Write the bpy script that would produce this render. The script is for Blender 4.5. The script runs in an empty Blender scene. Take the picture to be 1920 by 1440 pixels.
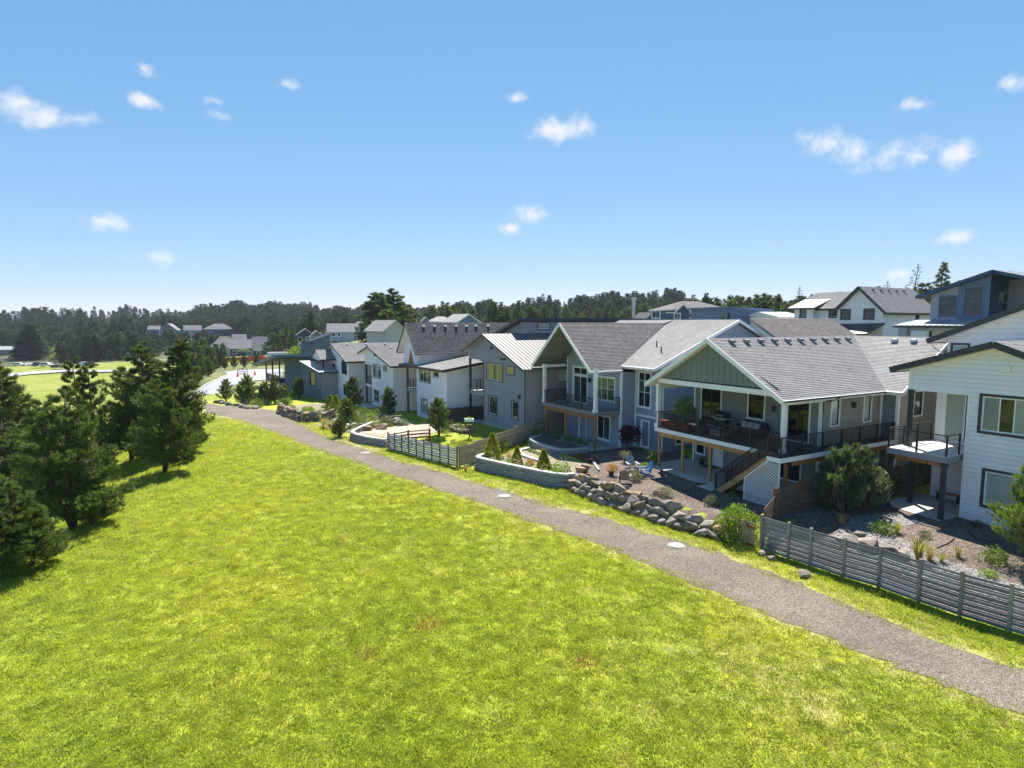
# Backyards of a row of houses along a gravel path and a lawn, seen from the air.
import bpy, bmesh, math, random
import numpy as np
from mathutils import Vector, Matrix

R = math.radians
scene = bpy.context.scene
COL = scene.collection
random.seed(7)

# ---------------------------------------------------------------- camera
cam_data = bpy.data.cameras.new('camera'); cam = bpy.data.objects.new('camera', cam_data); COL.objects.link(cam)
cam.location = (0, 0, 10.4); cam.rotation_euler = (R(90-5.81), 0, 0)
cam_data.sensor_width = 36; cam_data.lens = 36*1130/1920
cam_data.clip_start = .5; cam_data.clip_end = 6000
scene.camera = cam
# ---------------------------------------------------------------- light and sky
SUN_AZ, SUN_EL = R(5), R(55.5)                  # azimuth clockwise from +Y
sun_d = bpy.data.lights.new('sun', 'SUN'); sun_d.energy = 4.7; sun_d.angle = R(.53); sun_d.color = (1, .955, .88)
sun = bpy.data.objects.new('sun', sun_d); COL.objects.link(sun)
sdir = Vector((math.sin(SUN_AZ)*math.cos(SUN_EL), math.cos(SUN_AZ)*math.cos(SUN_EL), math.sin(SUN_EL)))
sun.rotation_euler = (-sdir).to_track_quat('-Z', 'Y').to_euler()
world = bpy.data.worlds.new('World'); scene.world = world; world.use_nodes = True
world.cycles.sampling_method = 'MANUAL'; world.cycles.sample_map_resolution = 512
vs = scene.view_settings; vs.view_transform = 'Standard'; vs.look = 'None'; vs.exposure = 1.3; vs.gamma = 1; vs.use_curve_mapping = False
scene.render.engine = 'CYCLES'
scene.cycles.max_bounces = 6; scene.cycles.transparent_max_bounces = 8; scene.cycles.use_denoising = True
scene.cycles.diffuse_bounces = 4; scene.cycles.glossy_bounces = 3; scene.cycles.sample_clamp_indirect = 6

def world_nodes():
    nt = world.node_tree; nt.nodes.clear(); N = nt.nodes.new; K = nt.links.new
    out = N('ShaderNodeOutputWorld'); bg = N('ShaderNodeBackground'); bg.inputs['Strength'].default_value = SKY_STRENGTH
    sky = N('ShaderNodeTexSky'); sky.sky_type = 'NISHITA'; sky.sun_disc = False
    sky.sun_elevation = SUN_EL; sky.sun_rotation = SUN_AZ; sky.altitude = 1500; sky.air_density = 1.0; sky.dust_density = 0; sky.ozone_density = 2.0
    sp = N('ShaderNodeSeparateColor'); cbn = N('ShaderNodeCombineColor'); K(sky.outputs[0], sp.inputs[0])     # even grade of the whole sky
    for ch, (g_, k_) in enumerate(((.85, .475), (.55, .927), (.42, 1.493))):
        pw = N('ShaderNodeMath'); pw.operation = 'POWER'; pw.inputs[1].default_value = g_; K(sp.outputs[ch], pw.inputs[0])
        ml = N('ShaderNodeMath'); ml.operation = 'MULTIPLY'; ml.inputs[1].default_value = k_; K(pw.outputs[0], ml.inputs[0]); K(ml.outputs[0], cbn.inputs[ch])
    tc = N('ShaderNodeTexCoord')
    noi = N('ShaderNodeTexNoise'); noi.inputs['Scale'].default_value = 26; noi.inputs['Detail'].default_value = 8; noi.inputs['Roughness'].default_value = .62
    K(tc.outputs['Generated'], noi.inputs['Vector'])
    sq = N('ShaderNodeVectorMath'); sq.operation = 'MULTIPLY'; K(tc.outputs['Generated'], sq.inputs[0]); sq.inputs[1].default_value = (1, 1, 2.0)
    rng = random.Random(11)
    allc = list(CLOUDS)+[((rng.uniform(48, 312), rng.uniform(6, 38)), rng.choice((1.2, 1.8, 2.6))) for k in range(7)]   # the same small clouds on around the sky
    total = None
    for size in (1.2, 1.8, 2.6):
        acc = None
        for (az, el), w in allc:
            if w != size: continue
            az, el = R(az), R(el)
            dn = N('ShaderNodeVectorMath'); dn.operation = 'DISTANCE'; K(sq.outputs[0], dn.inputs[0])
            dn.inputs[1].default_value = (math.sin(az)*math.cos(el), math.cos(az)*math.cos(el), 2*math.sin(el))
            if acc is None: acc = dn.outputs['Value']
            else:
                mn = N('ShaderNodeMath'); mn.operation = 'SMOOTH_MIN'; mn.inputs[2].default_value = math.tan(R(size))*.35
                K(acc, mn.inputs[0]); K(dn.outputs['Value'], mn.inputs[1]); acc = mn.outputs[0]
        dv = N('ShaderNodeMath'); dv.operation = 'DIVIDE'; dv.inputs[1].default_value = math.tan(R(size)); K(acc, dv.inputs[0])
        if total is None: total = dv.outputs[0]
        else:
            mn = N('ShaderNodeMath'); mn.operation = 'SMOOTH_MIN'; mn.inputs[2].default_value = .35; K(total, mn.inputs[0]); K(dv.outputs[0], mn.inputs[1]); total = mn.outputs[0]
    acc = total
    a = N('ShaderNodeMath'); a.operation = 'MULTIPLY_ADD'; a.inputs[1].default_value = -3.2; a.inputs[2].default_value = 1.62
    K(noi.outputs['Fac'], a.inputs[0])
    b = N('ShaderNodeMath'); b.operation = 'ADD'; K(acc, b.inputs[0]); K(a.outputs[0], b.inputs[1])
    mr = N('ShaderNodeMapRange'); mr.interpolation_type = 'SMOOTHSTEP'
    for i, v_ in enumerate((1.0, -.35, 0, .82)): mr.inputs[1+i].default_value = v_
    K(b.outputs[0], mr.inputs['Value'])
    mx = N('ShaderNodeMix'); mx.data_type = 'RGBA'
    K(mr.outputs[0], mx.inputs['Factor']); K(cbn.outputs[0], mx.inputs['A']); mx.inputs['B'].default_value = CLOUD_COL
    K(mx.outputs['Result'], bg.inputs['Color']); K(bg.outputs[0], out.inputs[0])
SKY_STRENGTH = .112
CLOUD_COL = (3.6, 3.6, 3.65, 1)
CLOUDS = [((-37.76, 15.42),1.8),((-36.58, 14.74),2.6),((-34.92, 14.90),1.8),((-30.30, 19.09),1.2),((-30.29, 16.84),1.2),((-25.15, 17.60),1.2),((-24.92, 16.63),1.2),
 ((-19.44, 19.59),1.2),((0.39, 19.52),1.2),((3.81, 16.95),2.6),((6.33, 17.11),2.6),((2.08, 9.76),1.8),((-0.20, 8.73),1.2),((-33.34, 7.78),1.8),((-30.26, 5.26),1.8),
 ((26.57, 14.38),2.6),((28.90, 13.54),2.6),((31.12, 13.02),2.6),((33.23, 12.58),2.6),((35.08, 12.39),2.6),((35.61, 6.41),1.8),((38.36, 16.48),1.2),((33.01, 16.20),1.2),((32.52, 3.77),1.2)]
world_nodes()

# ---------------------------------------------------------------- terrain
AZ = math.radians(-29.4)                       # the row of houses runs along U, depth away from the path is V
UX, UY = math.sin(AZ), math.cos(AZ)
VX, VY = math.cos(AZ), -math.sin(AZ)
def to_uv(x, y): return x*UX + y*UY, x*VX + y*VY
def to_xy(u, v): return u*UX + v*VX, u*UY + v*VY
def sstep(a, b, t):
    t = np.clip((t-a)/(b-a), 0, 1); return t*t*(3-2*t)
# far control points: x, y, ground height
FAR = np.array([(-50,96,-1.5),(-62,130,-1.4),(-60,150,-1.2),(-66,158,-.6),(-80,168,-2.5),(-95,150,-8),(-88,110,-9),(-70,88,-8),(-110,140,-9.5),(-75,105,-6.5),
 (-138,170,-9.6),(-145,210,-9.8),(-220,290,-10),(-310,370,-9.8),(-290,330,-9.8),(-250,330,-9.5),(-350,420,-6),(-290,440,-4),
 (-190,300,-8),(-225,420,0),(-205,430,1),(-175,330,-6),(-130,300,-6),(-75,230,2.6),(-62,235,3.2),(-48,240,4.5),(-100,220,-4.5),(-120,262,-6.5),(-150,280,-7),(-110,185,-7),
 (-640,700,14),(-450,720,16),(-260,700,18),(-130,640,14),(0,560,12),(-40,420,9),(60,480,20),(110,520,24),(200,480,18),(20,300,11),(300,500,16),
 (-16,170,8),(-5,190,8.5),(10,150,6.5),(48,140,7),(60,120,6),(66,98,5.6),(84,88,6),(110,150,10),(200,200,12),(-38,190,6),(45,75,3.4),(25,85,3.4),(5,100,3.2),(-12,118,2),(-30,140,0.5),
 (-1500,1500,14),(0,1800,18),(1500,1500,18),(1200,0,14),(200,-100,4),(-700,200,-10),(-300,100,-10),(-300,-200,-8),(0,-400,0),(60,-60,0.3)], float)
def far_z(x, y):
    num = 0; den = 0
    for px, py, pz in FAR:
        w = 1/((x-px)**2+(y-py)**2+60)**1.6
        num = num+w*pz; den = den+w
    return num/den
VW_U = [0,8.6,18,19.6,24,29,31,34.5,38,39,48,50,54,60,69,75,80,88,100]
VW_V = [24.4,24.2,23.3,22.6,21.9,21.3,21.6,19.7,18.5,17.5,15.5,15.2,13.8,14,13,12,11.6,10,9]
def ground_z(x, y):
    x = np.asarray(x, float); y = np.asarray(y, float)
    U, V = to_uv(x, y)
    base = np.interp(U, [45,60,75,95,120], [0,-.4,-.8,-1.4,-1.6])
    d = V-np.interp(U, VW_U, VW_V)
    amt = np.interp(U, [17.5,19.4,31,34,38,39.5,48,49.5,56,59], [.5,.65,.65,.7,.7,.65,.65,.6,.6,.1])
    ramp = np.interp(U, [17.5,19.2,38,39.5,48,49.5,55,59], [6,1.0,1.0,10,10,1.0,1.0,6])
    base = base + amt*np.clip(d/ramp, 0, 1)
    vc = np.interp(U, [0,15,28,38,47,67,80,95], [-10,-8.5,-6.8,-3.2,-1.0,1.8,1.5,0])
    dr = np.clip(vc-V, 0, None)
    near = base - 9.5*(1-np.exp(-(dr/17)**1.5)) + .05*np.sin(U*.7+V*.33)*np.sin(V*.6-U*.21)*(d < 0)
    D = np.hypot(x, y)
    w = np.maximum(np.maximum(sstep(95, 130, D), sstep(44, 60, V)), sstep(15, 40, -y))
    return near*(1-w) + far_z(x, y)*w

# ---------------------------------------------------------------- materials
MATS = {}
def new_mat(name):
    m = bpy.data.materials.new(name); m.use_nodes = True; nt = m.node_tree; nt.nodes.clear()
    out = nt.nodes.new('ShaderNodeOutputMaterial'); MATS[name] = m
    return m, nt, nt.nodes.new, nt.links.new, out
def rgb(c): return (c[0], c[1], c[2], 1)
def mul(c, f): return tuple(min(1, k*f) for k in c)
def mixc(N, K, fac, a, b, mode='MIX'):
    mx = N('ShaderNodeMix'); mx.data_type = 'RGBA'; mx.blend_type = mode
    for sock, val in (('Factor', fac), ('A', a), ('B', b)):
        if isinstance(val, (int, float)): mx.inputs[sock].default_value = val
        elif isinstance(val, tuple): mx.inputs[sock].default_value = rgb(val)
        else: K(val, mx.inputs[sock])
    return mx.outputs['Result']
def noise(N, K, vec, scale, detail=4, rough=.55):
    n = N('ShaderNodeTexNoise'); n.inputs['Scale'].default_value = scale; n.inputs['Detail'].default_value = detail; n.inputs['Roughness'].default_value = rough
    if vec is not None: K(vec, n.inputs['Vector'])
    return n.outputs['Fac']
def ramp(N, K, fac, stops):
    r = N('ShaderNodeValToRGB'); e = r.color_ramp.elements
    while len(e) < len(stops): e.new(.5)
    for k, (p, c) in enumerate(stops): e[k].position = p; e[k].color = rgb(c) if isinstance(c, tuple) else (c, c, c, 1)
    K(fac, r.inputs['Fac']); return r.outputs['Color']
def coords(N, K, kind='Object'):
    return N('ShaderNodeTexCoord').outputs[kind]
def paint(name, col, rough=.6, var=.12, scale=1.3, metal=0, bump=0, bscale=30, orand=.05, spec=.5, stretch=None, fine=.08, fscale=25):
    m, nt, N, K, out = new_mat(name)
    b = N('ShaderNodeBsdfPrincipled'); b.inputs['Roughness'].default_value = rough; b.inputs['Metallic'].default_value = metal; b.inputs['Specular IOR Level'].default_value = spec
    vec = coords(N, K)
    if stretch:
        mp = N('ShaderNodeMapping'); mp.inputs['Scale'].default_value = stretch; K(vec, mp.inputs['Vector']); vec = mp.outputs[0]
    c = ramp(N, K, noise(N, K, vec, scale, 5), [(.3, mul(col, 1-var)), (.7, mul(col, 1+var))])
    f = ramp(N, K, noise(N, K, vec, fscale, 3), [(.3, 1-fine), (.7, 1+fine)])
    c = mixc(N, K, 1.0, c, f, 'MULTIPLY')
    if orand:
        oi = N('ShaderNodeObjectInfo'); o = ramp(N, K, oi.outputs['Random'], [(0, 1-orand), (1, 1+orand)])
        c = mixc(N, K, 1.0, c, o, 'MULTIPLY')
    K(c, b.inputs['Base Color'])
    if bump:
        bp = N('ShaderNodeBump'); bp.inputs['Strength'].default_value = bump; bp.inputs['Distance'].default_value = .02
        K(noise(N, K, vec, bscale, 4), bp.inputs['Height']); K(bp.outputs[0], b.inputs['Normal'])
    K(b.outputs[0], out.inputs[0]); return m
def leaf(name, col, col2, transl=.35, rough=.55, orand=.12, tcol=None, clump=.9, var=.4, world=False, patch=None, spec=.25):
    m, nt, N, K, out = new_mat(name)
    g = N('ShaderNodeNewGeometry'); oi = N('ShaderNodeObjectInfo')
    c = mixc(N, K, g.outputs['Random Per Island'], col, col2)
    pos = g.outputs['Position'] if world else coords(N, K)
    if patch: c = mixc(N, K, ramp(N, K, noise(N, K, pos, .11, 6, .62), [(.32, 0.0), (.66, 1.0)]), c, mixc(N, K, g.outputs['Random Per Island'], patch[0], patch[1]))
    c = mixc(N, K, 1.0, c, ramp(N, K, noise(N, K, pos, clump, 4), [(.3, 1-var), (.7, 1+var)]), 'MULTIPLY')
    c = mixc(N, K, 1.0, c, ramp(N, K, oi.outputs['Random'], [(0, 1-orand), (1, 1+orand)]), 'MULTIPLY')
    d = N('ShaderNodeBsdfPrincipled'); d.inputs['Roughness'].default_value = rough; d.inputs['Specular IOR Level'].default_value = spec; K(c, d.inputs['Base Color'])
    t = N('ShaderNodeBsdfTranslucent'); K(mixc(N, K, 1.0, c, tcol or (1.2, 1.15, .5), 'MULTIPLY'), t.inputs['Color'])
    mx = N('ShaderNodeMixShader'); mx.inputs[0].default_value = transl; K(d.outputs[0], mx.inputs[1]); K(t.outputs[0], mx.inputs[2]); K(mx.outputs[0], out.inputs[0]); return m
def shingle(name, col, var=.3, tab=.26, course=.16):
    m, nt, N, K, out = new_mat(name)
    b = N('ShaderNodeBsdfPrincipled'); b.inputs['Roughness'].default_value = .9; b.inputs['Specular IOR Level'].default_value = .2
    uv = N('ShaderNodeUVMap').outputs[0]
    sx = N('ShaderNodeSeparateXYZ'); K(uv, sx.inputs[0])
    def mth(op, a, b_=None):
        n = N('ShaderNodeMath'); n.operation = op
        for k, v_ in enumerate((a, b_)):
            if v_ is None: continue
            if isinstance(v_, (int, float)): n.inputs[k].default_value = v_
            else: K(v_, n.inputs[k])
        return n.outputs[0]
    row = mth('FLOOR', mth('DIVIDE', sx.outputs[1], course))
    wn = N('ShaderNodeTexWhiteNoise'); wn.noise_dimensions = '1D'; K(row, wn.inputs['W'])
    col_i = mth('FLOOR', mth('ADD', mth('DIVIDE', sx.outputs[0], tab), mth('MULTIPLY', wn.outputs['Value'], 9.0)))
    cb = N('ShaderNodeCombineXYZ'); K(col_i, cb.inputs[0]); K(row, cb.inputs[1])
    w2 = N('ShaderNodeTexWhiteNoise'); w2.noise_dimensions = '2D'; K(cb.outputs[0], w2.inputs['Vector'])
    c = ramp(N, K, w2.outputs['Value'], [(0, mul(col, 1-var)), (.5, col), (1, mul(col, 1+var*.8))])
    c = mixc(N, K, 1.0, c, ramp(N, K, noise(N, K, uv, .5, 4), [(.3, .88), (.7, 1.12)]), 'MULTIPLY')
    c = mixc(N, K, 1.0, c, ramp(N, K, noise(N, K, uv, 60, 2), [(.3, .85), (.7, 1.15)]), 'MULTIPLY')
    K(c, b.inputs['Base Color']); K(b.outputs[0], out.inputs[0]); return m
def glass(name, col, rough=.03, var=.0):
    m, nt, N, K, out = new_mat(name)
    b = N('ShaderNodeBsdfPrincipled'); b.inputs['Roughness'].default_value = rough; b.inputs['IOR'].default_value = 1.52
    b.inputs['Specular IOR Level'].default_value = .6
    oi = N('ShaderNodeObjectInfo')
    c = mixc(N, K, oi.outputs['Random'], mul(col, .6), mul(col, 1.4)); K(c, b.inputs['Base Color'])
    b.inputs['Coat Weight'].default_value = .0; b.inputs['Coat Roughness'].default_value = .02
    bp = N('ShaderNodeBump'); bp.inputs['Strength'].default_value = .06; bp.inputs['Distance'].default_value = .05
    K(noise(N, K, coords(N, K), 1.2, 1), bp.inputs['Height']); K(bp.outputs[0], b.inputs['Normal']); K(bp.outputs[0], b.inputs['Coat Normal'])
    K(b.outputs[0], out.inputs[0]); return m
def wood(name, col, var=.3, orand=.15, rough=.75):
    return paint(name, col, rough, var, 2.2, orand=orand, stretch=(.5, 6, 6), fine=.2, fscale=14, spec=.25)
white = paint('white_trim', (.85, .85, .84), .5, .05, orand=.02, fine=.03)
cream_white = paint('white_siding', (.84, .82, .83), .55, .05, orand=.015, fine=.03)
blue_white = paint('bluish_white_siding', (.79, .79, .85), .55, .05, orand=.02, fine=.03)  # one house's own tint; on white fronts, the shade's blue put into colour
cool_white = paint('cool_white_siding', (.80, .81, .83), .55, .05, orand=.02, fine=.03)
charcoal = paint('charcoal_trim', (.035, .038, .045), .45, .15, orand=.05)
black_metal = paint('black_metal', (.016, .017, .02), .4, .1, spec=.5)
olive = paint('olive_siding', (.32, .30, .245), .6, .06, fine=.04)
olive_shaded = paint('shaded_olive_siding', (.24, .255, .25), .6, .06, fine=.04)  # the olive siding again, cooler and darker: shade put into the colour
board_green = paint('grey_green_boards', (.18, .215, .205), .6, .08, orand=.06, fine=.05)
blue_grey = paint('blue_grey_siding', (.29, .345, .43), .6, .06, fine=.04)
blue_deep = paint('deep_blue_siding', (.22, .29, .40), .6, .06, fine=.04)
lavender = paint('grey_lavender_siding', (.28, .285, .335), .6, .06, fine=.04)
taupe_wall = paint('taupe_siding', (.38, .345, .34), .6, .06, fine=.04)
slate_blue = paint('slate_blue_siding', (.13, .17, .23), .6, .08, fine=.04)
navy = paint('navy_siding', (.035, .065, .14), .6, .1, fine=.04)
navy_light = paint('dusty_blue_siding', (.10, .165, .28), .6, .08, fine=.04)
soffit = paint('grey_soffit', (.21, .21, .21), .7, .06)
deck_floor_grey = wood('grey_deck_boards', (.36, .34, .32))
concrete = paint('concrete', (.44, .41, .37), .85, .12, 1.0, fine=.12, fscale=40)
footing = paint('foundation_concrete', (.42, .41, .40), .9, .1)
cedar = wood('cedar', (.36, .17, .065), .35)
cedar_pale = wood('pale_cedar', (.42, .24, .10), .3)
weathered = wood('weathered_boards', (.19, .19, .21), .35, .3)
weathered_tan = wood('tan_weathered_boards', (.34, .28, .21), .3, .2)
weathered_brown = wood('brown_fence_boards', (.13, .09, .065), .3, .2)
fence_post = wood('fence_post', (.26, .235, .2), .25)
brown_post = wood('brown_post', (.20, .075, .03), .25)
sh_grey = shingle('taupe_shingles', (.235, .22, .22), .13)
sh_brown = shingle('brown_shingles', (.17, .15, .145), .22)  # also the dark copy for slopes in grazing sun
sh_dark = shingle('charcoal_shingles', (.085, .08, .085), .45)
sh_light = shingle('light_grey_shingles', (.30, .285, .275), .12)  # also the light copy for slopes in fuller sun
metal_roof = paint('standing_seam_metal', (.15, .14, .135), .6, .08, metal=.0, orand=0, spec=.3)
metal_dark = paint('dark_metal_roof', (.06, .062, .07), .4, .1, metal=.3)
metal_pale = paint('pale_metal_roof', (.36, .36, .38), .5, .08, metal=.1)
alu = paint('galvanised_metal', (.55, .56, .57), .35, .1, metal=.7)
g_dark = glass('dark_glass', (.012, .016, .02))
g_lawn_refl = glass('lawn_reflection_glass', (.05, .085, .07))  # reflection of lawn and trees put into the pane colour
g_pale = glass('glass_over_blind', (.30, .36, .33), .08)
g_white = glass('glass_over_white_shade', (.62, .64, .64), .1)
rock_grey = paint('grey_boulder', (.205, .17, .14), .9, .45, 1.6, bump=.8, bscale=9, orand=.25, fine=.25, fscale=12)
rock_brown = paint('brown_boulder', (.26, .175, .105), .9, .35, 1.6, bump=.8, bscale=9, orand=.25, fine=.25, fscale=12)
block_grey = paint('grey_wall_block', (.27, .275, .285), .9, .15, 2, bump=.5, bscale=30, orand=.14, fine=.15)
block_cap = paint('pale_wall_cap', (.43, .415, .39), .9, .12, 2, orand=.1, fine=.1)
terracotta = paint('red_brown_planter', (.22, .045, .03), .6, .15)
bark = paint('bark', (.10, .075, .06), .95, .3, 3, bump=.6)
pine_needles = leaf('pine_needles', (.036, .066, .018), (.14, .19, .05), .36)
pine_young = leaf('young_pine_needles', (.07, .12, .03), (.21, .27, .075), .35)
pine_blue = leaf('grey_pine_needles', (.06, .095, .05), (.17, .21, .11), .3)
far_needles = leaf('far_conifer', (.036, .056, .032), (.085, .112, .052), .2, var=.5, clump=.25, orand=.35, rough=.95, spec=.03)
willow_leaf = leaf('pale_willow_leaves', (.16, .22, .07), (.27, .33, .12), .35, clump=.4, orand=.2)
thuja_leaf = leaf('golden_thuja', (.12, .17, .02), (.42, .42, .04), .3, clump=3)
bush_leaf = leaf('green_bush', (.07, .13, .025), (.19, .27, .05), .35, clump=2.5)
bright_bush = leaf('bright_green_bush', (.12, .22, .03), (.26, .36, .06), .4, clump=2.5)
sage_leaf = leaf('sage_bush', (.13, .16, .09), (.27, .29, .17), .3, clump=2.5)
maroon_leaf = leaf('maroon_leaves', (.035, .012, .02), (.08, .02, .035), .25, clump=2, tcol=(1.2, .5, .6))
orange_leaf = leaf('orange_leaves', (.40, .16, .03), (.55, .33, .05), .35, clump=2)
straw_blade = leaf('straw_blades', (.36, .29, .13), (.5, .42, .2), .35, clump=2)
yellow_blade = leaf('yellow_green_blades', (.30, .31, .06), (.48, .44, .12), .35, clump=2)
orange_net = paint('orange_netting', (.85, .10, .02), .6, .15)
cone_orange = paint('cone_orange', (.8, .06, .03), .5, .1)
asphalt = paint('pale_asphalt', (.30, .30, .31), .9, .1, .4, fine=.1)
car_white = paint('car_paint_white', (.7, .7, .72), .25, .03)
car_dark = paint('car_paint_dark', (.03, .03, .04), .25, .05)
car_blue = paint('car_paint_blue', (.05, .08, .2), .25, .05)
rubber = paint('rubber', (.02, .02, .02), .8, .1)
pillow_mat = paint('patterned_pillow', (.4, .36, .38), .9, .6, 14)
chair_blue = paint('blue_chair', (.03, .14, .33), .5, .1)
chair_grey = paint('grey_chair', (.30, .30, .33), .7, .1)
chair_wood = wood('weathered_chair', (.17, .14, .125))
wood_chips = paint('wood_chips', (.30, .20, .14), 1, .4, .3, bump=1, bscale=3, fine=.4, fscale=3)
cover_mat = paint('weathered_cover', (.30, .285, .26), .9, .2, 6, fine=.2)
pale_fence = wood('pale_grey_fence_boards', (.40, .40, .44), .25, .2)

# ---------------------------------------------------------------- mesh helpers
class MB:
    def __init__(s): s.v = []; s.f = []; s.uv = None
    def quad(s, *pts):
        n = len(s.v); s.v += [tuple(p) for p in pts]; s.f.append(tuple(range(n, n+len(pts))))
    def hexa(s, c):                              # 8 corners: bottom ring then top ring
        n = len(s.v); s.v += [tuple(p) for p in c]
        for q in ((0,3,2,1),(4,5,6,7),(0,1,5,4),(1,2,6,5),(2,3,7,6),(3,0,4,7)): s.f.append(tuple(n+i for i in q))
    def box(s, a, b):
        (x0,y0,z0),(x1,y1,z1) = a, b
        x0,x1 = min(x0,x1),max(x0,x1); y0,y1 = min(y0,y1),max(y0,y1); z0,z1 = min(z0,z1),max(z0,z1)
        s.hexa([(x0,y0,z0),(x1,y0,z0),(x1,y1,z0),(x0,y1,z0),(x0,y0,z1),(x1,y0,z1),(x1,y1,z1),(x0,y1,z1)])
    def cbox(s, c, d): s.box((c[0]-d[0]/2,c[1]-d[1]/2,c[2]-d[2]/2),(c[0]+d[0]/2,c[1]+d[1]/2,c[2]+d[2]/2))
    def beam(s, p, q, w, h, up=(0,0,1)):
        p, q, up = Vector(p), Vector(q), Vector(up); a = (q-p).normalized()
        sd = a.cross(up)
        if sd.length < 1e-4: sd = a.cross(Vector((1,0,0)))
        sd.normalize(); t = sd.cross(a)
        x = sd*w/2; y = t*h/2
        s.hexa([p-x-y, p+x-y, q+x-y, q-x-y, p-x+y, p+x+y, q+x+y, q-x+y])
    def prism(s, poly, off):                     # planar polygon (3D) extruded by off
        n = len(s.v); k = len(poly); o = Vector(off)
        s.v += [tuple(p) for p in poly]+[tuple(Vector(p)+o) for p in poly]
        s.f.append(tuple(range(n, n+k))); s.f.append(tuple(range(n+2*k-1, n+k-1, -1)))
        for i in range(k):
            j = (i+1) % k; s.f.append((n+j, n+i, n+k+i, n+k+j))
    def tube(s, pts, rad, n=6, cap=True):
        pts = [Vector(p) for p in pts]; rings = []
        for i, p in enumerate(pts):
            a = (pts[min(i+1, len(pts)-1)]-pts[max(i-1, 0)]).normalized()
            x = a.cross(Vector((0,0,1)));
            if x.length < 1e-3: x = a.cross(Vector((1,0,0)))
            x.normalize(); y = a.cross(x); r = rad[i] if isinstance(rad, (list, tuple)) else rad
            base = len(s.v)
            for k in range(n):
                t = 2*math.pi*k/n; s.v.append(tuple(p+x*math.cos(t)*r+y*math.sin(t)*r))
            rings.append(base)
        for a, b in zip(rings, rings[1:]):
            for k in range(n): s.f.append((a+k, a+(k+1) % n, b+(k+1) % n, b+k))
        if cap: s.f.append(tuple(rings[-1]+k for k in range(n))); s.f.append(tuple(rings[0]+k for k in reversed(range(n))))
    def lathe(s, prof, n=12, c=(0,0,0)):
        rings = []
        for r, z in prof:
            rings.append(len(s.v))
            for k in range(n):
                t = 2*math.pi*k/n; s.v.append((c[0]+r*math.cos(t), c[1]+r*math.sin(t), c[2]+z))
        for a, b in zip(rings, rings[1:]):
            for k in range(n): s.f.append((a+k, a+(k+1) % n, b+(k+1) % n, b+k))
        s.f.append(tuple(rings[-1]+k for k in range(n)))
    def mesh(s, name, mat, smooth=False):
        me = bpy.data.meshes.new(name); me.from_pydata(s.v, [], s.f)
        if mat: me.materials.append(mat)
        if s.uv is not None:
            lay = me.uv_layers.new(name='UVMap'); lay.data.foreach_set('uv', np.array(s.uv, 'f').ravel())
        if smooth: me.polygons.foreach_set('use_smooth', [True]*len(me.polygons))
        me.update(); return me
    def build(s, name, mat, parent=None, kind=None, smooth=False):
        return put(name, s.mesh(name, mat, smooth), parent, kind=kind)
def put(name, me, parent=None, loc=None, rz=None, scale=None, kind=None, rot=None, mat=None):
    o = bpy.data.objects.new(name, me); COL.objects.link(o)
    if parent is not None: o.parent = parent
    if loc is not None: o.location = loc
    if rz is not None: o.rotation_euler = (0, 0, rz)
    if rot is not None: o.rotation_euler = rot
    if scale is not None: o.scale = scale if isinstance(scale, (tuple, list)) else (scale,)*3
    if kind: o['kind'] = kind
    if mat is not None: o.material_slots[0].link = 'OBJECT'; o.material_slots[0].material = mat
    return o
def tag(o, label, cat, group=None):
    o['label'] = label; o['category'] = cat
    if group: o['group'] = group
    return o
def thing(name, label, cat, loc=(0,0,0), rz=0, group=None):
    o = bpy.data.objects.new(name, None); COL.objects.link(o); o.empty_display_size = .3
    o.location = loc; o.rotation_euler = (0, 0, rz); tag(o, label, cat, group); return o
def struct(o): o['kind'] = 'structure'; return o
def gpos(xy, dz=0): return (xy[0], xy[1], float(ground_z(xy[0], xy[1]))+dz)
def clip_rect(poly, x0, x1, y0, y1):             # Sutherland-Hodgman, polygon against a rectangle
    for ax, lim, sg in ((0,x0,1),(0,x1,-1),(1,y0,1),(1,y1,-1)):
        out = []
        for i in range(len(poly)):
            p, q = poly[i-1], poly[i]
            a, b = sg*(p[ax]-lim), sg*(q[ax]-lim)
            if (a >= 0) != (b >= 0):
                t = a/(a-b); out.append((p[0]+(q[0]-p[0])*t, p[1]+(q[1]-p[1])*t))
            if b >= 0: out.append(q)
        poly = out
        if len(poly) < 3: return []
    return poly
UNIT = {}
def unit_box(mat):                               # shared unit cube per material
    if mat.name not in UNIT:
        b = MB(); b.box((-.5,-.5,-.5),(.5,.5,.5)); UNIT[mat.name] = b.mesh('unit_board', mat)
    return UNIT[mat.name]

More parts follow.
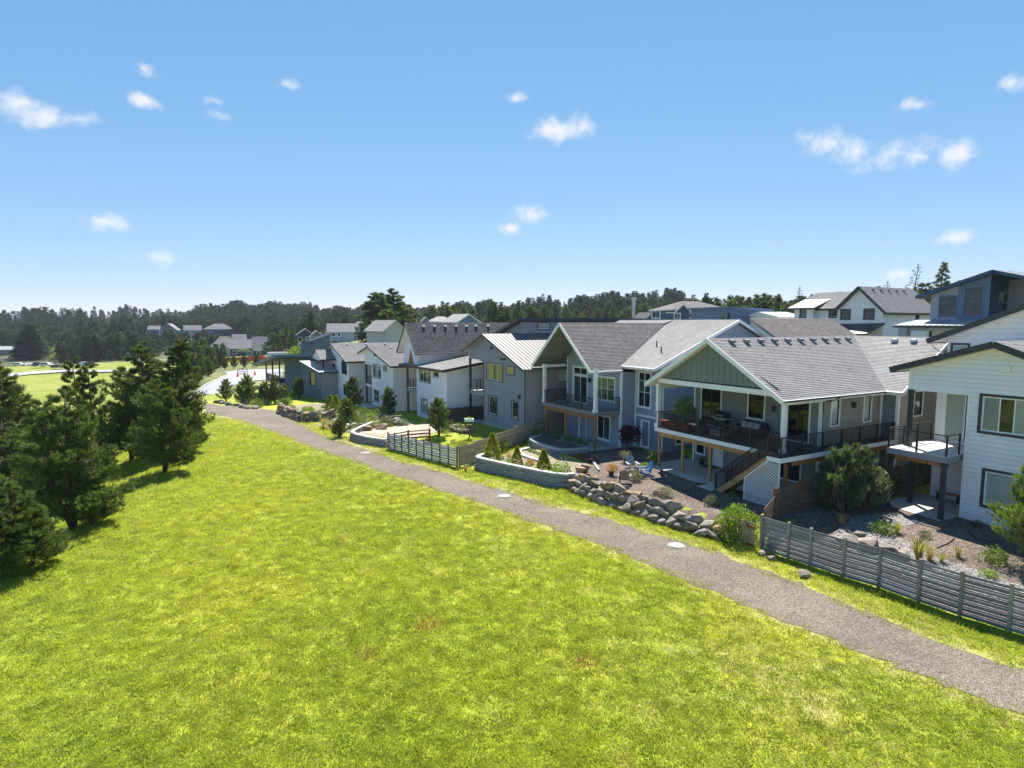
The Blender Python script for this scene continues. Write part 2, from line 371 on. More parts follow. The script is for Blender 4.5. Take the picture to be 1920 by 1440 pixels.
# ---------------------------------------------------------------- ground
def attr_fac(N, name):
    a = N('ShaderNodeAttribute'); a.attribute_name = name; return a.outputs['Fac']
def lawn_material():
    m, nt, N, K, out = new_mat('lawn')
    b = N('ShaderNodeBsdfPrincipled'); b.inputs['Roughness'].default_value = .85; b.inputs['Specular IOR Level'].default_value = .15
    P = coords(N, K)
    c = ramp(N, K, noise(N, K, P, .16, 6, .6), [(.28, (.2,.25,.016)), (.48, (.27,.31,.024)), (.62, (.33,.34,.035)), (.78, (.38,.35,.08))])
    c = mixc(N, K, 1.0, c, ramp(N, K, noise(N, K, P, 1.9, 5, .65), [(.3, .62), (.5, 1.0), (.72, 1.28)]), 'MULTIPLY')
    c = mixc(N, K, 1.0, c, ramp(N, K, noise(N, K, P, 14, 4, .7), [(.3, .55), (.52, 1.0), (.75, 1.35)]), 'MULTIPLY')
    st = N('ShaderNodeMath'); st.operation = 'MULTIPLY_ADD'; st.use_clamp = True
    K(noise(N, K, P, .8, 6, .7), st.inputs[0]); st.inputs[1].default_value = 2.6
    sb = N('ShaderNodeMath'); sb.operation = 'MULTIPLY_ADD'; K(attr_fac(N, 'straw'), sb.inputs[0]); sb.inputs[1].default_value = 1.5; sb.inputs[2].default_value = -1.75; K(sb.outputs[0], st.inputs[2])
    c = mixc(N, K, st.outputs[0], c, ramp(N, K, noise(N, K, P, 9, 4), [(.3, (.26,.21,.12)), (.7, (.40,.34,.21))]))
    w = N('ShaderNodeMath'); w.operation = 'MULTIPLY'; K(attr_fac(N, 'wild'), w.inputs[0]); w.inputs[1].default_value = 1
    c = mixc(N, K, w.outputs[0], c, ramp(N, K, noise(N, K, P, .12, 6, .65), [(.3, (.06,.085,.03)), (.5, (.12,.14,.045)), (.65, (.24,.215,.10)), (.8, (.2,.2,.05))]))
    c = mixc(N, K, attr_fac(N, 'woodland'), c, ramp(N, K, noise(N, K, P, .05, 5, .6), [(.3, (.03,.04,.022)), (.7, (.06,.07,.035))]))
    K(c, b.inputs['Base Color'])
    bp = N('ShaderNodeBump'); bp.inputs['Strength'].default_value = .7; bp.inputs['Distance'].default_value = .06
    K(noise(N, K, P, 12, 6, .7), bp.inputs['Height']); K(bp.outputs[0], b.inputs['Normal'])
    K(b.outputs[0], out.inputs[0]); return m
def speckle(name, cols, scale=28, rough=.95, bump=.8, big=.35, bigvar=.15):
    m, nt, N, K, out = new_mat(name)
    b = N('ShaderNodeBsdfPrincipled'); b.inputs['Roughness'].default_value = rough; b.inputs['Specular IOR Level'].default_value = .2
    P = coords(N, K)
    vo = N('ShaderNodeTexVoronoi'); vo.inputs['Scale'].default_value = scale; K(P, vo.inputs['Vector'])
    sx = N('ShaderNodeSeparateColor'); K(vo.outputs['Color'], sx.inputs[0])
    c = ramp(N, K, sx.outputs[0], [(k/(len(cols)-1), cc) for k, cc in enumerate(cols)])
    c = mixc(N, K, 1.0, c, ramp(N, K, noise(N, K, P, big, 5, .6), [(.3, 1-bigvar), (.7, 1+bigvar)]), 'MULTIPLY')
    c = mixc(N, K, 1.0, c, ramp(N, K, noise(N, K, P, 7, 4, .7), [(.25, .72), (.75, 1.25)]), 'MULTIPLY')
    K(c, b.inputs['Base Color'])
    bp = N('ShaderNodeBump'); bp.inputs['Strength'].default_value = bump; bp.inputs['Distance'].default_value = .03; bp.invert = True
    K(vo.outputs['Distance'], bp.inputs['Height']); K(bp.outputs[0], b.inputs['Normal'])
    K(b.outputs[0], out.inputs[0]); return m
lawn_mat = lawn_material()
gravel_mat = speckle('path_gravel', [(.085,.07,.055),(.145,.12,.096),(.2,.168,.135),(.29,.245,.2)], 34, bigvar=.2)
mulch_mat = speckle('bark_mulch', [(.055,.04,.034),(.10,.075,.062),(.155,.118,.095),(.21,.165,.135)], 16, bigvar=.25)
river_mat = speckle('grey_river_rock', [(.07,.062,.058),(.13,.118,.112),(.21,.195,.185),(.32,.30,.285)], 14)
sand_mat = speckle('pale_sand_gravel', [(.26,.215,.165),(.33,.275,.21),(.38,.32,.25),(.43,.37,.29)], 22, bump=.4)
bed_mat = speckle('planting_bed', [(.10,.085,.06),(.19,.16,.11),(.28,.24,.17),(.34,.30,.2)], 10, bump=.6)

PLO = [(5.66, 19.25),(6.64, 19.19),(7.82, 18.93),(9.93, 18.58),(12.85, 18.11),(16.72, 17.80),(22.17, 17.05),(26.05, 15.95),(29.70, 15.41),(32.27, 14.52),(36.70, 13.47),(42.19, 11.94),(47.25, 10.97),(53.14, 9.75),(62.19, 8.58),(70.45, 7.04),(79.01, 5.57),(86.45, 3.32)]
PUP = [(6.43, 21.93),(7.62, 21.75),(9.01, 21.57),(10.50, 21.52),(12.40, 21.31),(15.34, 21.49),(18.34, 21.03),(19.94, 20.79),(22.25, 20.11),(25.29, 19.64),(27.84, 18.47),(30.44, 18.07),(32.03, 17.55),(34.44, 16.90),(36.46, 16.41),(39.93, 15.56),(43.68, 14.27),(48.22, 13.68),(55.88, 12.45),(60.66, 11.99),(70.14, 11.87),(82.92, 11.56),(90.55, 8.46),(98.41, 3.84)]
PLO = [(-6.0, 18.6), (2.0, 19.2)]+PLO; PUP = [(-6.0, 22.6), (2.0, 22.5)]+PUP
def interp_v(tab, u):
    return np.interp(u, [p[0] for p in tab], [p[1] for p in tab])
def path_dist(U, V):                             # signed: >0 outside the path
    return np.maximum(interp_v(PLO, U)-V, V-interp_v(PUP, U))
def make_ground():
    nth, rr = 420, np.concatenate([np.geomspace(4, 160, 190), np.geomspace(165, 4500, 60)])
    th = np.concatenate([np.radians(np.linspace(-62, 62, 340)), np.radians(np.linspace(66, 294, 80))])
    T, RR = np.meshgrid(th, rr)
    X, Y = np.sin(T)*RR, np.cos(T)*RR
    Z = ground_z(X, Y)
    nt, nr = len(th), len(rr)
    V = np.stack([X, Y, Z], -1).reshape(-1, 3)
    idx = np.arange(nr*nt).reshape(nr, nt)
    a = idx[:-1]; b = idx[1:]
    F = np.stack([a, b, np.roll(b, -1, 1), np.roll(a, -1, 1)], -1).reshape(-1, 4)
    me = bpy.data.meshes.new('ground')
    n0 = len(V); V = np.vstack([V, [[0, 0, float(ground_z(0., 0.))]]])
    faces = F[:, ::-1].tolist() + [(int(idx[0, k]), int(n0), int(idx[0, (k+1) % nt])) for k in range(nt)]
    me.from_pydata(V.tolist(), [], faces); me.materials.append(lawn_mat)
    U_, V_ = to_uv(V[:, 0], V[:, 1])
    D = np.hypot(V[:, 0], V[:, 1])
    pd = path_dist(U_, V_)
    straw = np.where(D < 110, np.clip(1-pd/np.where(V_ > interp_v(PUP, U_), 2.6, 1.3), 0, 1)*.55, 0)
    straw = np.maximum(straw, np.clip(1-np.hypot(U_-11, V_-15)/7, 0, 1)*.5)
    straw = np.maximum(straw, np.clip(1-np.hypot((U_-80)/8, (V_-5)/2.2), 0, 1)*.95)
    straw = np.maximum(straw, np.clip(1-np.hypot((U_-24)/9, (V_-13)/4), 0, 1)*.3)
    wild = np.clip((D-100)/25, 0, 1)
    fx, fy = V[:, 0], V[:, 1]
    wild = np.where((fx < -70) & (fy < 260) & (fx < -.55*fy), .45, wild)      # the far mown field
    wild = np.maximum(wild, np.where((V_ > 46) & (D < 140), 1, 0))
    dark = np.clip((D-330)/60, 0, 1)
    for nm, arr in (('straw', straw), ('wild', wild), ('woodland', dark)):
        at = me.attributes.new(nm, 'FLOAT', 'POINT'); at.data.foreach_set('value', arr.astype('f'))
    me.polygons.foreach_set('use_smooth', [True]*len(me.polygons)); me.update()
    return struct(put('ground', me))
make_ground()
def sheet(name, poly_uv, mat, dz=.02, cell=.5, parent=None, ragged=0, seed=1):
    rng = random.Random(seed); P = []
    if ragged:
        for i in range(len(poly_uv)):
            p, q = poly_uv[i], poly_uv[(i+1) % len(poly_uv)]; L = math.hypot(q[0]-p[0], q[1]-p[1]); n = max(1, int(L/.35))
            for k in range(n):
                t = k/n; P.append((p[0]+(q[0]-p[0])*t+rng.uniform(-1, 1)*ragged, p[1]+(q[1]-p[1])*t+rng.uniform(-1, 1)*ragged))
    else: P = list(poly_uv)
    us = [p[0] for p in P]; vs_ = [p[1] for p in P]
    mb = MB(); reg = {}
    i0, i1 = math.floor(min(us)/cell), math.ceil(max(us)/cell); j0, j1 = math.floor(min(vs_)/cell), math.ceil(max(vs_)/cell)
    pts = []
    for i in range(i0, i1):
        strip = clip_rect(P, i*cell, (i+1)*cell, -1e6, 1e6)
        if not strip: continue
        for j in range(j0, j1):
            c = clip_rect(strip, i*cell, (i+1)*cell, j*cell, (j+1)*cell)
            if len(c) < 3: continue
            f = []
            for p in c:
                key = (round(p[0], 3), round(p[1], 3))
                if key not in reg: reg[key] = len(pts); pts.append(key)
                if not f or f[-1] != reg[key]: f.append(reg[key])
            if f[0] == f[-1]: f.pop()
            if len(set(f)) >= 3: mb.f.append(tuple(f))
    A = np.array(pts); x, y = to_xy(A[:, 0], A[:, 1]); z = ground_z(x, y)+dz
    mb.v = list(zip(x.tolist(), y.tolist(), z.tolist()))
    me = mb.mesh(name, mat, True)
    bm = bmesh.new(); bm.from_mesh(me); bmesh.ops.recalc_face_normals(bm, faces=bm.faces)
    if sum(f.normal.z for f in bm.faces) < 0: bmesh.ops.reverse_faces(bm, faces=bm.faces)
    bm.to_mesh(me); bm.free()
    return struct(put(name, me))
sheet('gravel_path', PLO+PUP[::-1], gravel_mat, .014, .6, ragged=.2)

# ---------------------------------------------------------------- house builder
RZ = math.atan2(-UY, -UX)                        # local +x runs along -U (to the right along the row), local +y along V
class House:
    def __init__(s, name, label, u, v, z, rot=0, cat='house', group=None, xy=None):
        x, y = xy if xy else to_xy(u, v)
        s.u, s.v, s.z = u, v, z
        s.o = thing(name, label, cat, (x, y, z), RZ+R(rot), group)
    def L(s, u, v, z=0): return (s.u-u, v-s.v, z-s.z)    # row coordinates to local ones
def wall(par, p0, p1, z0, prof, wins=(), style='lap', mat=None, exp=.17, name='siding', trim=None, individual=False, tw=.11, corner=True):
    """p0, p1: ground plan from left to right seen from outside; prof: top edge as (s, z) points or a height; wins: openings."""
    p0, p1 = Vector((p0[0], p0[1])), Vector((p1[0], p1[1])); L = (p1-p0).length; d = (p1-p0)/L; n = Vector((d.y, -d.x))
    if isinstance(prof, (int, float)): prof = [(0, prof), (L, prof)]
    poly = [(0, z0), (L, z0)]+[tuple(q) for q in reversed(prof)]
    zt = max(q[1] for q in prof)
    P = lambda s_, z_, o: (p0.x+d.x*s_+n.x*o, p0.y+d.y*s_+n.y*o, z_)
    ops = [(w['a'], w['b'], w['z0'], w['z1']) for w in wins]
    root = None; lip = .03+(exp > .2)*.012
    if individual:
        bk = MB()
    mb = MB()
    def piece(mb, s0, s1, a, b, c0, e):
        c = clip_rect(poly, s0, s1, a, b)
        if len(c) < 3: return
        off = (lambda z_: lip-(lip-.004)*(z_-c0)/e) if style == 'lap' else (lambda z_: .004)
        mb.quad(*[P(q[0], q[1], off(q[1])) for q in c])
        if style == 'lap' and abs(a-c0) < 1e-6:
            xs = [q[0] for q in c if abs(q[1]-a) < 1e-5]
            if len(xs) >= 2: mb.quad(P(min(xs), a, -.01), P(max(xs), a, -.01), P(max(xs), a, lip), P(min(xs), a, lip))
    def whole(b_, off):
        zs = sorted({z0, zt}|{z for o in ops for z in (o[2], o[3])})
        for a, b in zip(zs, zs[1:]):
            ss = sorted({0, L}|{s_ for o in ops if o[2] < b-1e-6 and o[3] > a+1e-6 for s_ in (o[0], o[1])})
            for s0, s1 in zip(ss, ss[1:]):
                if any(o[0] <= s0+1e-6 and o[1] >= s1-1e-6 and o[2] < b-1e-6 and o[3] > a+1e-6 for o in ops): continue
                c = clip_rect(poly, s0, s1, a, b)
                if len(c) >= 3: b_.quad(*[P(q[0], q[1], off) for q in c])
    if individual: whole(bk, -.012); root = bk.build('wall', mat, par)
    elif style == 'lap': whole(mb, -.012)
    gap = (.012+.012*(exp > .2)) if style == 'lap' else 0
    step = exp if style == 'lap' else zt-z0+.01
    k = 0
    while z0+k*step < zt-1e-6:
        c0 = z0+k*step; c1 = min(c0+step-gap, zt)
        zs = sorted({c0, c1}|{z for o in ops for z in (o[2], o[3]) if c0 < z < c1})
        cur = MB() if individual else mb
        for a, b in zip(zs, zs[1:]):
            ss = sorted({0, L}|{s_ for o in ops if o[2] < b-1e-6 and o[3] > a+1e-6 for s_ in (o[0], o[1]) if 0 < s_ < L})
            for s0, s1 in zip(ss, ss[1:]):
                if any(o[0] <= s0+1e-6 and o[1] >= s1-1e-6 and o[2] < b-1e-6 and o[3] > a+1e-6 for o in ops): continue
                piece(cur, s0, s1, a, b, c0, step)
                if individual and cur.f: cur.build('siding_board', mat, root); cur = MB()
        k += 1
    if not individual: root = mb.build(name, mat, par, kind='stuff' if style == 'lap' else None)
    if style == 'bb':                            # upright battens, one mesh each
        s_ = exp*.5
        while s_ < L:
            c = clip_rect(poly, s_-.022, s_+.022, z0, zt+.01)
            if len(c) >= 3:
                segs = [(min(q[1] for q in c), max(q[1] for q in c))]
                for o in ops:
                    if o[0] < s_ < o[1]:
                        segs = [sg for a, b in segs for sg in ((a, min(b, o[2])), (max(a, o[3]), b)) if sg[1]-sg[0] > .05]
                for a, b in segs:
                    if b-a > .12:
                        m2 = MB(); m2.hexa([P(s_-.022,a,.004),P(s_+.022,a,.004),P(s_+.022,a,.028),P(s_-.022,a,.028),P(s_-.022,b,.004),P(s_+.022,b,.004),P(s_+.022,b,.028),P(s_-.022,b,.028)])
                        m2.build('batten', mat, root)
            s_ += exp
    if trim and corner:
        for s_, pz in ((0, prof[0][1]), (L, prof[-1][1])):
            m2 = MB(); a = min(max(s_-.0, .0), L-tw) if s_ else 0
            s0, s1 = (0, tw) if s_ == 0 else (L-tw, L)
            m2.hexa([P(s0,z0,.005),P(s1,z0,.005),P(s1,z0,.056),P(s0,z0,.056),P(s0,pz,.005),P(s1,pz,.005),P(s1,pz,.056),P(s0,pz,.056)])
            m2.build('corner_board', trim, par)
    for w in wins: window(par, P, w)
    return root, P
def wbox(mb, P, s0, s1, z0, z1, o0, o1):
    mb.hexa([P(s0,z0,o1),P(s1,z0,o1),P(s1,z0,o0),P(s0,z0,o0),P(s0,z1,o1),P(s1,z1,o1),P(s1,z1,o0),P(s0,z1,o0)])
def W(a, b, z0, z1, trim=None, tw=.1, frame=None, cols=1, rows=1, g=None, kind='window', fw=.05, fr=None, rowz=None):
    return dict(a=min(a, b), b=max(a, b), z0=z0, z1=z1, trim=trim, tw=tw, frame=frame or white, cols=cols, rows=rows, g=g or g_dark, kind=kind, fw=fw, fr=fr, rowz=rowz)
def window(par, P, w):
    a, b, z0, z1, tw, fw = w['a'], w['b'], w['z0'], w['z1'], w['tw'], w['fw']
    if w['kind'] == 'hole': return
    fm = MB()
    for (s0, s1, y0, y1) in ((a, a+fw, z0, z1), (b-fw, b, z0, z1), (a+fw, b-fw, z0, z0+fw), (a+fw, b-fw, z1-fw, z1)):
        wbox(fm, P, s0, s1, y0, y1, -.07, .012)
    if w['trim']:
        t = MB()
        for (s0, s1, y0, y1) in ((a-tw, a, z0-tw, z1+tw), (b, b+tw, z0-tw, z1+tw), (a, b, z1, z1+tw), (a, b, z0-tw, z0)):
            wbox(t, P, s0, s1, y0, y1, .0, .062)
        root = t.build(w['kind'], w['trim'], par); fobj = None
    else:
        root = fm.build(w['kind'], w['frame'], par)
    cols = w['fr'] or [1/w['cols']]*w['cols']; tot = sum(cols); x = a+fw; Wd = b-a-2*fw
    rowz = w['rowz'] or [k/w['rows'] for k in range(1, w['rows'])]
    rz = [0]+list(rowz)+[1]
    gs = w['g'] if isinstance(w['g'], (list, tuple)) else [w['g']]
    if w['kind'] == 'door' and not w['rowz'] and w['g'] is None: gs = [white]
    k = 0
    for ci, c in enumerate(cols):
        x1 = x+Wd*c/tot
        if ci: wbox(fm, P, x-.025, x+.025, z0+fw, z1-fw, -.06, .006)
        for r0, r1 in zip(rz, rz[1:]):
            y0 = z0+fw+(z1-z0-2*fw)*r0; y1 = z0+fw+(z1-z0-2*fw)*r1
            if r0 > 0: wbox(fm, P, x+.025, x1-.025, y0-.02, y0+.02, -.06, .004)
            pm = MB(); wbox(pm, P, x+.0, x1-.0, y0, y1, -.055, -.03)
            pm.build('pane' if w['kind'] != 'door' or len(cols) > 1 else 'door_panel', gs[k % len(gs)], root); k += 1
        x = x1
    if w['trim']: fm.build('frame', w['frame'], root)
    if w['kind'] == 'door':
        hm = MB(); wbox(hm, P, b-fw-.12, b-fw-.07, z0+.95, z0+1.1, -.03, .05); hm.build('handle', alu, root)
def roof(par, pts, cover='shingle', mat=None, fascia=None, t=.2, course=.16, seam=.42, stagger=0, name='roof', soffit_mat=None, edges=None):
    """pts: planar polygon, first edge = eave. A slab with fascia colour and a covering of courses or standing seams."""
    Q = [Vector(p) for p in pts]; a = (Q[1]-Q[0]).normalized(); n = Vector((0, 0, 0))
    for i in range(len(Q)): n += (Q[i]-Q[0]).cross(Q[(i+1) % len(Q)]-Q[0])
    n.normalize()
    if n.z < 0: n = -n
    b = n.cross(a)
    if b.z < 0: b = -b
    sl = MB(); sl.prism(Q, (0, 0, -t)) ; slab = sl.build(name, soffit_mat or fascia, par)
    fix_normals(slab.data)
    if soffit_mat:
        cen = sum(Q, Vector())/len(Q)
        for i in (edges if edges is not None else range(len(Q))):
            p, q = Q[i], Q[(i+1) % len(Q)]; d = (q-p).normalized(); o = d.cross(n); o = o if o.dot(p-cen) > 0 else -o
            m2 = MB(); m2.beam(p+o*.02-Vector((0,0,t/2+.005)), q+o*.02-Vector((0,0,t/2+.005)), .045, t+.05, up=n); m2.build('fascia_board', fascia, slab)
    poly = [((q-Q[0]).dot(a), (q-Q[0]).dot(b)) for q in Q]
    To = lambda s_, h, o: Q[0]+a*s_+b*h+n*o
    b0, b1 = min(p[1] for p in poly), max(p[1] for p in poly); a0, a1 = min(p[0] for p in poly), max(p[0] for p in poly)
    if cover == 'shingle':
        mb = MB(); mb.uv = []; k = 0
        def add(c, offs):
            mb.quad(*[To(q[0], q[1], o) for q, o in zip(c, offs)]); mb.uv.extend([(q[0], q[1]) for q in c])
        while b0+k*course < b1-1e-6:
            c0, c1 = b0+k*course, min(b0+(k+1)*course, b1); c = clip_rect(poly, a0, a1, c0, c1)
            if len(c) >= 3:
                add(c, [.03-.022*(q[1]-c0)/course for q in c])
                xs = [q[0] for q in c if abs(q[1]-c0) < 1e-5]
                if len(xs) >= 2:
                    e = [(min(xs), c0), (max(xs), c0), (max(xs), c0+1e-4), (min(xs), c0+1e-4)]; add(e, [.004, .004, .03, .03])
            k += 1
        sh = mb.build('shingles', mat, slab, kind='stuff'); fix_up(sh.data)
    else:
        mb = MB(); mb.quad(*[To(q[0], q[1], .008) for q in poly]); sh = mb.build('metal_sheet', mat, slab); fix_up(sh.data)
        s_ = a0+seam*.5
        while s_ < a1:
            c = clip_rect(poly, s_-.012, s_+.012, b0-1, b1+1)
            if len(c) >= 3:
                y0, y1 = min(q[1] for q in c), max(q[1] for q in c)
                if y1-y0 > .2:
                    m2 = MB(); m2.beam(To(s_, y0, .025), To(s_, y1-.01, .025), .03, .045, up=n); m2.build('seam', mat, slab)
            s_ += seam
    return slab, To
def fix_normals(me):
    bm = bmesh.new(); bm.from_mesh(me); bmesh.ops.recalc_face_normals(bm, faces=bm.faces); bm.to_mesh(me); bm.free()
def fix_up(me):
    bm = bmesh.new(); bm.from_mesh(me)
    fl = [f for f in bm.faces if f.normal.z < -.01]
    if fl: bmesh.ops.reverse_faces(bm, faces=fl)
    bm.to_mesh(me); bm.free()
def trim_beam(par, name, p, q, w, h, mat, up=(0,0,1)):
    m = MB(); m.beam(p, q, w, h, up); return m.build(name, mat, par)
def post(par, x, y, z0, z1, w, mat, name='post', base=None):
    m = MB(); m.box((x-w/2, y-w/2, z0), (x+w/2, y+w/2, z1))
    if base: m.box((x-w/2-base, y-w/2-base, z0), (x+w/2+base, y+w/2+base, z0+.22)); m.box((x-w/2-base*.7, y-w/2-base*.7, z1-.18), (x+w/2+base*.7, y+w/2+base*.7, z1))
    return m.build(name, mat, par)
def railing(par, pts, z, h=1.05, style='baluster', step=1.7, mat=None, end_posts=True, pw=.07):
    mat = mat or black_metal
    top = MB(); bal = MB()
    for p, q in zip(pts, pts[1:]):
        p3, q3 = Vector((p[0], p[1], p[2] if len(p) > 2 else z)), Vector((q[0], q[1], q[2] if len(q) > 2 else z))
        up = Vector((0, 0, 1))
        top.beam(p3+up*h, q3+up*h, .06, .05)
        L = (q3-p3).length
        if style == 'baluster':
            top.beam(p3+up*.1, q3+up*.1, .04, .04)
            n = int(L/.115)
            for k in range(1, n):
                c = p3+(q3-p3)*k/n; bal.box((c.x-.011, c.y-.011, c.z+.1), (c.x+.011, c.y+.011, c.z+h-.02))
        else:
            for k in range(1, 9): bal.beam(p3+up*h*k/9, q3+up*h*k/9, .012, .012)
    root = top.build('railing', mat, par)
    if bal.f: bal.build('balusters' if style == 'baluster' else 'rail_cables', mat, root, kind='stuff')
    done = set()
    for p, q in zip(pts, pts[1:]):
        p3, q3 = Vector((p[0], p[1], p[2] if len(p) > 2 else z)), Vector((q[0], q[1], q[2] if len(q) > 2 else z))
        n = max(1, round((q3-p3).length/step))
        for k in range(n+1):
            c = p3+(q3-p3)*k/n; key = (round(c.x, 2), round(c.y, 2))
            if key in done: continue
            done.add(key)
            if not end_posts and (k in (0, n)): continue
            put('rail_post', unit_box(mat), root, loc=(c.x, c.y, c.z+h/2-.03), scale=(pw, pw, h+.1))
    return root
def deck(par, x0, x1, y0, y1, z, rim=None, floor=None, rim_h=.28, boards=True):
    m = MB(); m.box((x0, y0, z-rim_h), (x1, y1, z-.03)); root = m.build('deck', rim or white, par)
    b = MB(); y = y0+.005
    while y < y1-.01:
        ye = min(y+.14, y1-.005); b.box((x0+.01, y, z-.028), (x1-.01, ye-.006, z)); y += .14
    b.build('deck_boards', floor or deck_floor_grey, root, kind='stuff'); return root
def roof_vent(par, p, rz=0, mat=None, dirn=(0, 1)):
    m = MB(); s_ = .17
    m.hexa([(-s_,-s_,-.05),(s_,-s_,-.05),(s_,s_,-.05),(-s_,s_,-.05),(-s_*.9,-s_*.9,.11),(s_*.9,-s_*.9,.11),(s_*.8,s_*.8,.16),(-s_*.8,s_*.8,.16)])
    o = m.build('roof_vent', mat or alu, par); o.location = p; o.rotation_euler = (0, 0, rz); return o
def lamp(par, p, out, mat=None):
    m = MB(); x, y, z = p; m.cbox((x+out[0]*.03, y+out[1]*.03, z), (.12, .12, .16)); m.cbox((x+out[0]*.13, y+out[1]*.13, z-.05), (.15, .15, .3)); m.cbox((x+out[0]*.13, y+out[1]*.13, z+.13), (.2, .2, .05))
    return m.build('wall_lamp', mat or charcoal, par)
def downspout(par, pts, mat, r=.05):
    m = MB(); m.tube(pts, r, 6); return m.build('downspout', mat, par)

def WF(h, ul, ur, v, z0, prof, wins=(), **k):    # wall facing the path
    a, b = h.L(ul, v), h.L(ur, v)
    pr = prof-h.z if isinstance(prof, (int, float)) else [(ul-u_, z_-h.z) for u_, z_ in prof]
    ws = [dict(w, a=min(ul-w['a'], ul-w['b']), b=max(ul-w['a'], ul-w['b']), z0=w['z0']-h.z, z1=w['z1']-h.z) for w in wins]
    return wall(h.o, a, b, z0-h.z, pr, ws, **k)
def WR(h, u, v0, v1, z0, prof, wins=(), **k):    # wall facing back down the row
    a, b = h.L(u, v0), h.L(u, v1)
    pr = prof-h.z if isinstance(prof, (int, float)) else [(v_-v0, z_-h.z) for v_, z_ in prof]
    ws = [dict(w, a=w['a']-v0, b=w['b']-v0, z0=w['z0']-h.z, z1=w['z1']-h.z) for w in wins]
    return wall(h.o, a, b, z0-h.z, pr, ws, **k)
def WP(h, pts, z0, z1, mat):                     # plain closing walls
    for p, q in zip(pts, pts[1:]):
        wall(h.o, h.L(*p), h.L(*q), z0-h.z, z1-h.z, (), style='plain', mat=mat, name='wall')
def RF(h, pts, **k): return roof(h.o, [h.L(*p) for p in pts], **k)
def hole(a, b, z0, z1): return W(a, b, z0, z1, kind='hole')

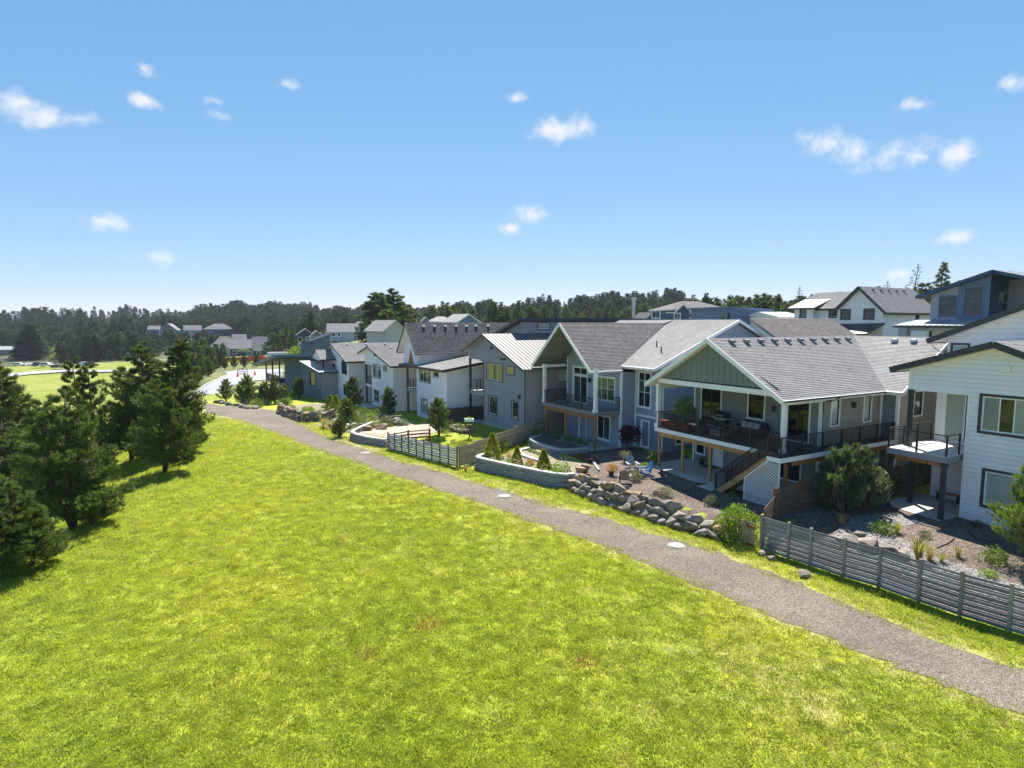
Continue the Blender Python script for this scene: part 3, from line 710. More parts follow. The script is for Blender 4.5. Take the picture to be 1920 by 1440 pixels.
# ================================================================ white house at the right edge
def house_white_near():
    h = House('white_house', 'white lap-sided house with charcoal trim and corner balcony at the right edge', 17.7, 34.6, .4)
    zr = lambda u: (9.2-.327*(u-13.8)) if u > 13.8 else (9.2-.39*(13.8-u))
    tr = dict(trim=charcoal, tw=.13)
    WF(h, 17.7, 8.2, 34.6, -.1, [(17.7, zr(17.7)), (13.8, zr(13.8)), (8.2, zr(8.2))],
       [hole(17.7, 14.87, -.2, 6.85), W(14.25, 12.2, 5.1, 6.82, frame=white, g=[g_pale, g_dark, g_pale], fr=[1, .9, 1], fw=.07, **tr), W(13.9, 12.35, 1.45, 3.15, frame=white, g=g_pale, fw=.08, **tr)],
       mat=cream_white, exp=.235, individual=True)
    for u in (14.81, 17.64): trim_beam(h.o, 'corner_board', h.L(u, 34.57, -.1 if u < 16 else 6.85), h.L(u, 34.57, 6.9 if u < 16 else zr(17.7)), .12, .05, white, up=(0, 1, 0))
    trim_beam(h.o, 'porch_beam', h.L(17.72, 34.62, 6.9), h.L(14.87, 34.62, 6.9), .12, .2, white)
    WF(h, 17.7, 14.87, 37.6, -.1, 6.85, [W(17.25, 15.3, 3.8, 6.5, trim=white, tw=.08, frame=white, cols=2, g=[g_pale, g_dark], kind='sliding_door')], mat=cream_white, exp=.235)
    WP(h, [(14.87, 37.6), (14.87, 34.6)], -.1, 6.85, cream_white)
    WP(h, [(8.2, 46), (17.7, 46), (17.7, 37.6)], -.1, 7.6, cream_white)
    m = MB(); m.box(h.L(17.7, 34.65, 6.86), h.L(14.9, 37.6, 6.95)); m.build('porch_ceiling', white, h.o)
    kw = dict(mat=sh_grey, fascia=charcoal, t=.26, soffit_mat=white)
    RF(h, [(18.45, 34.1, zr(18.45)+.3), (18.45, 41, zr(18.45)+.3), (13.8, 41, zr(13.8)+.3), (13.8, 34.1, zr(13.8)+.3)], edges=(0, 3), **kw)
    RF(h, [(7.6, 34.1, zr(7.6)+.3), (7.6, 41, zr(7.6)+.3), (13.8, 41, zr(13.8)+.3), (13.8, 34.1, zr(13.8)+.3)], edges=(0, 3), **kw)
    for v in (35.6, 37.5): roof_vent(h.o, h.L(12.4, v, zr(12.4)+.36), mat=charcoal)
    zu = lambda u: (9.15+.42*(19.4-u)) if u > 13 else (9.15+.42*6.4-.42*(13-u))
    WF(h, 18.55, 8, 40.2, 6.5, [(18.55, zu(18.55)), (13, zu(13)), (8, zu(8))], [W(18.25, 17.5, 8.15, 9.1, trim=charcoal, tw=.12, frame=white, g=g_pale)], mat=cool_white, exp=.3)
    WP(h, [(18.55, 47), (18.55, 40.2)], 6.5, 9.4, cool_white)
    RF(h, [(19.4, 39.6, zu(19.4)+.28), (19.4, 48, zu(19.4)+.28), (13, 48, zu(13)+.28), (13, 39.6, zu(13)+.28)], edges=(0, 3), **kw)
    RF(h, [(7, 39.6, zu(7)+.28), (7, 48, zu(7)+.28), (13, 48, zu(13)+.28), (13, 39.6, zu(13)+.28)], edges=(0, 3), **kw)
    downspout(h.o, [h.L(19.2, 39.75, 9.1), h.L(19.15, 39.9, 8.9), h.L(18.6, 40.1, 8.5), h.L(18.58, 40.1, 7.6)], white)
    d = deck(h.o, h.L(17.88, 0)[0], h.L(15.0, 0)[0], 33.2-34.6, 37.55-34.6, 3.75-.4, rim=lavender, floor=paint('pale_deck_membrane', (.62, .6, .57), .8, .05), rim_h=.32)
    for u in (17.0, 16.0): trim_beam(h.o, 'deck_joist', h.L(u, 33.3, 3.33), h.L(u, 37.4, 3.33), .09, .2, cedar)
    trim_beam(h.o, 'deck_beam', h.L(17.7, 33.5, 3.3), h.L(15.1, 33.5, 3.3), .12, .24, cedar)
    railing(h.o, [h.L(17.82, 37.5, 3.75), h.L(17.82, 33.26, 3.75), h.L(15.06, 33.26, 3.75), h.L(15.06, 34.5, 3.75)], 0, style='cable', step=1.35, pw=.075)
    for (u, v) in ((17.72, 33.35), (17.5, 35.1), (15.15, 33.35)): post(h.o, h.L(u, v)[0], h.L(u, v)[1], -.05, 2.98, .2, charcoal, 'deck_post', .05)
    post(h.o, h.L(17.55, 34.62)[0], .02, 3.36, 6.43, .2, charcoal, 'porch_post', .04)
    m = MB(); m.box(h.L(13.55, 34.56, 8.05), h.L(13.2, 34.42, 8.35)); m.build('wall_vent', white, h.o)
    m = MB(); m.box(h.L(17.9, 37.62, -.1), h.L(8, 46, .0)); 
    sheet('patio', [(18.1, 33.5), (15.0, 32.9), (14.9, 34.5), (14.9, 37.5), (18.1, 37.5)], concrete, .05)
    return h
H1 = house_white_near()

# ================================================================ grey-green house with the wrap-around deck
def house_green():
    h = House('grey_green_house', 'grey-green house with board gable, black-railed wraparound deck and outdoor stair', 30.4, 31.9, .6)
    wt = dict(trim=white, tw=.1, frame=black_metal)
    WF(h, 30.4, 20.9, 31.9, .3, [(30.4, 6.6), (25.7, 9.2), (20.9, 6.6)],
       [W(29.7, 28.05, 3.45, 5.9, cols=2, g=[g_dark, g_dark], kind='sliding_door', **wt), W(25.8, 24.65, 4.4, 6.0, g=g_dark, **wt), W(22.95, 21.6, 3.45, 5.85, cols=2, kind='sliding_door', g=g_dark, **wt),
        W(30.05, 29.35, 1.3, 2.5, g=g_dark, **wt), W(28.6, 27.75, .62, 2.68, trim=white, tw=.08, frame=white, g=white, kind='door'), W(23.3, 22.0, 1.05, 2.4, g=g_dark, **wt)],
       mat=olive_shaded, exp=.17, trim=white)
    WR(h, 20.9, 31.9, 37.85, .3, 6.4, [W(32.85, 33.55, 4.5, 5.98, rows=1, g=g_white, **wt), W(36.05, 36.72, 4.5, 6.0, g=g_white, **wt), W(33.4, 34.6, .95, 2.4, g=g_dark, **wt)], mat=olive, exp=.17, trim=white)
    WF(h, 20.9, 19.9, 37.85, .3, 6.4, (), mat=olive_shaded, exp=.17, trim=white)  # return wall in the copy with shade in its colour
    WR(h, 19.9, 37.85, 47.4, .3, [(37.85, 6.4), (42.6, 9.1), (47.4, 6.4)], [W(39.55, 40.5, 4.7, 6.15, g=g_lawn_refl, **wt)], mat=olive, exp=.17, trim=white)
    WP(h, [(19.9, 47.4), (30.4, 47.4), (30.4, 31.9)], .3, 6.5, olive)
    m = MB(); m.box(h.L(20.86, 31.95, .1), h.L(20.86-.03, 37.8, .95)); m.build('foundation', footing, h.o)
    for v in (34.9, 36.6): mm = MB(); mm.box(h.L(20.82, v, .5), h.L(20.80, v+.45, .75)); mm.build('foundation_vent', charcoal, h.o)
    # gable over the porch
    WF(h, 30.25, 20.95, 28.35, 6.78, [(30.25, 6.8), (25.72, 9.22), (20.95, 6.8)], (), style='bb', exp=.44, mat=board_green)
    trim_beam(h.o, 'porch_beam', h.L(30.2, 28.33, 6.56), h.L(21.2, 28.33, 6.56), .18, .3, white)
    for u in (30.3, 20.7): trim_beam(h.o, 'porch_beam', h.L(u, 28.43, 6.12), h.L(u, 31.85, 6.12), .16, .26, white)
    m = MB(); m.box(h.L(29.9, 28.45, 6.6), h.L(21.5, 31.88, 6.66)); m.build('porch_ceiling', soffit, h.o)
    kw = dict(mat=sh_grey, fascia=white, t=.2, soffit_mat=white)
    RF(h, [(20.4, 27.85, 6.32), (20.4, 37.35, 6.32), (25.72, 42.62, 9.45), (25.72, 27.85, 9.45)], edges=(0, 3), **kw)
    RF(h, [(31.05, 27.85, 6.32), (31.05, 47.9, 6.32), (25.72, 42.62, 9.45), (25.72, 27.85, 9.45)], edges=(0, 3), **kw)
    RF(h, [(20.4, 37.35, 6.32), (19.42, 37.35, 6.32), (19.42, 42.62, 9.45), (25.72, 42.62, 9.45)], mat=sh_light, fascia=white, t=.2, soffit_mat=white, edges=(0, 1))  # lighter shingles than the main slope: fuller sun put into their colour
    RF(h, [(31.05, 47.9, 6.32), (19.42, 47.9, 6.32), (19.42, 42.62, 9.45), (25.72, 42.62, 9.45)], mat=sh_light, fascia=white, t=.2, soffit_mat=white, edges=(0, 1))
    for k in range(10): roof_vent(h.o, h.L(25.2, 29.4+1.3*k, 9.24), R(90), mat=soffit)
    for u in (22.6, 21.4): roof_vent(h.o, h.L(u, 42.05, 9.2))
    trim_beam(h.o, 'gutter', h.L(20.36, 27.9, 6.25), h.L(20.36, 37.3, 6.25), .1, .1, black_metal)
    downspout(h.o, [h.L(20.36, 32.75, 6.2), h.L(20.5, 32.3, 6.05), h.L(20.83, 32.0, 5.95), h.L(20.83, 32.0, 3.4)], black_metal)
    lamp(h.o, h.L(20.88, 34.85, 5.6), (1, 0)); lamp(h.o, h.L(23.9, 31.88, 5.2), (0, -1))
    for u in (30.25, 20.65): post(h.o, h.L(u, 28.35)[0], h.L(u, 28.35)[1], 2.8, 5.75, .22, white, 'porch_post', .04)
    # deck
    dk = wood('charcoal_deck_boards', (.075, .07, .07))
    X = lambda u: h.L(u, 0)[0]; Y = lambda v: v-31.9
    deck(h.o, X(30.38), X(19.9), Y(28.2), Y(31.86), 2.8, floor=dk)
    deck(h.o, X(20.86), X(19.902), Y(31.862), Y(37.8), 2.8, floor=dk)
    deck(h.o, X(20.75), X(19.9), Y(27.2), Y(28.198), 2.8, floor=dk)
    trim_beam(h.o, 'deck_beam', h.L(30.2, 28.42, 2.95), h.L(22.2, 28.42, 2.95), .12, .28, cedar_pale)
    trim_beam(h.o, 'deck_beam', h.L(20.15, 28.5, 2.95), h.L(20.15, 37.7, 2.95), .12, .28, cedar)
    for (u, v) in ((30.1, 28.42), (27.95, 28.42), (25.65, 28.42)): post(h.o, X(u), Y(v), -.05, 2.2, .15, cedar_pale, 'deck_post')
    for (u, v) in ((20.55, 28.55), (20.15, 33.2), (20.15, 37.4)): post(h.o, X(u), Y(v), -.1, 2.2, .15, cedar, 'deck_post')
    trim_beam(h.o, 'brace', h.L(20.55, 28.5, 1.0), h.L(20.55, 27.35, 2.6), .1, .1, cedar)
    railing(h.o, [h.L(30.3, 31.8, 3.4), h.L(30.3, 28.27, 3.4), h.L(20.78, 28.27, 3.4)], 0, step=1.85)
    railing(h.o, [h.L(20.72, 27.25, 3.4), h.L(19.96, 27.25, 3.4), h.L(19.96, 37.7, 3.4)], 0, step=1.8)
    # stair along the front of the deck
    st = thing_part('stair', h.o)
    n = 14
    for k in range(n):
        u = 20.78+.242*k; z = 3.4-.196*(k+1)
        put('tread', unit_box(cedar), st, loc=h.L(u+.13, 27.68, z), scale=(.27, .86, .045))
        put('riser', unit_box(cedar_pale), st, loc=h.L(u+.012, 27.68, z+.1), scale=(.02, .84, .17))
    for v in (27.24, 28.13): trim_beam(st, 'stringer', h.L(20.75, v, 3.12), h.L(24.2, v, .32+.08), .05, .3, cedar_pale)
    for v in (27.24, 28.13): railing(st, [h.L(20.8, v, 3.34), h.L(24.15, v, .65)], 0, h=.98, step=1.6)
    m = MB(); m.box(h.L(24.15, 26.9, .3), h.L(25.3, 28.4, .68)); m.build('stair_pad', concrete, h.o)
    # lattice closing the stair foot
    poly = [(0, .0), (2.17, .05), (2.17, 2.5), (1.37, 2.5), (0, 1.32)]
    mb = MB(); fl = lambda s_, z_, o: h.L(22.07-s_, 27.15+o, .6+z_)
    for sg, o in ((1, 0), (-1, .012)):
        k = -4.0
        while k < 5:
            # strip along direction (1, sg), clipped by scanning
            ins = []
            for i in range(0, 240):
                s_ = i*.0115; z_ = (s_-1.1)*sg+k
                ok = 0 <= s_ <= 2.17 and z_ >= 0 and z_ <= 2.5 and z_ <= 1.32+s_*.861
                ins.append(ok)
            i = 0
            while i < 240:
                if ins[i]:
                    j = i
                    while j+1 < 240 and ins[j+1]: j += 1
                    if j-i > 3:
                        s0, s1 = i*.0115, j*.0115
                        mb.beam(fl(s0, (s0-1.1)*sg+k, o), fl(s1, (s1-1.1)*sg+k, o), .01, .032, up=(0, 0, 1))
                    i = j
                i += 1
            k += .17
    lt = MB(); lt.beam(fl(0, 0, .02), fl(0, 1.3, .02), .05, .05, up=(0, 1, 0)); lt.beam(fl(2.15, 0, .02), fl(2.15, 2.5, .02), .05, .05, up=(0, 1, 0)); lt.beam(fl(0, 1.3, .02), fl(1.37, 2.5, .02), .05, .05)
    lr = lt.build('lattice_panel', white, h.o); mb.build('lattice_strips', white, lr, kind='stuff')
    return h
def thing_part(name, par):
    o = bpy.data.objects.new(name, None); COL.objects.link(o); o.parent = par; return o
H2 = house_green()

# ================================================================ blue house
def house_blue():
    h = House('blue_house', 'blue-grey house with steep open gable over a small cedar-posted deck', 43.4, 30.0, .6)
    wt = dict(trim=white, tw=.11, frame=white)
    zg = lambda u: 10.3-.857*abs(u-40.45)
    zm = lambda v: 7.05+.4034*(v-30.4)
    WF(h, 43.4, 36.1, 30.0, .3, [(43.4, zg(43.4)-.3), (40.45, 10.0), (36.1, zg(36.1)-.3)],
       [W(42.4, 40.45, 3.65, 5.9, cols=2, g=[g_lawn_refl, g_dark], kind='sliding_door', **wt), W(42.4, 40.45, 6.05, 6.62, cols=2, g=g_dark, **wt), W(39.3, 36.9, 4.25, 6.05, fr=[1, 1, 1.2], rows=2, g=g_lawn_refl, **wt),
        W(41.5, 40.55, .65, 2.75, kind='door', trim=white, frame=white, g=blue_grey), W(39.0, 37.4, 1.05, 2.9, cols=2, g=[g_dark, g_lawn_refl], **wt)], mat=blue_grey, exp=.17, trim=white)
    WR(h, 36.1, 30.0, 31.5, .3, 6.6, (), mat=blue_grey, exp=.17, trim=white)
    WF(h, 36.1, 33.2, 31.5, .3, 3.2, [W(35.35, 34.55, .85, 2.85, trim=white, frame=white, g=blue_deep)], mat=blue_deep, exp=.17, trim=white)
    WF(h, 36.1, 33.2, 31.44, 3.32, zm(31.4)-.1, [W(35.75, 34.4, 3.95, 6.6, cols=2, rows=3, rowz=[.42, .78], g=[g_dark, g_lawn_refl, g_dark], **wt)], mat=blue_grey, exp=.17, trim=white)
    trim_beam(h.o, 'band_board', h.L(36.15, 31.42, 3.25), h.L(33.15, 31.42, 3.25), .1, .16, white)
    WR(h, 33.2, 31.5, 46.5, .3, [(31.5, zm(31.5)-.2), (39.2, 10.35), (46.5, 7.2)], [W(33.0, 34.1, 1.2, 2.2, g=g_dark, **wt)], mat=blue_grey, exp=.17, trim=white)
    WP(h, [(33.2, 46.5), (47, 46.5), (47, 33), (43.4, 33), (43.4, 30)], .3, 6.7, blue_grey)
    m = MB(); m.box(h.L(36.0, 31.4, .0), h.L(33.15, 31.36, .78)); m.build('foundation', footing, h.o)
    mm = MB(); mm.box(h.L(35.9, 31.35, .45), h.L(35.5, 31.33, .7)); mm.build('foundation_vent', charcoal, h.o)
    mm = MB(); mm.box(h.L(33.9, 31.35, .45), h.L(33.5, 31.33, .7)); mm.build('foundation_vent', charcoal, h.o)
    kw = dict(mat=sh_brown, fascia=white, t=.18, soffit_mat=soffit)  # gable slopes in darker shingles: grazing sun put into the colour
    RF(h, [(36.25, 27.15, 6.78), (36.25, 30.2, 6.78), (36.6, 30.4, 7.08), (40.45, 38.6, 10.38), (40.45, 27.15, 10.38)], edges=(0, 4), **kw)
    RF(h, [(44.65, 27.15, 6.78), (44.65, 30.2, 6.78), (44.3, 30.4, 7.08), (40.45, 38.6, 10.38), (40.45, 27.15, 10.38)], edges=(0, 4), **kw)
    kl = dict(mat=sh_light, fascia=white, t=.18, soffit_mat=soffit)  # same roof, lighter shingles: fuller sun put into the colour
    RF(h, [(36.6, 30.4, 7.08), (32.9, 30.4, 7.08), (32.9, 39.2, 10.63), (40.0, 39.2, 10.63), (40.0, 38.0, 10.15)], edges=(0, 1), **kl)
    RF(h, [(47.6, 30.4, 7.08), (44.3, 30.4, 7.08), (40.9, 38.0, 10.15), (40.0, 39.2, 10.63), (47.6, 39.2, 10.63)], edges=(0,), **kl)
    RF(h, [(47.6, 47.2, 7.08), (32.9, 47.2, 7.08), (32.9, 39.2, 10.63), (47.6, 39.2, 10.63)], edges=(0, 1), **kl)
    RF(h, [(29.6, 41.2, 8.4), (29.6, 52, 8.4), (33.6, 52, 10.75), (33.6, 41.2, 10.75)], mat=sh_brown, fascia=white, t=.18, soffit_mat=soffit, edges=(0,))  # dark shingle copy, grazing sun painted in here too
    WP(h, [(33.2, 52), (30, 52), (30, 42.5), (33.2, 42.5)][::-1], .3, 8.4, blue_grey)
    WR(h, 30.0, 42.5, 52, .3, 8.4, (), mat=blue_grey, exp=.2)
    trim_beam(h.o, 'gutter', h.L(36.55, 30.34, 7.0), h.L(32.9, 30.34, 7.0), .1, .1, white); trim_beam(h.o, 'gutter', h.L(36.2, 27.2, 6.7), h.L(36.2, 30.1, 6.7), .1, .1, white)
    downspout(h.o, [h.L(36.2, 30.05, 6.65), h.L(36.12, 29.95, 6.4), h.L(36.05, 29.94, 6.2), h.L(36.05, 29.94, .8)], white)
    for (u, v) in ((36.5, 33.9), (34.9, 32.9)):
        m = MB(); m.tube([h.L(u, v, zm(v)-.05), h.L(u, v, zm(v)+.5)], .05, 8); m.build('vent_pipe', charcoal, h.o)
    for u in (43.35, 36.2): post(h.o, h.L(u, 27.62)[0], 27.62-30, 3.05, 6.3, .24, white, 'porch_post', .04)
    for u in (43.9, 36.35): trim_beam(h.o, 'porch_beam', h.L(u-.3*(u > 40), 27.6, 6.72), h.L(u-.3*(u > 40), 29.95, 6.72), .16, .22, white)
    deck(h.o, h.L(43.6, 0)[0], h.L(36.05, 0)[0], 27.5-30, -.04, 3.62-.6, rim=soffit, floor=deck_floor_grey, rim_h=.26)
    trim_beam(h.o, 'deck_beam', h.L(43.45, 27.7, 3.2), h.L(36.2, 27.7, 3.2), .14, .3, cedar)
    for u in (43.25, 40.2, 36.25): post(h.o, h.L(u, 27.7)[0], 27.7-30, -.05, 2.5, .16, cedar, 'deck_post')
    railing(h.o, [h.L(43.45, 29.9, 3.62), h.L(43.45, 27.58, 3.62), h.L(36.12, 27.58, 3.62), h.L(36.12, 29.9, 3.62)], 0, step=1.75)
    lamp(h.o, h.L(40.0, 29.97, 5.7), (0, -1))
    sheet('patio', [(43.6, 26.9), (36.0, 26.9), (36.0, 29.95), (43.6, 29.95)], concrete, .05)
    return h
H3 = house_blue()

# ================================================================ grey house with a metal roof
def house_grey():
    h = House('grey_house', 'grey-lavender two-storey house with ribbed metal roof and dark clerestory block', 56.2, 26.6, .5)
    wt = dict(trim=charcoal, tw=.09, frame=white)
    zr = lambda u: 9.1-.375*abs(u-52.15)
    g_yel_refl = glass('yellow_reflection_glass', (.16, .17, .06))  # the lawn's yellow-green reflection put into the pane colour
    WF(h, 56.2, 44.85, 26.6, -.3, [(56.2, zr(56.2)), (52.15, 9.1), (44.85, zr(44.85))],
       [hole(56.2, 52.9, -.4, 6.75), W(52.1, 48.95, 4.95, 6.5, fr=[1, .9, 1], g=[g_yel_refl, g_dark, g_yel_refl], **wt), W(48.2, 46.8, 5.75, 6.4, g=g_yel_refl, **wt), W(51.75, 50.1, 1.65, 3.35, g=g_lawn_refl, **wt), W(47.15, 46.1, 1.75, 3.35, g=g_dark, **wt)],
       mat=lavender, exp=.18)
    trim_beam(h.o, 'corner_board', h.L(44.9, 26.58, -.2), h.L(44.9, 26.58, 6.3), .1, .05, charcoal, up=(0, 1, 0)); trim_beam(h.o, 'corner_board', h.L(52.85, 26.58, -.2), h.L(52.85, 26.58, 6.7), .1, .05, charcoal, up=(0, 1, 0))
    WF(h, 56.2, 52.9, 30.4, -.3, 6.75, [W(55.9, 55.0, 3.6, 5.7, trim=charcoal, frame=white, g=g_white, kind='door')], mat=cream_white, exp=.18)
    WP(h, [(52.9, 30.4), (52.9, 26.6)], -.3, 6.75, lavender)
    WR(h, 44.85, 26.6, 44, -.3, 6.4, [W(30.0, 30.85, 5.2, 6.15, rows=2, g=g_white, trim=taupe_wall, tw=.1, frame=white)], mat=taupe_wall, exp=.18)
    WP(h, [(44.85, 44), (56.2, 44), (56.2, 30.4)], -.3, 6.75, taupe_wall)
    m = MB(); m.box(h.L(56.2, 26.65, 6.76), h.L(52.9, 30.4, 6.83)); m.build('porch_ceiling', white, h.o)
    m = MB(); m.box(h.L(52.9, 26.56, -.4), h.L(44.8, 26.53, .75)); m.build('foundation', footing, h.o)
    kw = dict(cover='metal', mat=metal_roof, fascia=charcoal, t=.16, soffit_mat=lavender)
    RF(h, [(44.35, 26.1, zr(44.35)+.22), (44.35, 44.3, zr(44.35)+.22), (52.15, 44.3, 9.32), (52.15, 26.1, 9.32)], edges=(3,), **kw)
    RF(h, [(56.95, 26.1, zr(56.95)+.22), (56.95, 44.3, zr(56.95)+.22), (52.15, 44.3, 9.32), (52.15, 26.1, 9.32)], edges=(0, 3), **kw)
    trim_beam(h.o, 'gutter', h.L(44.3, 26.15, zr(44.35)+.16), h.L(44.3, 44, zr(44.35)+.16), .1, .1, metal_roof)
    zs = lambda u: 10.75-.31*(u-51.7)
    WR(h, 52.2, 30.4, 45, 8.9, 10.5, [W(32.4, 33.8, 9.75, 10.3, g=[g_pale], trim=charcoal, tw=.1, frame=white), W(35.5, 36.7, 9.75, 10.3, g=[g_pale], trim=charcoal, tw=.1, frame=white)], mat=lavender, exp=.2)
    WF(h, 59.5, 52.2, 30.4, 7.0, [(59.5, zs(59.5)-.15), (52.2, zs(52.2)-.15)], (), mat=lavender, exp=.2)
    WP(h, [(52.2, 45), (59.5, 45), (59.5, 30.4)], 6, 8.3, lavender)
    RF(h, [(60.2, 29.8, zs(60.2)+.1), (60.2, 45.6, zs(60.2)+.1), (51.7, 45.6, 10.85), (51.7, 29.8, 10.85)], cover='metal', mat=metal_dark, fascia=charcoal, t=.24, soffit_mat=charcoal)
    m = MB(); m.tube([h.L(54, 46.5, 9.5), h.L(54, 46.5, 13)], .18, 8); m.tube([h.L(54, 46.5, 13), h.L(54, 46.5, 13.3)], .28, 8); m.build('flue', alu, h.o)
    deck(h.o, 0, h.L(52.95, 0)[0], 0, 30.35-26.6, 3.55-.5, rim=lavender, floor=concrete, rim_h=.4)
    railing(h.o, [h.L(56.12, 30.2, 3.55), h.L(56.12, 26.66, 3.55), h.L(52.98, 26.66, 3.55)], 0, style='cable', step=1.3)
    post(h.o, .1, .08, -.6, 6.25, .2, charcoal, 'porch_post')
    m = MB(); m.cbox(h.L(51.1, 26.52, 8.0), (.25, .2, .22)); m.build('flood_light', charcoal, h.o)
    for u in (49.3, 49.0, 48.7, 48.4, 47.2): mm = MB(); mm.cbox(h.L(u, 26.54, 7.05), (.14, .12, .16)); mm.build('wall_vent', charcoal, h.o)
    lamp(h.o, h.L(45.7, 26.58, 3.9), (0, -1))
    sheet('patio', [(56.4, 25.6), (52.9, 26.4), (52.9, 30.3), (56.4, 30.3)], concrete, .05)
    return h
H4 = house_grey()

# ================================================================ white house with the steep charcoal roof
def house_steep():
    h = House('steep_roof_house', 'white house with steep charcoal shingle roof and brown triangle in its gable', 70.0, 24.7, -.55)
    wt = dict(trim=charcoal, tw=.08, frame=white)
    WF(h, 66.5, 57.6, 24.7, -1.3, 5.4, [W(65.4, 62.2, 3.75, 5.2, fr=[1, .9, 1], g=[g_lawn_refl, g_dark, g_lawn_refl], **wt), W(61.2, 59.9, 4.6, 5.15, g=g_dark, **wt), W(65.0, 63.2, .2, 1.75, g=g_pale, **wt)], mat=blue_white, exp=.19)  # white front with its bluish shade put into the siding colour
    WR(h, 57.6, 24.7, 40, -1.3, [(24.7, 5.4), (31, 6.4), (40, 6.4)], (), mat=cream_white, exp=.19)
    zg = lambda u: 10.15-1.05*abs(u-68.4)
    WF(h, 70.8, 66.0, 24.72, 5.4, [(70.8, zg(70.8)), (68.4, 10.15), (66.0, zg(66.0))], (), mat=blue_white, exp=.19)
    m = MB(); m.prism([h.L(69.2, 24.66, 5.5), h.L(67.4, 24.66, 5.5), h.L(68.3, 24.66, 7.3)], (0, .05, 0)); m.build('gable_panel', cedar, h.o)
    WR(h, 66.0, 24.75, 40, 5.5, 7.4, (), mat=blue_white, exp=.19)
    WF(h, 70.5, 66.5, 28.5, -1.3, 5.4, [W(69.9, 68.5, 2.6, 4.8, trim=charcoal, frame=white, g=g_dark, cols=2, kind='sliding_door')], mat=cream_white, exp=.19)
    WP(h, [(57.6, 42), (70.5, 42), (70.5, 28.5)], -1.3, 6.0, cream_white)
    kw = dict(mat=sh_dark, fascia=charcoal, t=.2, soffit_mat=white)
    RF(h, [(65.1, 24.1, 6.9), (65.1, 42.5, 6.9), (68.4, 42.5, 10.38), (68.4, 24.1, 10.38)], edges=(0, 3), **kw)
    RF(h, [(71.7, 24.1, 6.9), (71.7, 42.5, 6.9), (68.4, 42.5, 10.38), (68.4, 24.1, 10.38)], edges=(0, 3), **kw)
    RF(h, [(70.9, 24.05, 5.4), (57.1, 24.05, 5.55), (57.1, 31, 6.62), (70.9, 31, 6.47)], mat=sh_light, fascia=charcoal, t=.22, soffit_mat=white, edges=(0, 1))
    for v in (26.2, 27.6, 29, 30.4, 31.8, 33.1, 34.8): roof_vent(h.o, h.L(67.9, v, 9.95), mat=white)
    deck(h.o, 0, 3.45, 0, 3.7, 2.55+.55, rim=lavender, floor=concrete, rim_h=.4)
    railing(h.o, [h.L(69.95, 28.3, 2.55), h.L(69.95, 24.76, 2.55), h.L(66.6, 24.76, 2.55)], 0, style='cable', step=1.2)
    post(h.o, .12, .1, -.6, 5.9, .22, charcoal, 'porch_post')
    return h
H5 = house_steep()
def house_pale():
    h = House('pale_blue_house', 'pale blue-white gabled house with taupe shingles behind young pines', 84.4, 23.7, -1.2)
    wt = dict(trim=charcoal, tw=.08, frame=white)
    zr = lambda u: 7.0-.215*abs(u-81)
    WF(h, 84.4, 72, 23.7, -2, [(84.4, zr(84.4)), (81, 7.0), (72, zr(72))], [hole(84.4, 81.2, -2.1, 4.6), W(80.5, 77.2, 3.1, 4.8, fr=[1, .8, 1], g=[g_lawn_refl, g_pale, g_lawn_refl], **wt), W(75.9, 74.5, 4.25, 4.85, g=g_lawn_refl, **wt), W(80.3, 78.2, -.2, 1.35, g=g_lawn_refl, rows=2, **wt), W(75.3, 73.4, .1, 1.2, g=g_lawn_refl, **wt)], mat=blue_white, exp=.2)
    WR(h, 72, 23.7, 38, -2, 5.0, (), mat=cream_white, exp=.2)
    WF(h, 84.4, 81.2, 27, -2, 4.6, (), mat=cream_white, exp=.2)
    WP(h, [(72, 38), (84.4, 38), (84.4, 27)], -2, 5.2, cream_white)
    kw = dict(mat=sh_grey, fascia=charcoal, t=.2, soffit_mat=white)
    RF(h, [(71.2, 23.1, zr(71.2)+.22), (71.2, 38.5, zr(71.2)+.22), (81, 38.5, 7.22), (81, 23.1, 7.22)], edges=(0, 3), **kw)
    RF(h, [(86.2, 23.1, zr(86.2)+.22), (86.2, 38.5, zr(86.2)+.22), (81, 38.5, 7.22), (81, 23.1, 7.22)], edges=(0, 3), **kw)
    deck(h.o, 0, 3.15, 0, 3.2, 1.9+1.2, rim=blue_white, floor=concrete, rim_h=.35)
    railing(h.o, [h.L(84.35, 26.8, 1.9), h.L(84.35, 23.76, 1.9), h.L(81.25, 23.76, 1.9)], 0, style='cable', step=1.2)
    post(h.o, .1, .1, -.9, 5.75, .22, charcoal, 'porch_post')
    m = MB(); m.cbox(h.L(79.2, 23.6, 6.1), (.3, .25, .3)); m.build('flood_light', charcoal, h.o)
    for v in (26, 29): roof_vent(h.o, h.L(79.6, v, 7.0), mat=white)
    return h
H6 = house_pale()
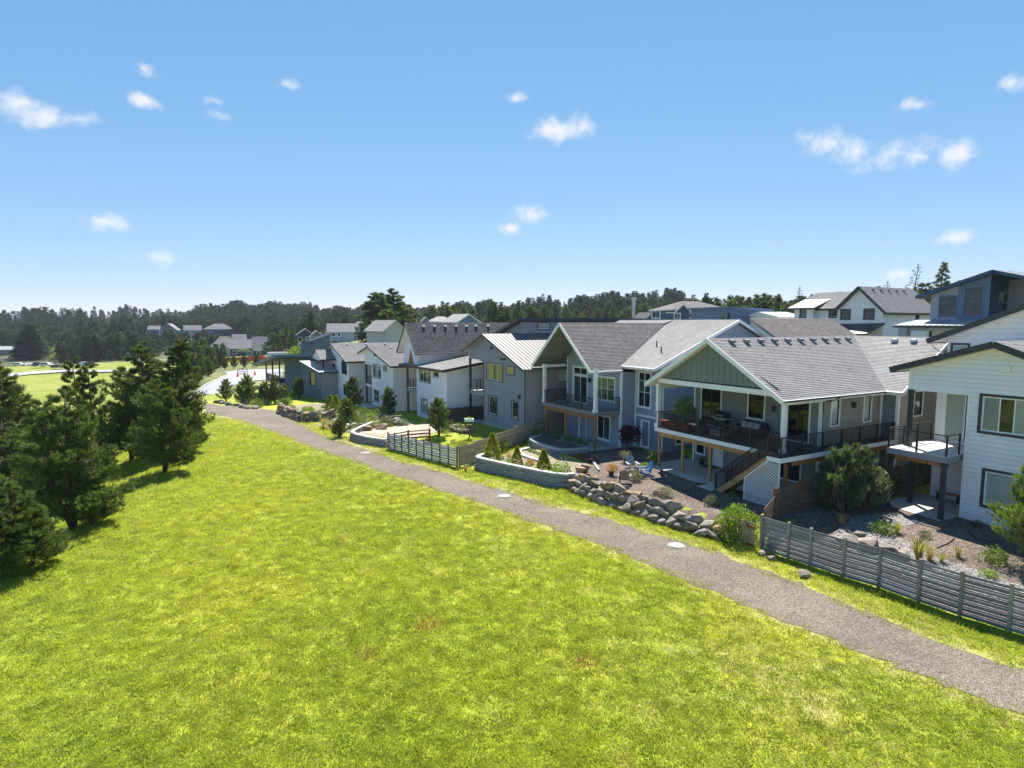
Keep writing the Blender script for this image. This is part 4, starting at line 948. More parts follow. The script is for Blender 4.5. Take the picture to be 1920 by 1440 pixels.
def house_small_gable():
    h = House('balcony_house', 'white house with small gabled balcony on thin black posts', 94.2, 21.9, -1.46)
    wt = dict(trim=charcoal, tw=.1, frame=charcoal)
    zr = lambda u: 7.0-.26*abs(u-94.6)
    WF(h, 97, 86.4, 21.9, -2.3, [(97, zr(97)), (94.6, 7.0), (86.4, zr(86.4))], [W(90.4, 87.6, 2.95, 4.75, cols=3, g=g_dark, **wt), W(89.6, 87.3, -.1, 1.3, g=g_dark, **wt), W(96.5, 94.6, 1.8, 3.9, g=g_dark, **wt)], mat=blue_white, exp=.22)  # white front again, blue of the shade painted in
    WR(h, 86.4, 21.9, 34, -2.3, 4.9, [W(28.5, 29.6, 3.3, 4.3, g=g_dark, **wt)], mat=cream_white, exp=.22)
    WP(h, [(86.4, 34), (97, 34), (97, 21.9)], -2.3, 5.5, cream_white)
    kw = dict(mat=sh_grey, fascia=charcoal, t=.2, soffit_mat=white)
    RF(h, [(85.7, 21.3, zr(85.7)+.22), (85.7, 34.5, zr(85.7)+.22), (94.6, 34.5, 7.22), (94.6, 21.3, 7.22)], edges=(0, 3), **kw)
    RF(h, [(98.2, 21.3, zr(98.2)+.22), (98.2, 34.5, zr(98.2)+.22), (94.6, 34.5, 7.22), (94.6, 21.3, 7.22)], edges=(0, 3), **kw)
    zp = lambda u: 6.15-.36*abs(u-97.6)
    RF(h, [(94.0, 19.6, zp(94)), (94.0, 24, zp(94)), (97.6, 24, 6.15), (97.6, 19.6, 6.15)], edges=(0, 3), **kw)
    RF(h, [(101.6, 19.6, zp(101.6)), (101.6, 24, zp(101.6)), (97.6, 24, 6.15), (97.6, 19.6, 6.15)], edges=(0, 3), **kw)
    WF(h, 101.2, 94.3, 19.95, zp(101.2)-.3, [(101.2, zp(101.2)-.2), (97.6, 5.95), (94.3, zp(94.3)-.2)], (), style='plain', mat=blue_white)
    deck(h.o, h.L(101.5, 0)[0], h.L(93.9, 0)[0], 19.9-21.9, 1.6, 1.55+1.46, rim=cool_white, floor=concrete, rim_h=.35)
    railing(h.o, [h.L(101.4, 23.4, 1.55), h.L(101.4, 19.98, 1.55), h.L(94.0, 19.98, 1.55), h.L(94.0, 21.8, 1.55)], 0, style='cable', step=1.4)
    for u in (100.9, 96.6, 94.3): post(h.o, h.L(u, 20.1)[0], 20.1-21.9, -.8, 2.66, .22, black_metal, 'deck_post')
    for u in (100.9, 94.6): post(h.o, h.L(u, 20.1)[0], 20.1-21.9, 3.0, zp(u)+1.1, .2, black_metal, 'porch_post')
    for v in (23.5, 26.5, 29.5): roof_vent(h.o, h.L(93.4, v, 7.05), mat=white)
    return h
H7 = house_small_gable()
def house_slate():
    h = House('slate_house', 'dark slate-blue modern house with low sloping roof and covered deck at row end', 0, 0, -1.3, rot=8, xy=(-35.80, 95.40))
    X = h.o
    wt = dict(trim=charcoal, tw=.1, frame=charcoal)
    zs = lambda x: 4.5+(x+14)*.155
    wall(X, (-12, 3.5), (-1, 3.5), -1, [(0, zs(-12)-.3), (11, zs(-1)-.3)], [W(1.0, 4.4, 2.0, 4.4, cols=2, g=g_dark, **wt), W(5.2, 9.6, 2.0, 5.2, cols=3, rows=2, g=g_dark, **wt)], mat=slate_blue, exp=.2)
    wall(X, (-1, 3.5), (-1, 16), -1, zs(-1)-.3, (), mat=slate_blue, exp=.2)
    wall(X, (-3.6, .8), (-1, 3.48), -1, zs(-1)-.4, (), mat=slate_blue, exp=.2)
    wall(X, (-1, 2.6), (8.3, 2.6), -1.2, [(0, 5.4), (9.3, 4.2)], [W(4.2, 6.6, 2.0, 4.0, g=g_dark, **wt)], mat=slate_blue, exp=.2)
    wall(X, (8.3, 2.6), (8.3, 18), -1.2, 4.2, (), mat=taupe_wall, exp=.2)
    wall(X, (8.3, 18), (-12, 18), -1, 4.5, (), style='plain', mat=slate_blue); wall(X, (-12, 18), (-12, 3.5), -1, 4.5, (), style='plain', mat=slate_blue)
    roof(X, [(-14, -1.6, zs(-14)), (-14, 17, zs(-14)), (-.4, 17, zs(-.4)), (-.4, -1.6, zs(-.4))], cover='metal', mat=metal_dark, fascia=slate_blue, t=.35, soffit_mat=charcoal)
    roof(X, [(9.0, 2.0, 4.35), (9.0, 18.5, 4.35), (-.9, 18.5, 5.75), (-.9, 2.0, 5.75)], cover='metal', mat=metal_pale, fascia=charcoal, t=.2, seam=.9)
    deck(X, -12, -3.9, 0, 3.45, 1.9, rim=lavender, floor=dkf(), rim_h=.4)
    railing(X, [(-11.9, 3.3, 1.9), (-11.9, .08, 1.9), (-4.0, .08, 1.9), (-4.0, 3.3, 1.9)], 0, step=1.6)
    for x in (-11.8, -8, -4.1): post(X, x, .1, -.8, 1.5, .22, charcoal, 'deck_post'); post(X, x, .12, 1.9, zs(x)-.3, .2, charcoal, 'porch_post')
    return h
def dkf(): return MATS.get('charcoal_deck_boards')
H8 = house_slate()

# ---------------------------------------------------------------- plants
def tri_mesh(name, T, mat):                      # T: (n, 3, 3) loose triangles
    n = len(T); me = bpy.data.meshes.new(name)
    me.vertices.add(n*3); me.vertices.foreach_set('co', T.reshape(-1).astype('f'))
    me.loops.add(n*3); me.loops.foreach_set('vertex_index', np.arange(n*3, dtype='i'))
    me.polygons.add(n); me.polygons.foreach_set('loop_start', np.arange(0, n*3, 3, dtype='i')); me.polygons.foreach_set('loop_total', np.full(n, 3, 'i'))
    me.materials.append(mat); me.update(); me.validate(); return me
def norm(a): return a/np.maximum(np.linalg.norm(a, axis=-1, keepdims=True), 1e-9)
def tufts(P, Dr, k, ln, wd, spread, rng):
    n = len(P); d = np.repeat(norm(Dr), k, 0); p = np.repeat(P, k, 0)
    r = norm(rng.normal(size=(n*k, 3))); d2 = norm(d+r*spread); s = norm(np.cross(d2, rng.normal(size=(n*k, 3))))
    L = ln*rng.uniform(.65, 1.25, (n*k, 1)); p = p+rng.normal(size=p.shape)*ln*.12
    return np.stack([p-s*wd/2, p+s*wd/2, p+d2*L], 1)
def pine(seed, h, rad, nb=75, per=34, k=9, ln=.27, wd=.05, prof=None, rise=.35, spread=.75, bare=.06, lean=.03, leaders=1, mat=None, droop=0, name='pine', upw=.8):
    rng = np.random.default_rng(seed); mb = MB()
    prof = prof or (lambda t: max(.05, (1-t))**.62*min(1, .45+t/.22))
    P = []; Dr = []
    for ld in range(leaders):
        off = np.array([0, 0]) if ld == 0 else rng.normal(size=2)*rad*.28
        hh = h*(1 if ld == 0 else rng.uniform(.78, .95))
        lx, ly = rng.normal(size=2)*lean*h
        tp = lambda t: np.array([off[0]*min(1, t*2.5)+lx*t*t, off[1]*min(1, t*2.5)+ly*t*t, hh*t])
        r0 = .012*h+.05
        mb.tube([tp(t) for t in np.linspace(0, 1, 7)], [r0*(1-t)**.8+.012 for t in np.linspace(0, 1, 7)], 6)
        for i in range(nb//leaders):
            t = bare+(.985-bare)*(i+rng.uniform(0, 1))/(nb//leaders); az = i*2.399+rng.uniform(-.5, .5)
            L = rad*prof(t)*rng.uniform(.62, 1.18)*(1 if ld == 0 else .8); dv = np.array([math.cos(az), math.sin(az), 0]); b = tp(t)
            rs = rise*rng.uniform(.6, 1.4)-droop*(1-t)
            cur = lambda s: b+dv*L*s+np.array([0, 0, 1])*L*rs*s**1.5
            if L > .25: mb.tube([cur(s) for s in (0, .4, .8)], [.02+.012*L, .012+.007*L, .006], 4, cap=False)
            m = max(3, int(per*(.35+L/rad)))
            s = rng.uniform(.22, 1.0, m)**.75
            pts = np.array([cur(x) for x in s]); lat = np.cross(dv, [0, 0, 1.])
            pts += lat*(rng.normal(size=(m, 1))*.17*L*(1.1-.5*s[:, None])) + np.array([0, 0, 1.])*rng.normal(size=(m, 1))*.07*L
            P.append(pts); Dr.append(dv*rng.uniform(.3, .9, (m, 1))+np.array([0, 0, 1.])*upw*rng.uniform(.5, 1.2, (m, 1))+rng.normal(size=(m, 3))*.25)
    T = tufts(np.concatenate(P), np.concatenate(Dr), k, ln, wd, spread, rng)
    return mb.mesh(name+'_trunk', bark, True), tri_mesh(name+'_crown', T, mat or pine_needles)
def put_tree(kind, label, cat, xy, proto, s=1, rz=None, group=None, name=None, dz=0, mat=None, sz=None):
    rz = random.uniform(0, 6.28) if rz is None else rz
    z = float(ground_z(xy[0], xy[1]))+dz if len(xy) == 2 else xy[2]
    e = thing(kind, label, cat, (xy[0], xy[1], z-.05), rz, group)
    e.scale = (s, s, s*(sz or 1))
    put('trunk', proto[0], e); put('crown', proto[1], e, mat=mat); return e
def leaf_quads(P, size, rng, out=None, asp=.55):
    n = len(P); d = norm(rng.normal(size=(n, 3))+(0 if out is None else out*1.2)); s = norm(np.cross(d, rng.normal(size=(n, 3))))
    L = size*rng.uniform(.6, 1.3, (n, 1)); w = L*asp
    a, b, c, e = P-d*L*.5, P+s*w*.5, P+d*L*.5, P-s*w*.5
    return np.concatenate([np.stack([a, b, c], 1), np.stack([a, c, e], 1)], 1).reshape(-1, 3, 3)
def quad_mesh(name, P, size, rng, mat, out=None, asp=.55):
    n = len(P); d = norm(rng.normal(size=(n, 3))+(0 if out is None else out*1.1)); s = norm(np.cross(d, rng.normal(size=(n, 3))))
    L = size*rng.uniform(.6, 1.3, (n, 1)); w = L*asp
    V = np.stack([P-d*L*.5, P+s*w*.5, P+d*L*.5, P-s*w*.5], 1)
    me = bpy.data.meshes.new(name); me.vertices.add(n*4); me.vertices.foreach_set('co', V.reshape(-1).astype('f'))
    me.loops.add(n*4); me.loops.foreach_set('vertex_index', np.arange(n*4, dtype='i'))
    me.polygons.add(n); me.polygons.foreach_set('loop_start', np.arange(0, n*4, 4, dtype='i')); me.polygons.foreach_set('loop_total', np.full(n, 4, 'i'))
    me.materials.append(mat); me.update(); me.validate(); return me
def bush(seed, n=900, size=.12, lumps=7, mat=None, flat=.85, name='bush', asp=.55):
    rng = np.random.default_rng(seed); C = norm(rng.normal(size=(lumps, 3)))*rng.uniform(.25, .5, (lumps, 1)); C[:, 2] = np.abs(C[:, 2])*.8+.35; rr = rng.uniform(.38, .6, lumps)
    i = rng.integers(0, lumps, n); dv = norm(rng.normal(size=(n, 3))); P = C[i]+dv*(rr[i]*rng.uniform(.55, 1.05, n)**.5)[:, None]
    P[:, 2] *= flat; keep = P[:, 2] > .0; P = P[keep]; dv = dv[keep]
    return quad_mesh(name, P, size, rng, mat, dv+np.array([0, 0, .4]), asp)
def thuja(seed, n=1100, mat=None):
    rng = np.random.default_rng(seed); t = rng.uniform(0, 1, n)**.75; az = rng.uniform(0, 6.283, n); r = (1-t)**.8*.36*(.55+.45*rng.uniform(0, 1, n)**.4)*(1+.15*np.sin(az*3+seed))+.02
    r *= np.minimum(1, .6+t*3)
    P = np.stack([r*np.cos(az), r*np.sin(az), t], 1); dv = np.stack([np.cos(az)*.6, np.sin(az)*.6, np.full(n, .9)], 1)
    return quad_mesh('thuja', P, .11, rng, mat or thuja_leaf, dv*2, .5)
def clump(seed, nb=70, mat=None, spread=.8, wid=.018, name='grass_clump'):
    rng = np.random.default_rng(seed); mb = MB()
    for k in range(nb):
        az = rng.uniform(0, 6.283); out = rng.uniform(.1, 1)*spread; h = rng.uniform(.6, 1.05); d = np.array([math.cos(az), math.sin(az), 0]); s = np.array([-d[1], d[0], 0])*wid; b = d*rng.uniform(0, .12)
        pts = [b, b+d*out*.22+[0, 0, h*.6], b+d*out*.62+[0, 0, h*.92], b+d*out*1.05+[0, 0, h*(.95-.45*out)]]; n = len(mb.v)
        for q, w in zip(pts, (1, .9, .6)): mb.v += [tuple(q-s*w), tuple(q+s*w)]
        mb.v.append(tuple(pts[3])); mb.f += [(n, n+1, n+3, n+2), (n+2, n+3, n+5, n+4), (n+4, n+5, n+6)]
    return mb.mesh(name, mat or yellow_blade)
def far_conifer(seed, n=170, w=.16, taper=.85):
    rng = np.random.default_rng(seed); t = rng.uniform(.08, 1, n)**.8; az = rng.uniform(0, 6.283, n); r = ((1-t)**taper*w+.01)*rng.uniform(.25, 1.1, n)
    P = np.stack([r*np.cos(az), r*np.sin(az), t], 1); D = np.stack([np.cos(az), np.sin(az), rng.uniform(-.3, .9, n)], 1)
    T = tufts(P, D, 3, .075, .035, .6, rng)
    mb = MB(); mb.tube([(0, 0, 0), (0, 0, .9)], [.018, .004], 4)
    return mb.mesh('far_trunk', bark), tri_mesh('far_crown', T, far_needles)
PINES = [pine(1, 9, 3.0, leaders=2, nb=100, per=62, ln=.24, wd=.042), pine(2, 8, 3.2, leaders=3, nb=100, per=62, ln=.24, wd=.042), pine(3, 10, 2.9, nb=100, per=64, ln=.24, wd=.042), pine(4, 7, 3.2, leaders=2, nb=90, per=64, rise=.5, ln=.24, wd=.042)]
YOUNG = [pine(11, 2.6, 1.05, nb=46, per=24, k=9, ln=.2, wd=.028, rise=.7, spread=.5, mat=pine_young, name='young_pine', upw=1.2), pine(12, 2.2, 1.1, nb=44, per=26, k=9, ln=.2, wd=.028, rise=.75, spread=.5, mat=pine_young, name='young_pine', upw=1.2, leaders=2)]
SPRUCE = [pine(21, 13, 2.6, nb=110, per=20, k=8, ln=.34, wd=.06, rise=-.05, droop=.25, prof=lambda t: (1-t)**.85+.03, mat=pine_needles, name='spruce', upw=.25, spread=.9), pine(22, 13, 2.5, nb=70, per=7, k=6, ln=.3, wd=.05, rise=.25, prof=lambda t: (1-t)**.75*.95+.04, mat=pine_needles, name='sparse_spruce', upw=.4)]
BIGP = [pine(31, 16, 4.2, nb=110, per=60, k=8, ln=.5, wd=.1, rise=.15, bare=.1, prof=lambda t: (1-t)**.5*min(1, .5+t), name='tall_pine', leaders=1, upw=.5, mat=pine_needles), pine(32, 15, 4.6, nb=100, per=56, k=8, ln=.5, wd=.1, rise=.25, bare=.15, prof=lambda t: (1-t)**.55*min(1, .5+t), name='tall_pine', leaders=2, upw=.5, mat=pine_needles)]
MIDP = [pine(41, 8, 3.0, nb=50, per=18, k=8, ln=.5, wd=.12, name='mid_pine'), pine(42, 9, 2.6, nb=50, per=18, k=8, ln=.5, wd=.12, name='mid_pine'), pine(43, 7, 3.2, nb=46, per=20, k=8, ln=.5, wd=.12, name='mid_pine', leaders=2)]
FARC = [far_conifer(51), far_conifer(52, w=.2, taper=.6), far_conifer(53, w=.13), far_conifer(54, w=.24, taper=.5, n=200)]
BUSH = [bush(61, mat=bush_leaf), bush(62, mat=bush_leaf, lumps=9), bush(63, n=700, mat=bush_leaf, lumps=5)]
THUJA = [thuja(71), thuja(72)]
CLUMP = [clump(81), clump(82, 90, spread=.6), clump(83, 55, spread=1.0)]

def shrub(kind, label, cat, xy, me, s, mat=None, group=None, sz=1, dz=0):
    z = float(ground_z(xy[0], xy[1]))+dz if len(xy) == 2 else xy[2]
    o = put(kind, me, None, (xy[0], xy[1], z-.02), random.uniform(0, 6.28), (s, s, s*sz), mat=mat); return tag(o, label, cat, group)

# ---- the stand of shore pines left of the lawn
SP = 'shore pines left of the lawn'
def PT(label, xyz, i, rz, wide=1):
    h = (9, 8, 10, 7)[i]; g = float(ground_z(xyz[0], xyz[1])); s = (xyz[2]-g)/h
    e = put_tree('shore_pine', label, 'pine tree', xyz[:2], PINES[i], s, R(rz), SP); e.scale = (s*wide, s*wide, s)
PT('shore pine standing alone in front on the lawn with trunk and shadow showing', (-24.30, 41.33, 6.49), 3, 20, 1.0)
PT('tallest dark shore pine of the clump nearest the gravel path', (-27.80, 48.87, 9.07), 2, 100, 1.12)
PT('dark shore pine rising just behind the tallest one', (-30.81, 50.31, 8.76), 0, 200, 1.1)
PT('shore pine spreading low beside the crest close to the path', (-27.76, 50.60, 5.16), 1, 300, .95)
PT('low bushy shore pine at the foot of the clump on the crest', (-27.84, 51.79, 2.34), 3, 60, 1.0)
PT('slim shore pine with open gaps in front of the far field', (-38.03, 52.44, 7.30), 0, 150, .8)
PT('shore pine with several bare trunks at the lawn edge', (-22.85, 30.48, 7.08), 1, 40, 1.05)
PT('shore pine close behind the one with several bare trunks', (-33.01, 42.26, 5.04), 3, 90, 1.2)
PT('tall shore pine behind the left tree mass beside the far field', (-46.83, 56.01, 6.89), 2, 250, 1.1)
PT('broad shore pine at the left picture edge halfway up', (-32.83, 38.08, 4.13), 1, 130, 1.4)
PT('shore pine cut by the left picture edge above the rest', (-50.21, 56.54, 7.46), 0, 10, 1.2)
PT('low broad shore pine sprawling over the lawn at the left edge', (-20.56, 24.89, 2.87), 3, 75, 1.3)
PT('bushy shore pine at the bottom of the left tree mass', (-21.29, 23.99, 4.48), 1, 215, 1.3)
PT('small shore pine in the gap between the two tree groups', (-35.23, 51.33, 1.48), 1, 330, .9)
PT('dark shore pine deep in the shade between the two groups', (-33.62, 52.25, 6.48), 3, 15, .95)
PT('spreading shore pine at the front of the left group with low boughs on the lawn', (-21.85, 30.43, 3.22), 1, 77, 1.2)

# ---------------------------------------------------------------- yards: surfaces
sheet('mulch_yard', [(4, 24.6), (17.5, 23.6), (18.4, 26), (18.5, 34.5), (14.8, 34.5), (4, 34.5)], mulch_mat, .03, .5, ragged=.05, seed=2)
sheet('rock_mulch', [(8, 26.2), (13, 25.4), (16.6, 26.4), (17.6, 30.5), (16.8, 32.8), (15.2, 32.2), (15.6, 29.5), (13.2, 28.2), (9, 28.0)], river_mat, .045, .5, ragged=.12, seed=3)
sheet('mulch_yard', [(19.1, 22.9), (21.7, 22.5), (24.3, 22.2), (26.8, 21.7), (29.2, 21.6), (31.0, 22.4), (32.6, 24.6), (36.2, 25.0), (36.0, 31.4), (33.1, 33.4), (30.4, 31.9), (19.4, 31.9)], mulch_mat, .015, .5, ragged=.05, seed=4)
sheet('mulch_yard', [(17.45, 23.5), (19.15, 25.7), (19.6, 28), (19.88, 34), (18.45, 36), (18.0, 26)], mulch_mat, .06, .5, seed=14)
sheet('patio', [(30.9, 28.0), (28.2, 27.7), (26.3, 27.4), (24.2, 28.3), (20.9, 28.3), (20.0, 28.4), (20.0, 33.5), (20.85, 33.5), (20.85, 31.85), (30.9, 31.85)], concrete, .05)
sheet('terrace_bed', [(38.5, 20.0), (38.2, 18.9), (36, 19.1), (34.6, 19.6), (32.5, 20.4), (31.2, 21.0), (31.0, 22.4), (32.6, 24.4), (36.0, 24.4), (38.5, 24.3), (41.0, 24.8), (40.2, 22.2)], bed_mat, .02, .5, ragged=.05, seed=5)
sheet('sand_yard', [(58, 16.3), (56, 14.9), (54.4, 13.9), (53, 14.0), (50.9, 14.7), (49.4, 15.6), (49.0, 18), (51, 21.5), (56, 23), (60, 22)], sand_mat, .03, .5, ragged=.06, seed=6)
sheet('shrub_bed', [(58.6, 14.2), (62, 13.4), (66, 12.8), (68.6, 14.4), (74, 15.5), (80, 12.4), (84, 11.5), (88, 13), (88, 19), (70, 23), (60, 22)], bed_mat, .02, .7, ragged=.1, seed=7)
sheet('sand_strip', [(47.5, 13.9), (51, 13.3), (55, 12.6), (57.5, 13.2), (57, 14.0), (54.6, 13.4), (51, 14.2), (48.3, 15.1)], sand_mat, .02, .5, ragged=.15, seed=8)
# ---------------------------------------------------------------- fences
def fence(name, label, pts, height, pattern, smat, pmat, pw=.1, step=False, rng_seed=1, extra=.08, group=None):
    """slatted fence: a post at each point, boards one by one between them"""
    rng = random.Random(rng_seed)
    x0, y0 = to_xy(*pts[0]); z0 = float(ground_z(x0, y0))
    root = thing(name, label, 'fence', (x0, y0, z0), 0, group)
    W3 = []
    for p in pts:
        x, y = to_xy(*p); W3.append(Vector((x-x0, y-y0, float(ground_z(x, y))-z0)))
    for p in W3: put('post', unit_box(pmat), root, loc=(p.x, p.y, p.z+(height+extra)/2-.1), rz=math.atan2((W3[-1]-W3[0]).y, (W3[-1]-W3[0]).x), scale=(pw, pw, height+extra+.2))
    for p, q in zip(W3, W3[1:]):
        if step: zb = (p.z+q.z)/2; p = Vector((p.x, p.y, zb)); q = Vector((q.x, q.y, zb))
        d = q-p; L = d.length; rz = math.atan2(d.y, d.x); ry = -math.asin(d.z/L); z = .05; k = 0
        while z < height-.03:
            w, gap = pattern[k % len(pattern)]
            w = min(w, height-z); c = p+d/2
            put('slat', unit_box(smat), root, loc=(c.x, c.y, c.z+z+w/2), rot=(rng.uniform(-.02, .02), ry, rz), scale=(L-pw*.6, .022, w)); z += w+gap; k += 1
    return root
fence('slat_fence', 'weathered grey horizontal slat fence along the path in front of the white house',
      [(5.8, 24.75), (7.3, 24.45), (8.7, 24.2), (10.05, 23.95), (11.35, 23.8), (12.75, 23.7), (14.0, 23.4), (15.45, 23.35), (16.47, 23.3), (17.8, 23.2)], 1.6, [(.11, .02), (.045, .03), (.1, .018), (.06, .028)], weathered, fence_post)
fence('side_fence', 'dark brown slat fence running back between white and grey-green houses', [(17.84, 23.35), (19.0, 25.7), (19.35, 28.1), (19.2, 30.8), (18.9, 33.4), (18.8, 36), (18.8, 38.6), (18.8, 41.2)], 1.55, [(.1, .03)], weathered_brown, brown_post, .12, step=True)
fence('slat_fence', 'grey spaced-slat fence with black posts enclosing the grey house lawn', [(47.9, 15.2)]+[(47.9-.989*k, 15.2+.25*k) for k in range(1, 9)]+[(39.0, 17.45)], 1.45, [(.14, .04), (.1, .05), (.16, .04)], pale_fence, charcoal, .08)
fence('stepped_fence', 'tan weathered board fence stepping uphill between blue and grey houses', [(38.95, 17.6), (39.6, 19.2), (40.6, 21.5), (41.9, 23.9), (42.9, 26.2), (43.9, 28.5), (44.2, 31)], 1.5, [(.16, .012)], weathered_tan, weathered_tan, .1, step=True)
fence('rail_fence', 'brown post fence with widely spaced boards beside pale sand yard', [(47.95, 15.35), (48.0, 17.0), (47.2, 18.6)], 1.3, [(.13, .16)], weathered_brown, brown_post, .14)
fence('board_fence', 'dark board fence between steep-roofed and grey houses', [(56.6, 22.2), (56.9, 24.6), (57.0, 27), (57.1, 29.5)], 1.5, [(.16, .02)], weathered_brown, weathered_brown, .1, step=True)
gt = thing('gate', 'weathered upright-board gate beside round green bush at the fence end', 'gate', (*to_xy(17.9, 23.1), 0), RZ)
for k in range(8): put('board', unit_box(weathered_tan), gt, loc=(-.2-.148*k, -.05-.02*k, .62+.02*(k % 2)), scale=(.135, .022, 1.12), rot=(0, 0, R(-8)))
for z in (.12, 1.0): put('rail', unit_box(brown_post), gt, loc=(-.75, -.075, z), scale=(1.25, .05, .12), rot=(0, 0, R(-8)))

# ---------------------------------------------------------------- boulders and block walls
def rock_mesh(seed):
    rng = random.Random(seed); bm = bmesh.new()
    for k in range(17):
        v = Vector((rng.gauss(0, 1), rng.gauss(0, 1), rng.gauss(0, 1))).normalized()
        m = max(abs(v.x), abs(v.y), abs(v.z)); v = v/(m**.8)*rng.uniform(.40, .56); bm.verts.new(v)
    bmesh.ops.convex_hull(bm, input=bm.verts); bmesh.ops.delete(bm, geom=[v for v in bm.verts if not v.link_faces], context='VERTS')
    bmesh.ops.bevel(bm, geom=list(bm.edges), offset=.022, segments=1, affect='EDGES', profile=.5)
    me = bpy.data.meshes.new('rock'); bm.to_mesh(me); bm.free(); me.materials.append(rock_grey); return me
ROCKS = [rock_mesh(100+k) for k in range(8)]
def along(pts, step):
    out = []; acc = 0
    for p, q in zip(pts, pts[1:]):
        L = math.hypot(q[0]-p[0], q[1]-p[1]); t = acc
        while t < L:
            out.append((p[0]+(q[0]-p[0])*t/L, p[1]+(q[1]-p[1])*t/L, math.atan2(q[1]-p[1], q[0]-p[0]))); t += step
        acc = t-L
    return out
def uvdir(a):                                    # heading of a direction given in row coordinates
    dx, dy = to_xy(math.cos(a), math.sin(a)); return math.atan2(dy, dx)
def boulder_wall(label, pts, courses, size, setback, seed, left_extra=0):
    rng = random.Random(seed); x0, y0 = to_xy(*pts[0]); root = thing('boulder_wall', label, 'stone wall', (x0, y0, 0))
    for c in range(courses):
        pp = along(pts, size*rng.uniform(.92, 1.0))
        for i, (u, v, a) in enumerate(pp):
            if c == courses-1 and left_extra and (i > len(pp)*left_extra or i < 4): continue
            n = (math.sin(a), -math.cos(a)); sgn = 1 if n[1] > 0 else -1
            uu = u+n[0]*sgn*setback*c+rng.uniform(-.1, .1)+(size*.45 if c % 2 else 0)*math.cos(a); vv = v+n[1]*sgn*setback*c+rng.uniform(-.07, .07)+(size*.45 if c % 2 else 0)*math.sin(a)
            x, y = to_xy(uu, vv); w = size*rng.uniform(1.1, 1.6); hh = size*rng.uniform(.58, .95)
            put('boulder', rng.choice(ROCKS), root, loc=(x-x0, y-y0, base_low(u, v)+hh*.42+c*size*.56), rot=(rng.uniform(-.25, .25), rng.uniform(-.25, .25), uvdir(a)+rng.uniform(-.35, .35)), scale=(w, size*rng.uniform(.85, 1.15), hh), mat=rock_brown if rng.random() < .22 else None)
    return root
rw = random.Random(12)
def base_low(u, v):
    x, y = to_xy(u, v-.3); return float(ground_z(x, y))
boulder_wall('stacked boulder retaining wall along the verge below the grey-green house', [(31.4, 23.0), (30.3, 21.4), (29.2, 21.1), (26.8, 21.2), (24.3, 21.65), (21.7, 21.95), (19.5, 22.45)], 3, .62, .25, 5, left_extra=.8)
boulder_wall('dark rubble stone wall curving beside the far end of the path', [(82, 11.6), (79.8, 11.3), (76, 11.5), (72, 11.9), (69.2, 12.5), (68.7, 14.0), (70.5, 15.8)], 3, .62, .15, 6)
def lone_rock(label, xy, s, i, mat=None, group=None, flat=.7):
    return tag(put('boulder', ROCKS[i % 8], None, gpos(xy, s*flat*.3), random.uniform(0, 6), (s*1.2, s, s*flat), mat=mat), label, 'boulder', group)
for k, (px, s) in enumerate((((15.45, 26.74), .8), ((16.01, 26.19), .95), ((16.63, 25.64), .8), ((16.30, 27.45), .6), ((16.93, 25.17), .6))):
    lone_rock('large grey boulder partly hidden behind the grey slat fence', px, s, k, None, 'boulders behind the slat fence')
for px, s, l in (((11.26, 26.09), .4, 'dark small rock at the foot of the slat fence corner'), ((11.45, 25.64), .35, 'second dark rock next to the fence corner'), ((12.02, 23.81), .45, 'pale flat rock on the verge below the slat fence'), ((-13.54, 55.93), .9, 'brown pointed boulder on pale sand nearest the path'), ((-14.36, 62.61), .9, 'brown boulder on pale sand behind the pointed one'), ((-12.35, 56.48), 1.0, 'dark rounded boulder on pale sand next to brown fence'),
                 ((-12.61, 63.44), 1.2, 'grey boulder at the top of the sand yard'), ((-11.89, 62.59), 1.1, 'leaning grey slab boulder in the sand yard row'), ((-11.29, 61.78), 1.1, 'last grey boulder of the sand yard row')):
    lone_rock(l, px, s, len(l) % 8, rock_brown if 'brown' in l else None)
def block_wall(label, pts, courses, ztop, seed, bl=.42, bh=.155, cap=True):
    rng = random.Random(seed); x0, y0 = to_xy(*pts[0]); root = thing('block_wall', label, 'retaining wall', (x0, y0, 0))
    for c in range(courses):
        last = c == courses-1
        pp = along(pts, bl); z = ztop-(courses-c)*bh
        for i, (u, v, a) in enumerate(pp):
            uu = u+math.cos(a)*(bl/2 if c % 2 else 0); vv = v+math.sin(a)*(bl/2 if c % 2 else 0)
            n = (math.sin(a), -math.cos(a)); sg = 1 if n[1] > 0 else -1
            x, y = to_xy(uu+n[0]*sg*.03*c, vv+n[1]*sg*.03*c)
            put('cap_block' if last and cap else 'block', unit_box(block_cap if last and cap else block_grey), root, loc=(x-x0, y-y0, z+bh/2), rz=uvdir(a)+rng.uniform(-.02, .02), scale=(bl-.02, .3+rng.uniform(-.02, .02)+(.05 if last else 0), bh-.024))
    return root
def smooth(pts, it=2):
    for _ in range(it):
        o = [pts[0]]
        for p, q in zip(pts, pts[1:]): o += [(p[0]*.75+q[0]*.25, p[1]*.75+q[1]*.25), (p[0]*.25+q[0]*.75, p[1]*.25+q[1]*.75)]
        pts = o+[pts[-1]]
    return pts
block_wall('curved grey block retaining wall along the verge holding golden cypresses', smooth([(39.0, 20.2), (38.6, 18.9), (37.9, 18.35), (36, 18.95), (34.6, 19.4), (32.5, 20.15), (31.3, 20.65), (30.6, 21.3), (30.7, 22.2)]), 6, .93, 3)
block_wall('upper curved grey block wall below the blue house patio', smooth([(42.2, 26.6), (41.6, 25.0), (40.2, 24.5), (38.5, 24.35), (36.8, 24.4), (35.9, 25.2), (35.8, 26.6)]), 5, 1.12, 4)
block_wall('low curved edging of pale blocks inside the cypress terrace', smooth([(39.2, 23.4), (38.6, 22.2), (36.8, 21.8), (34.2, 22.2)]), 1, .86, 9)
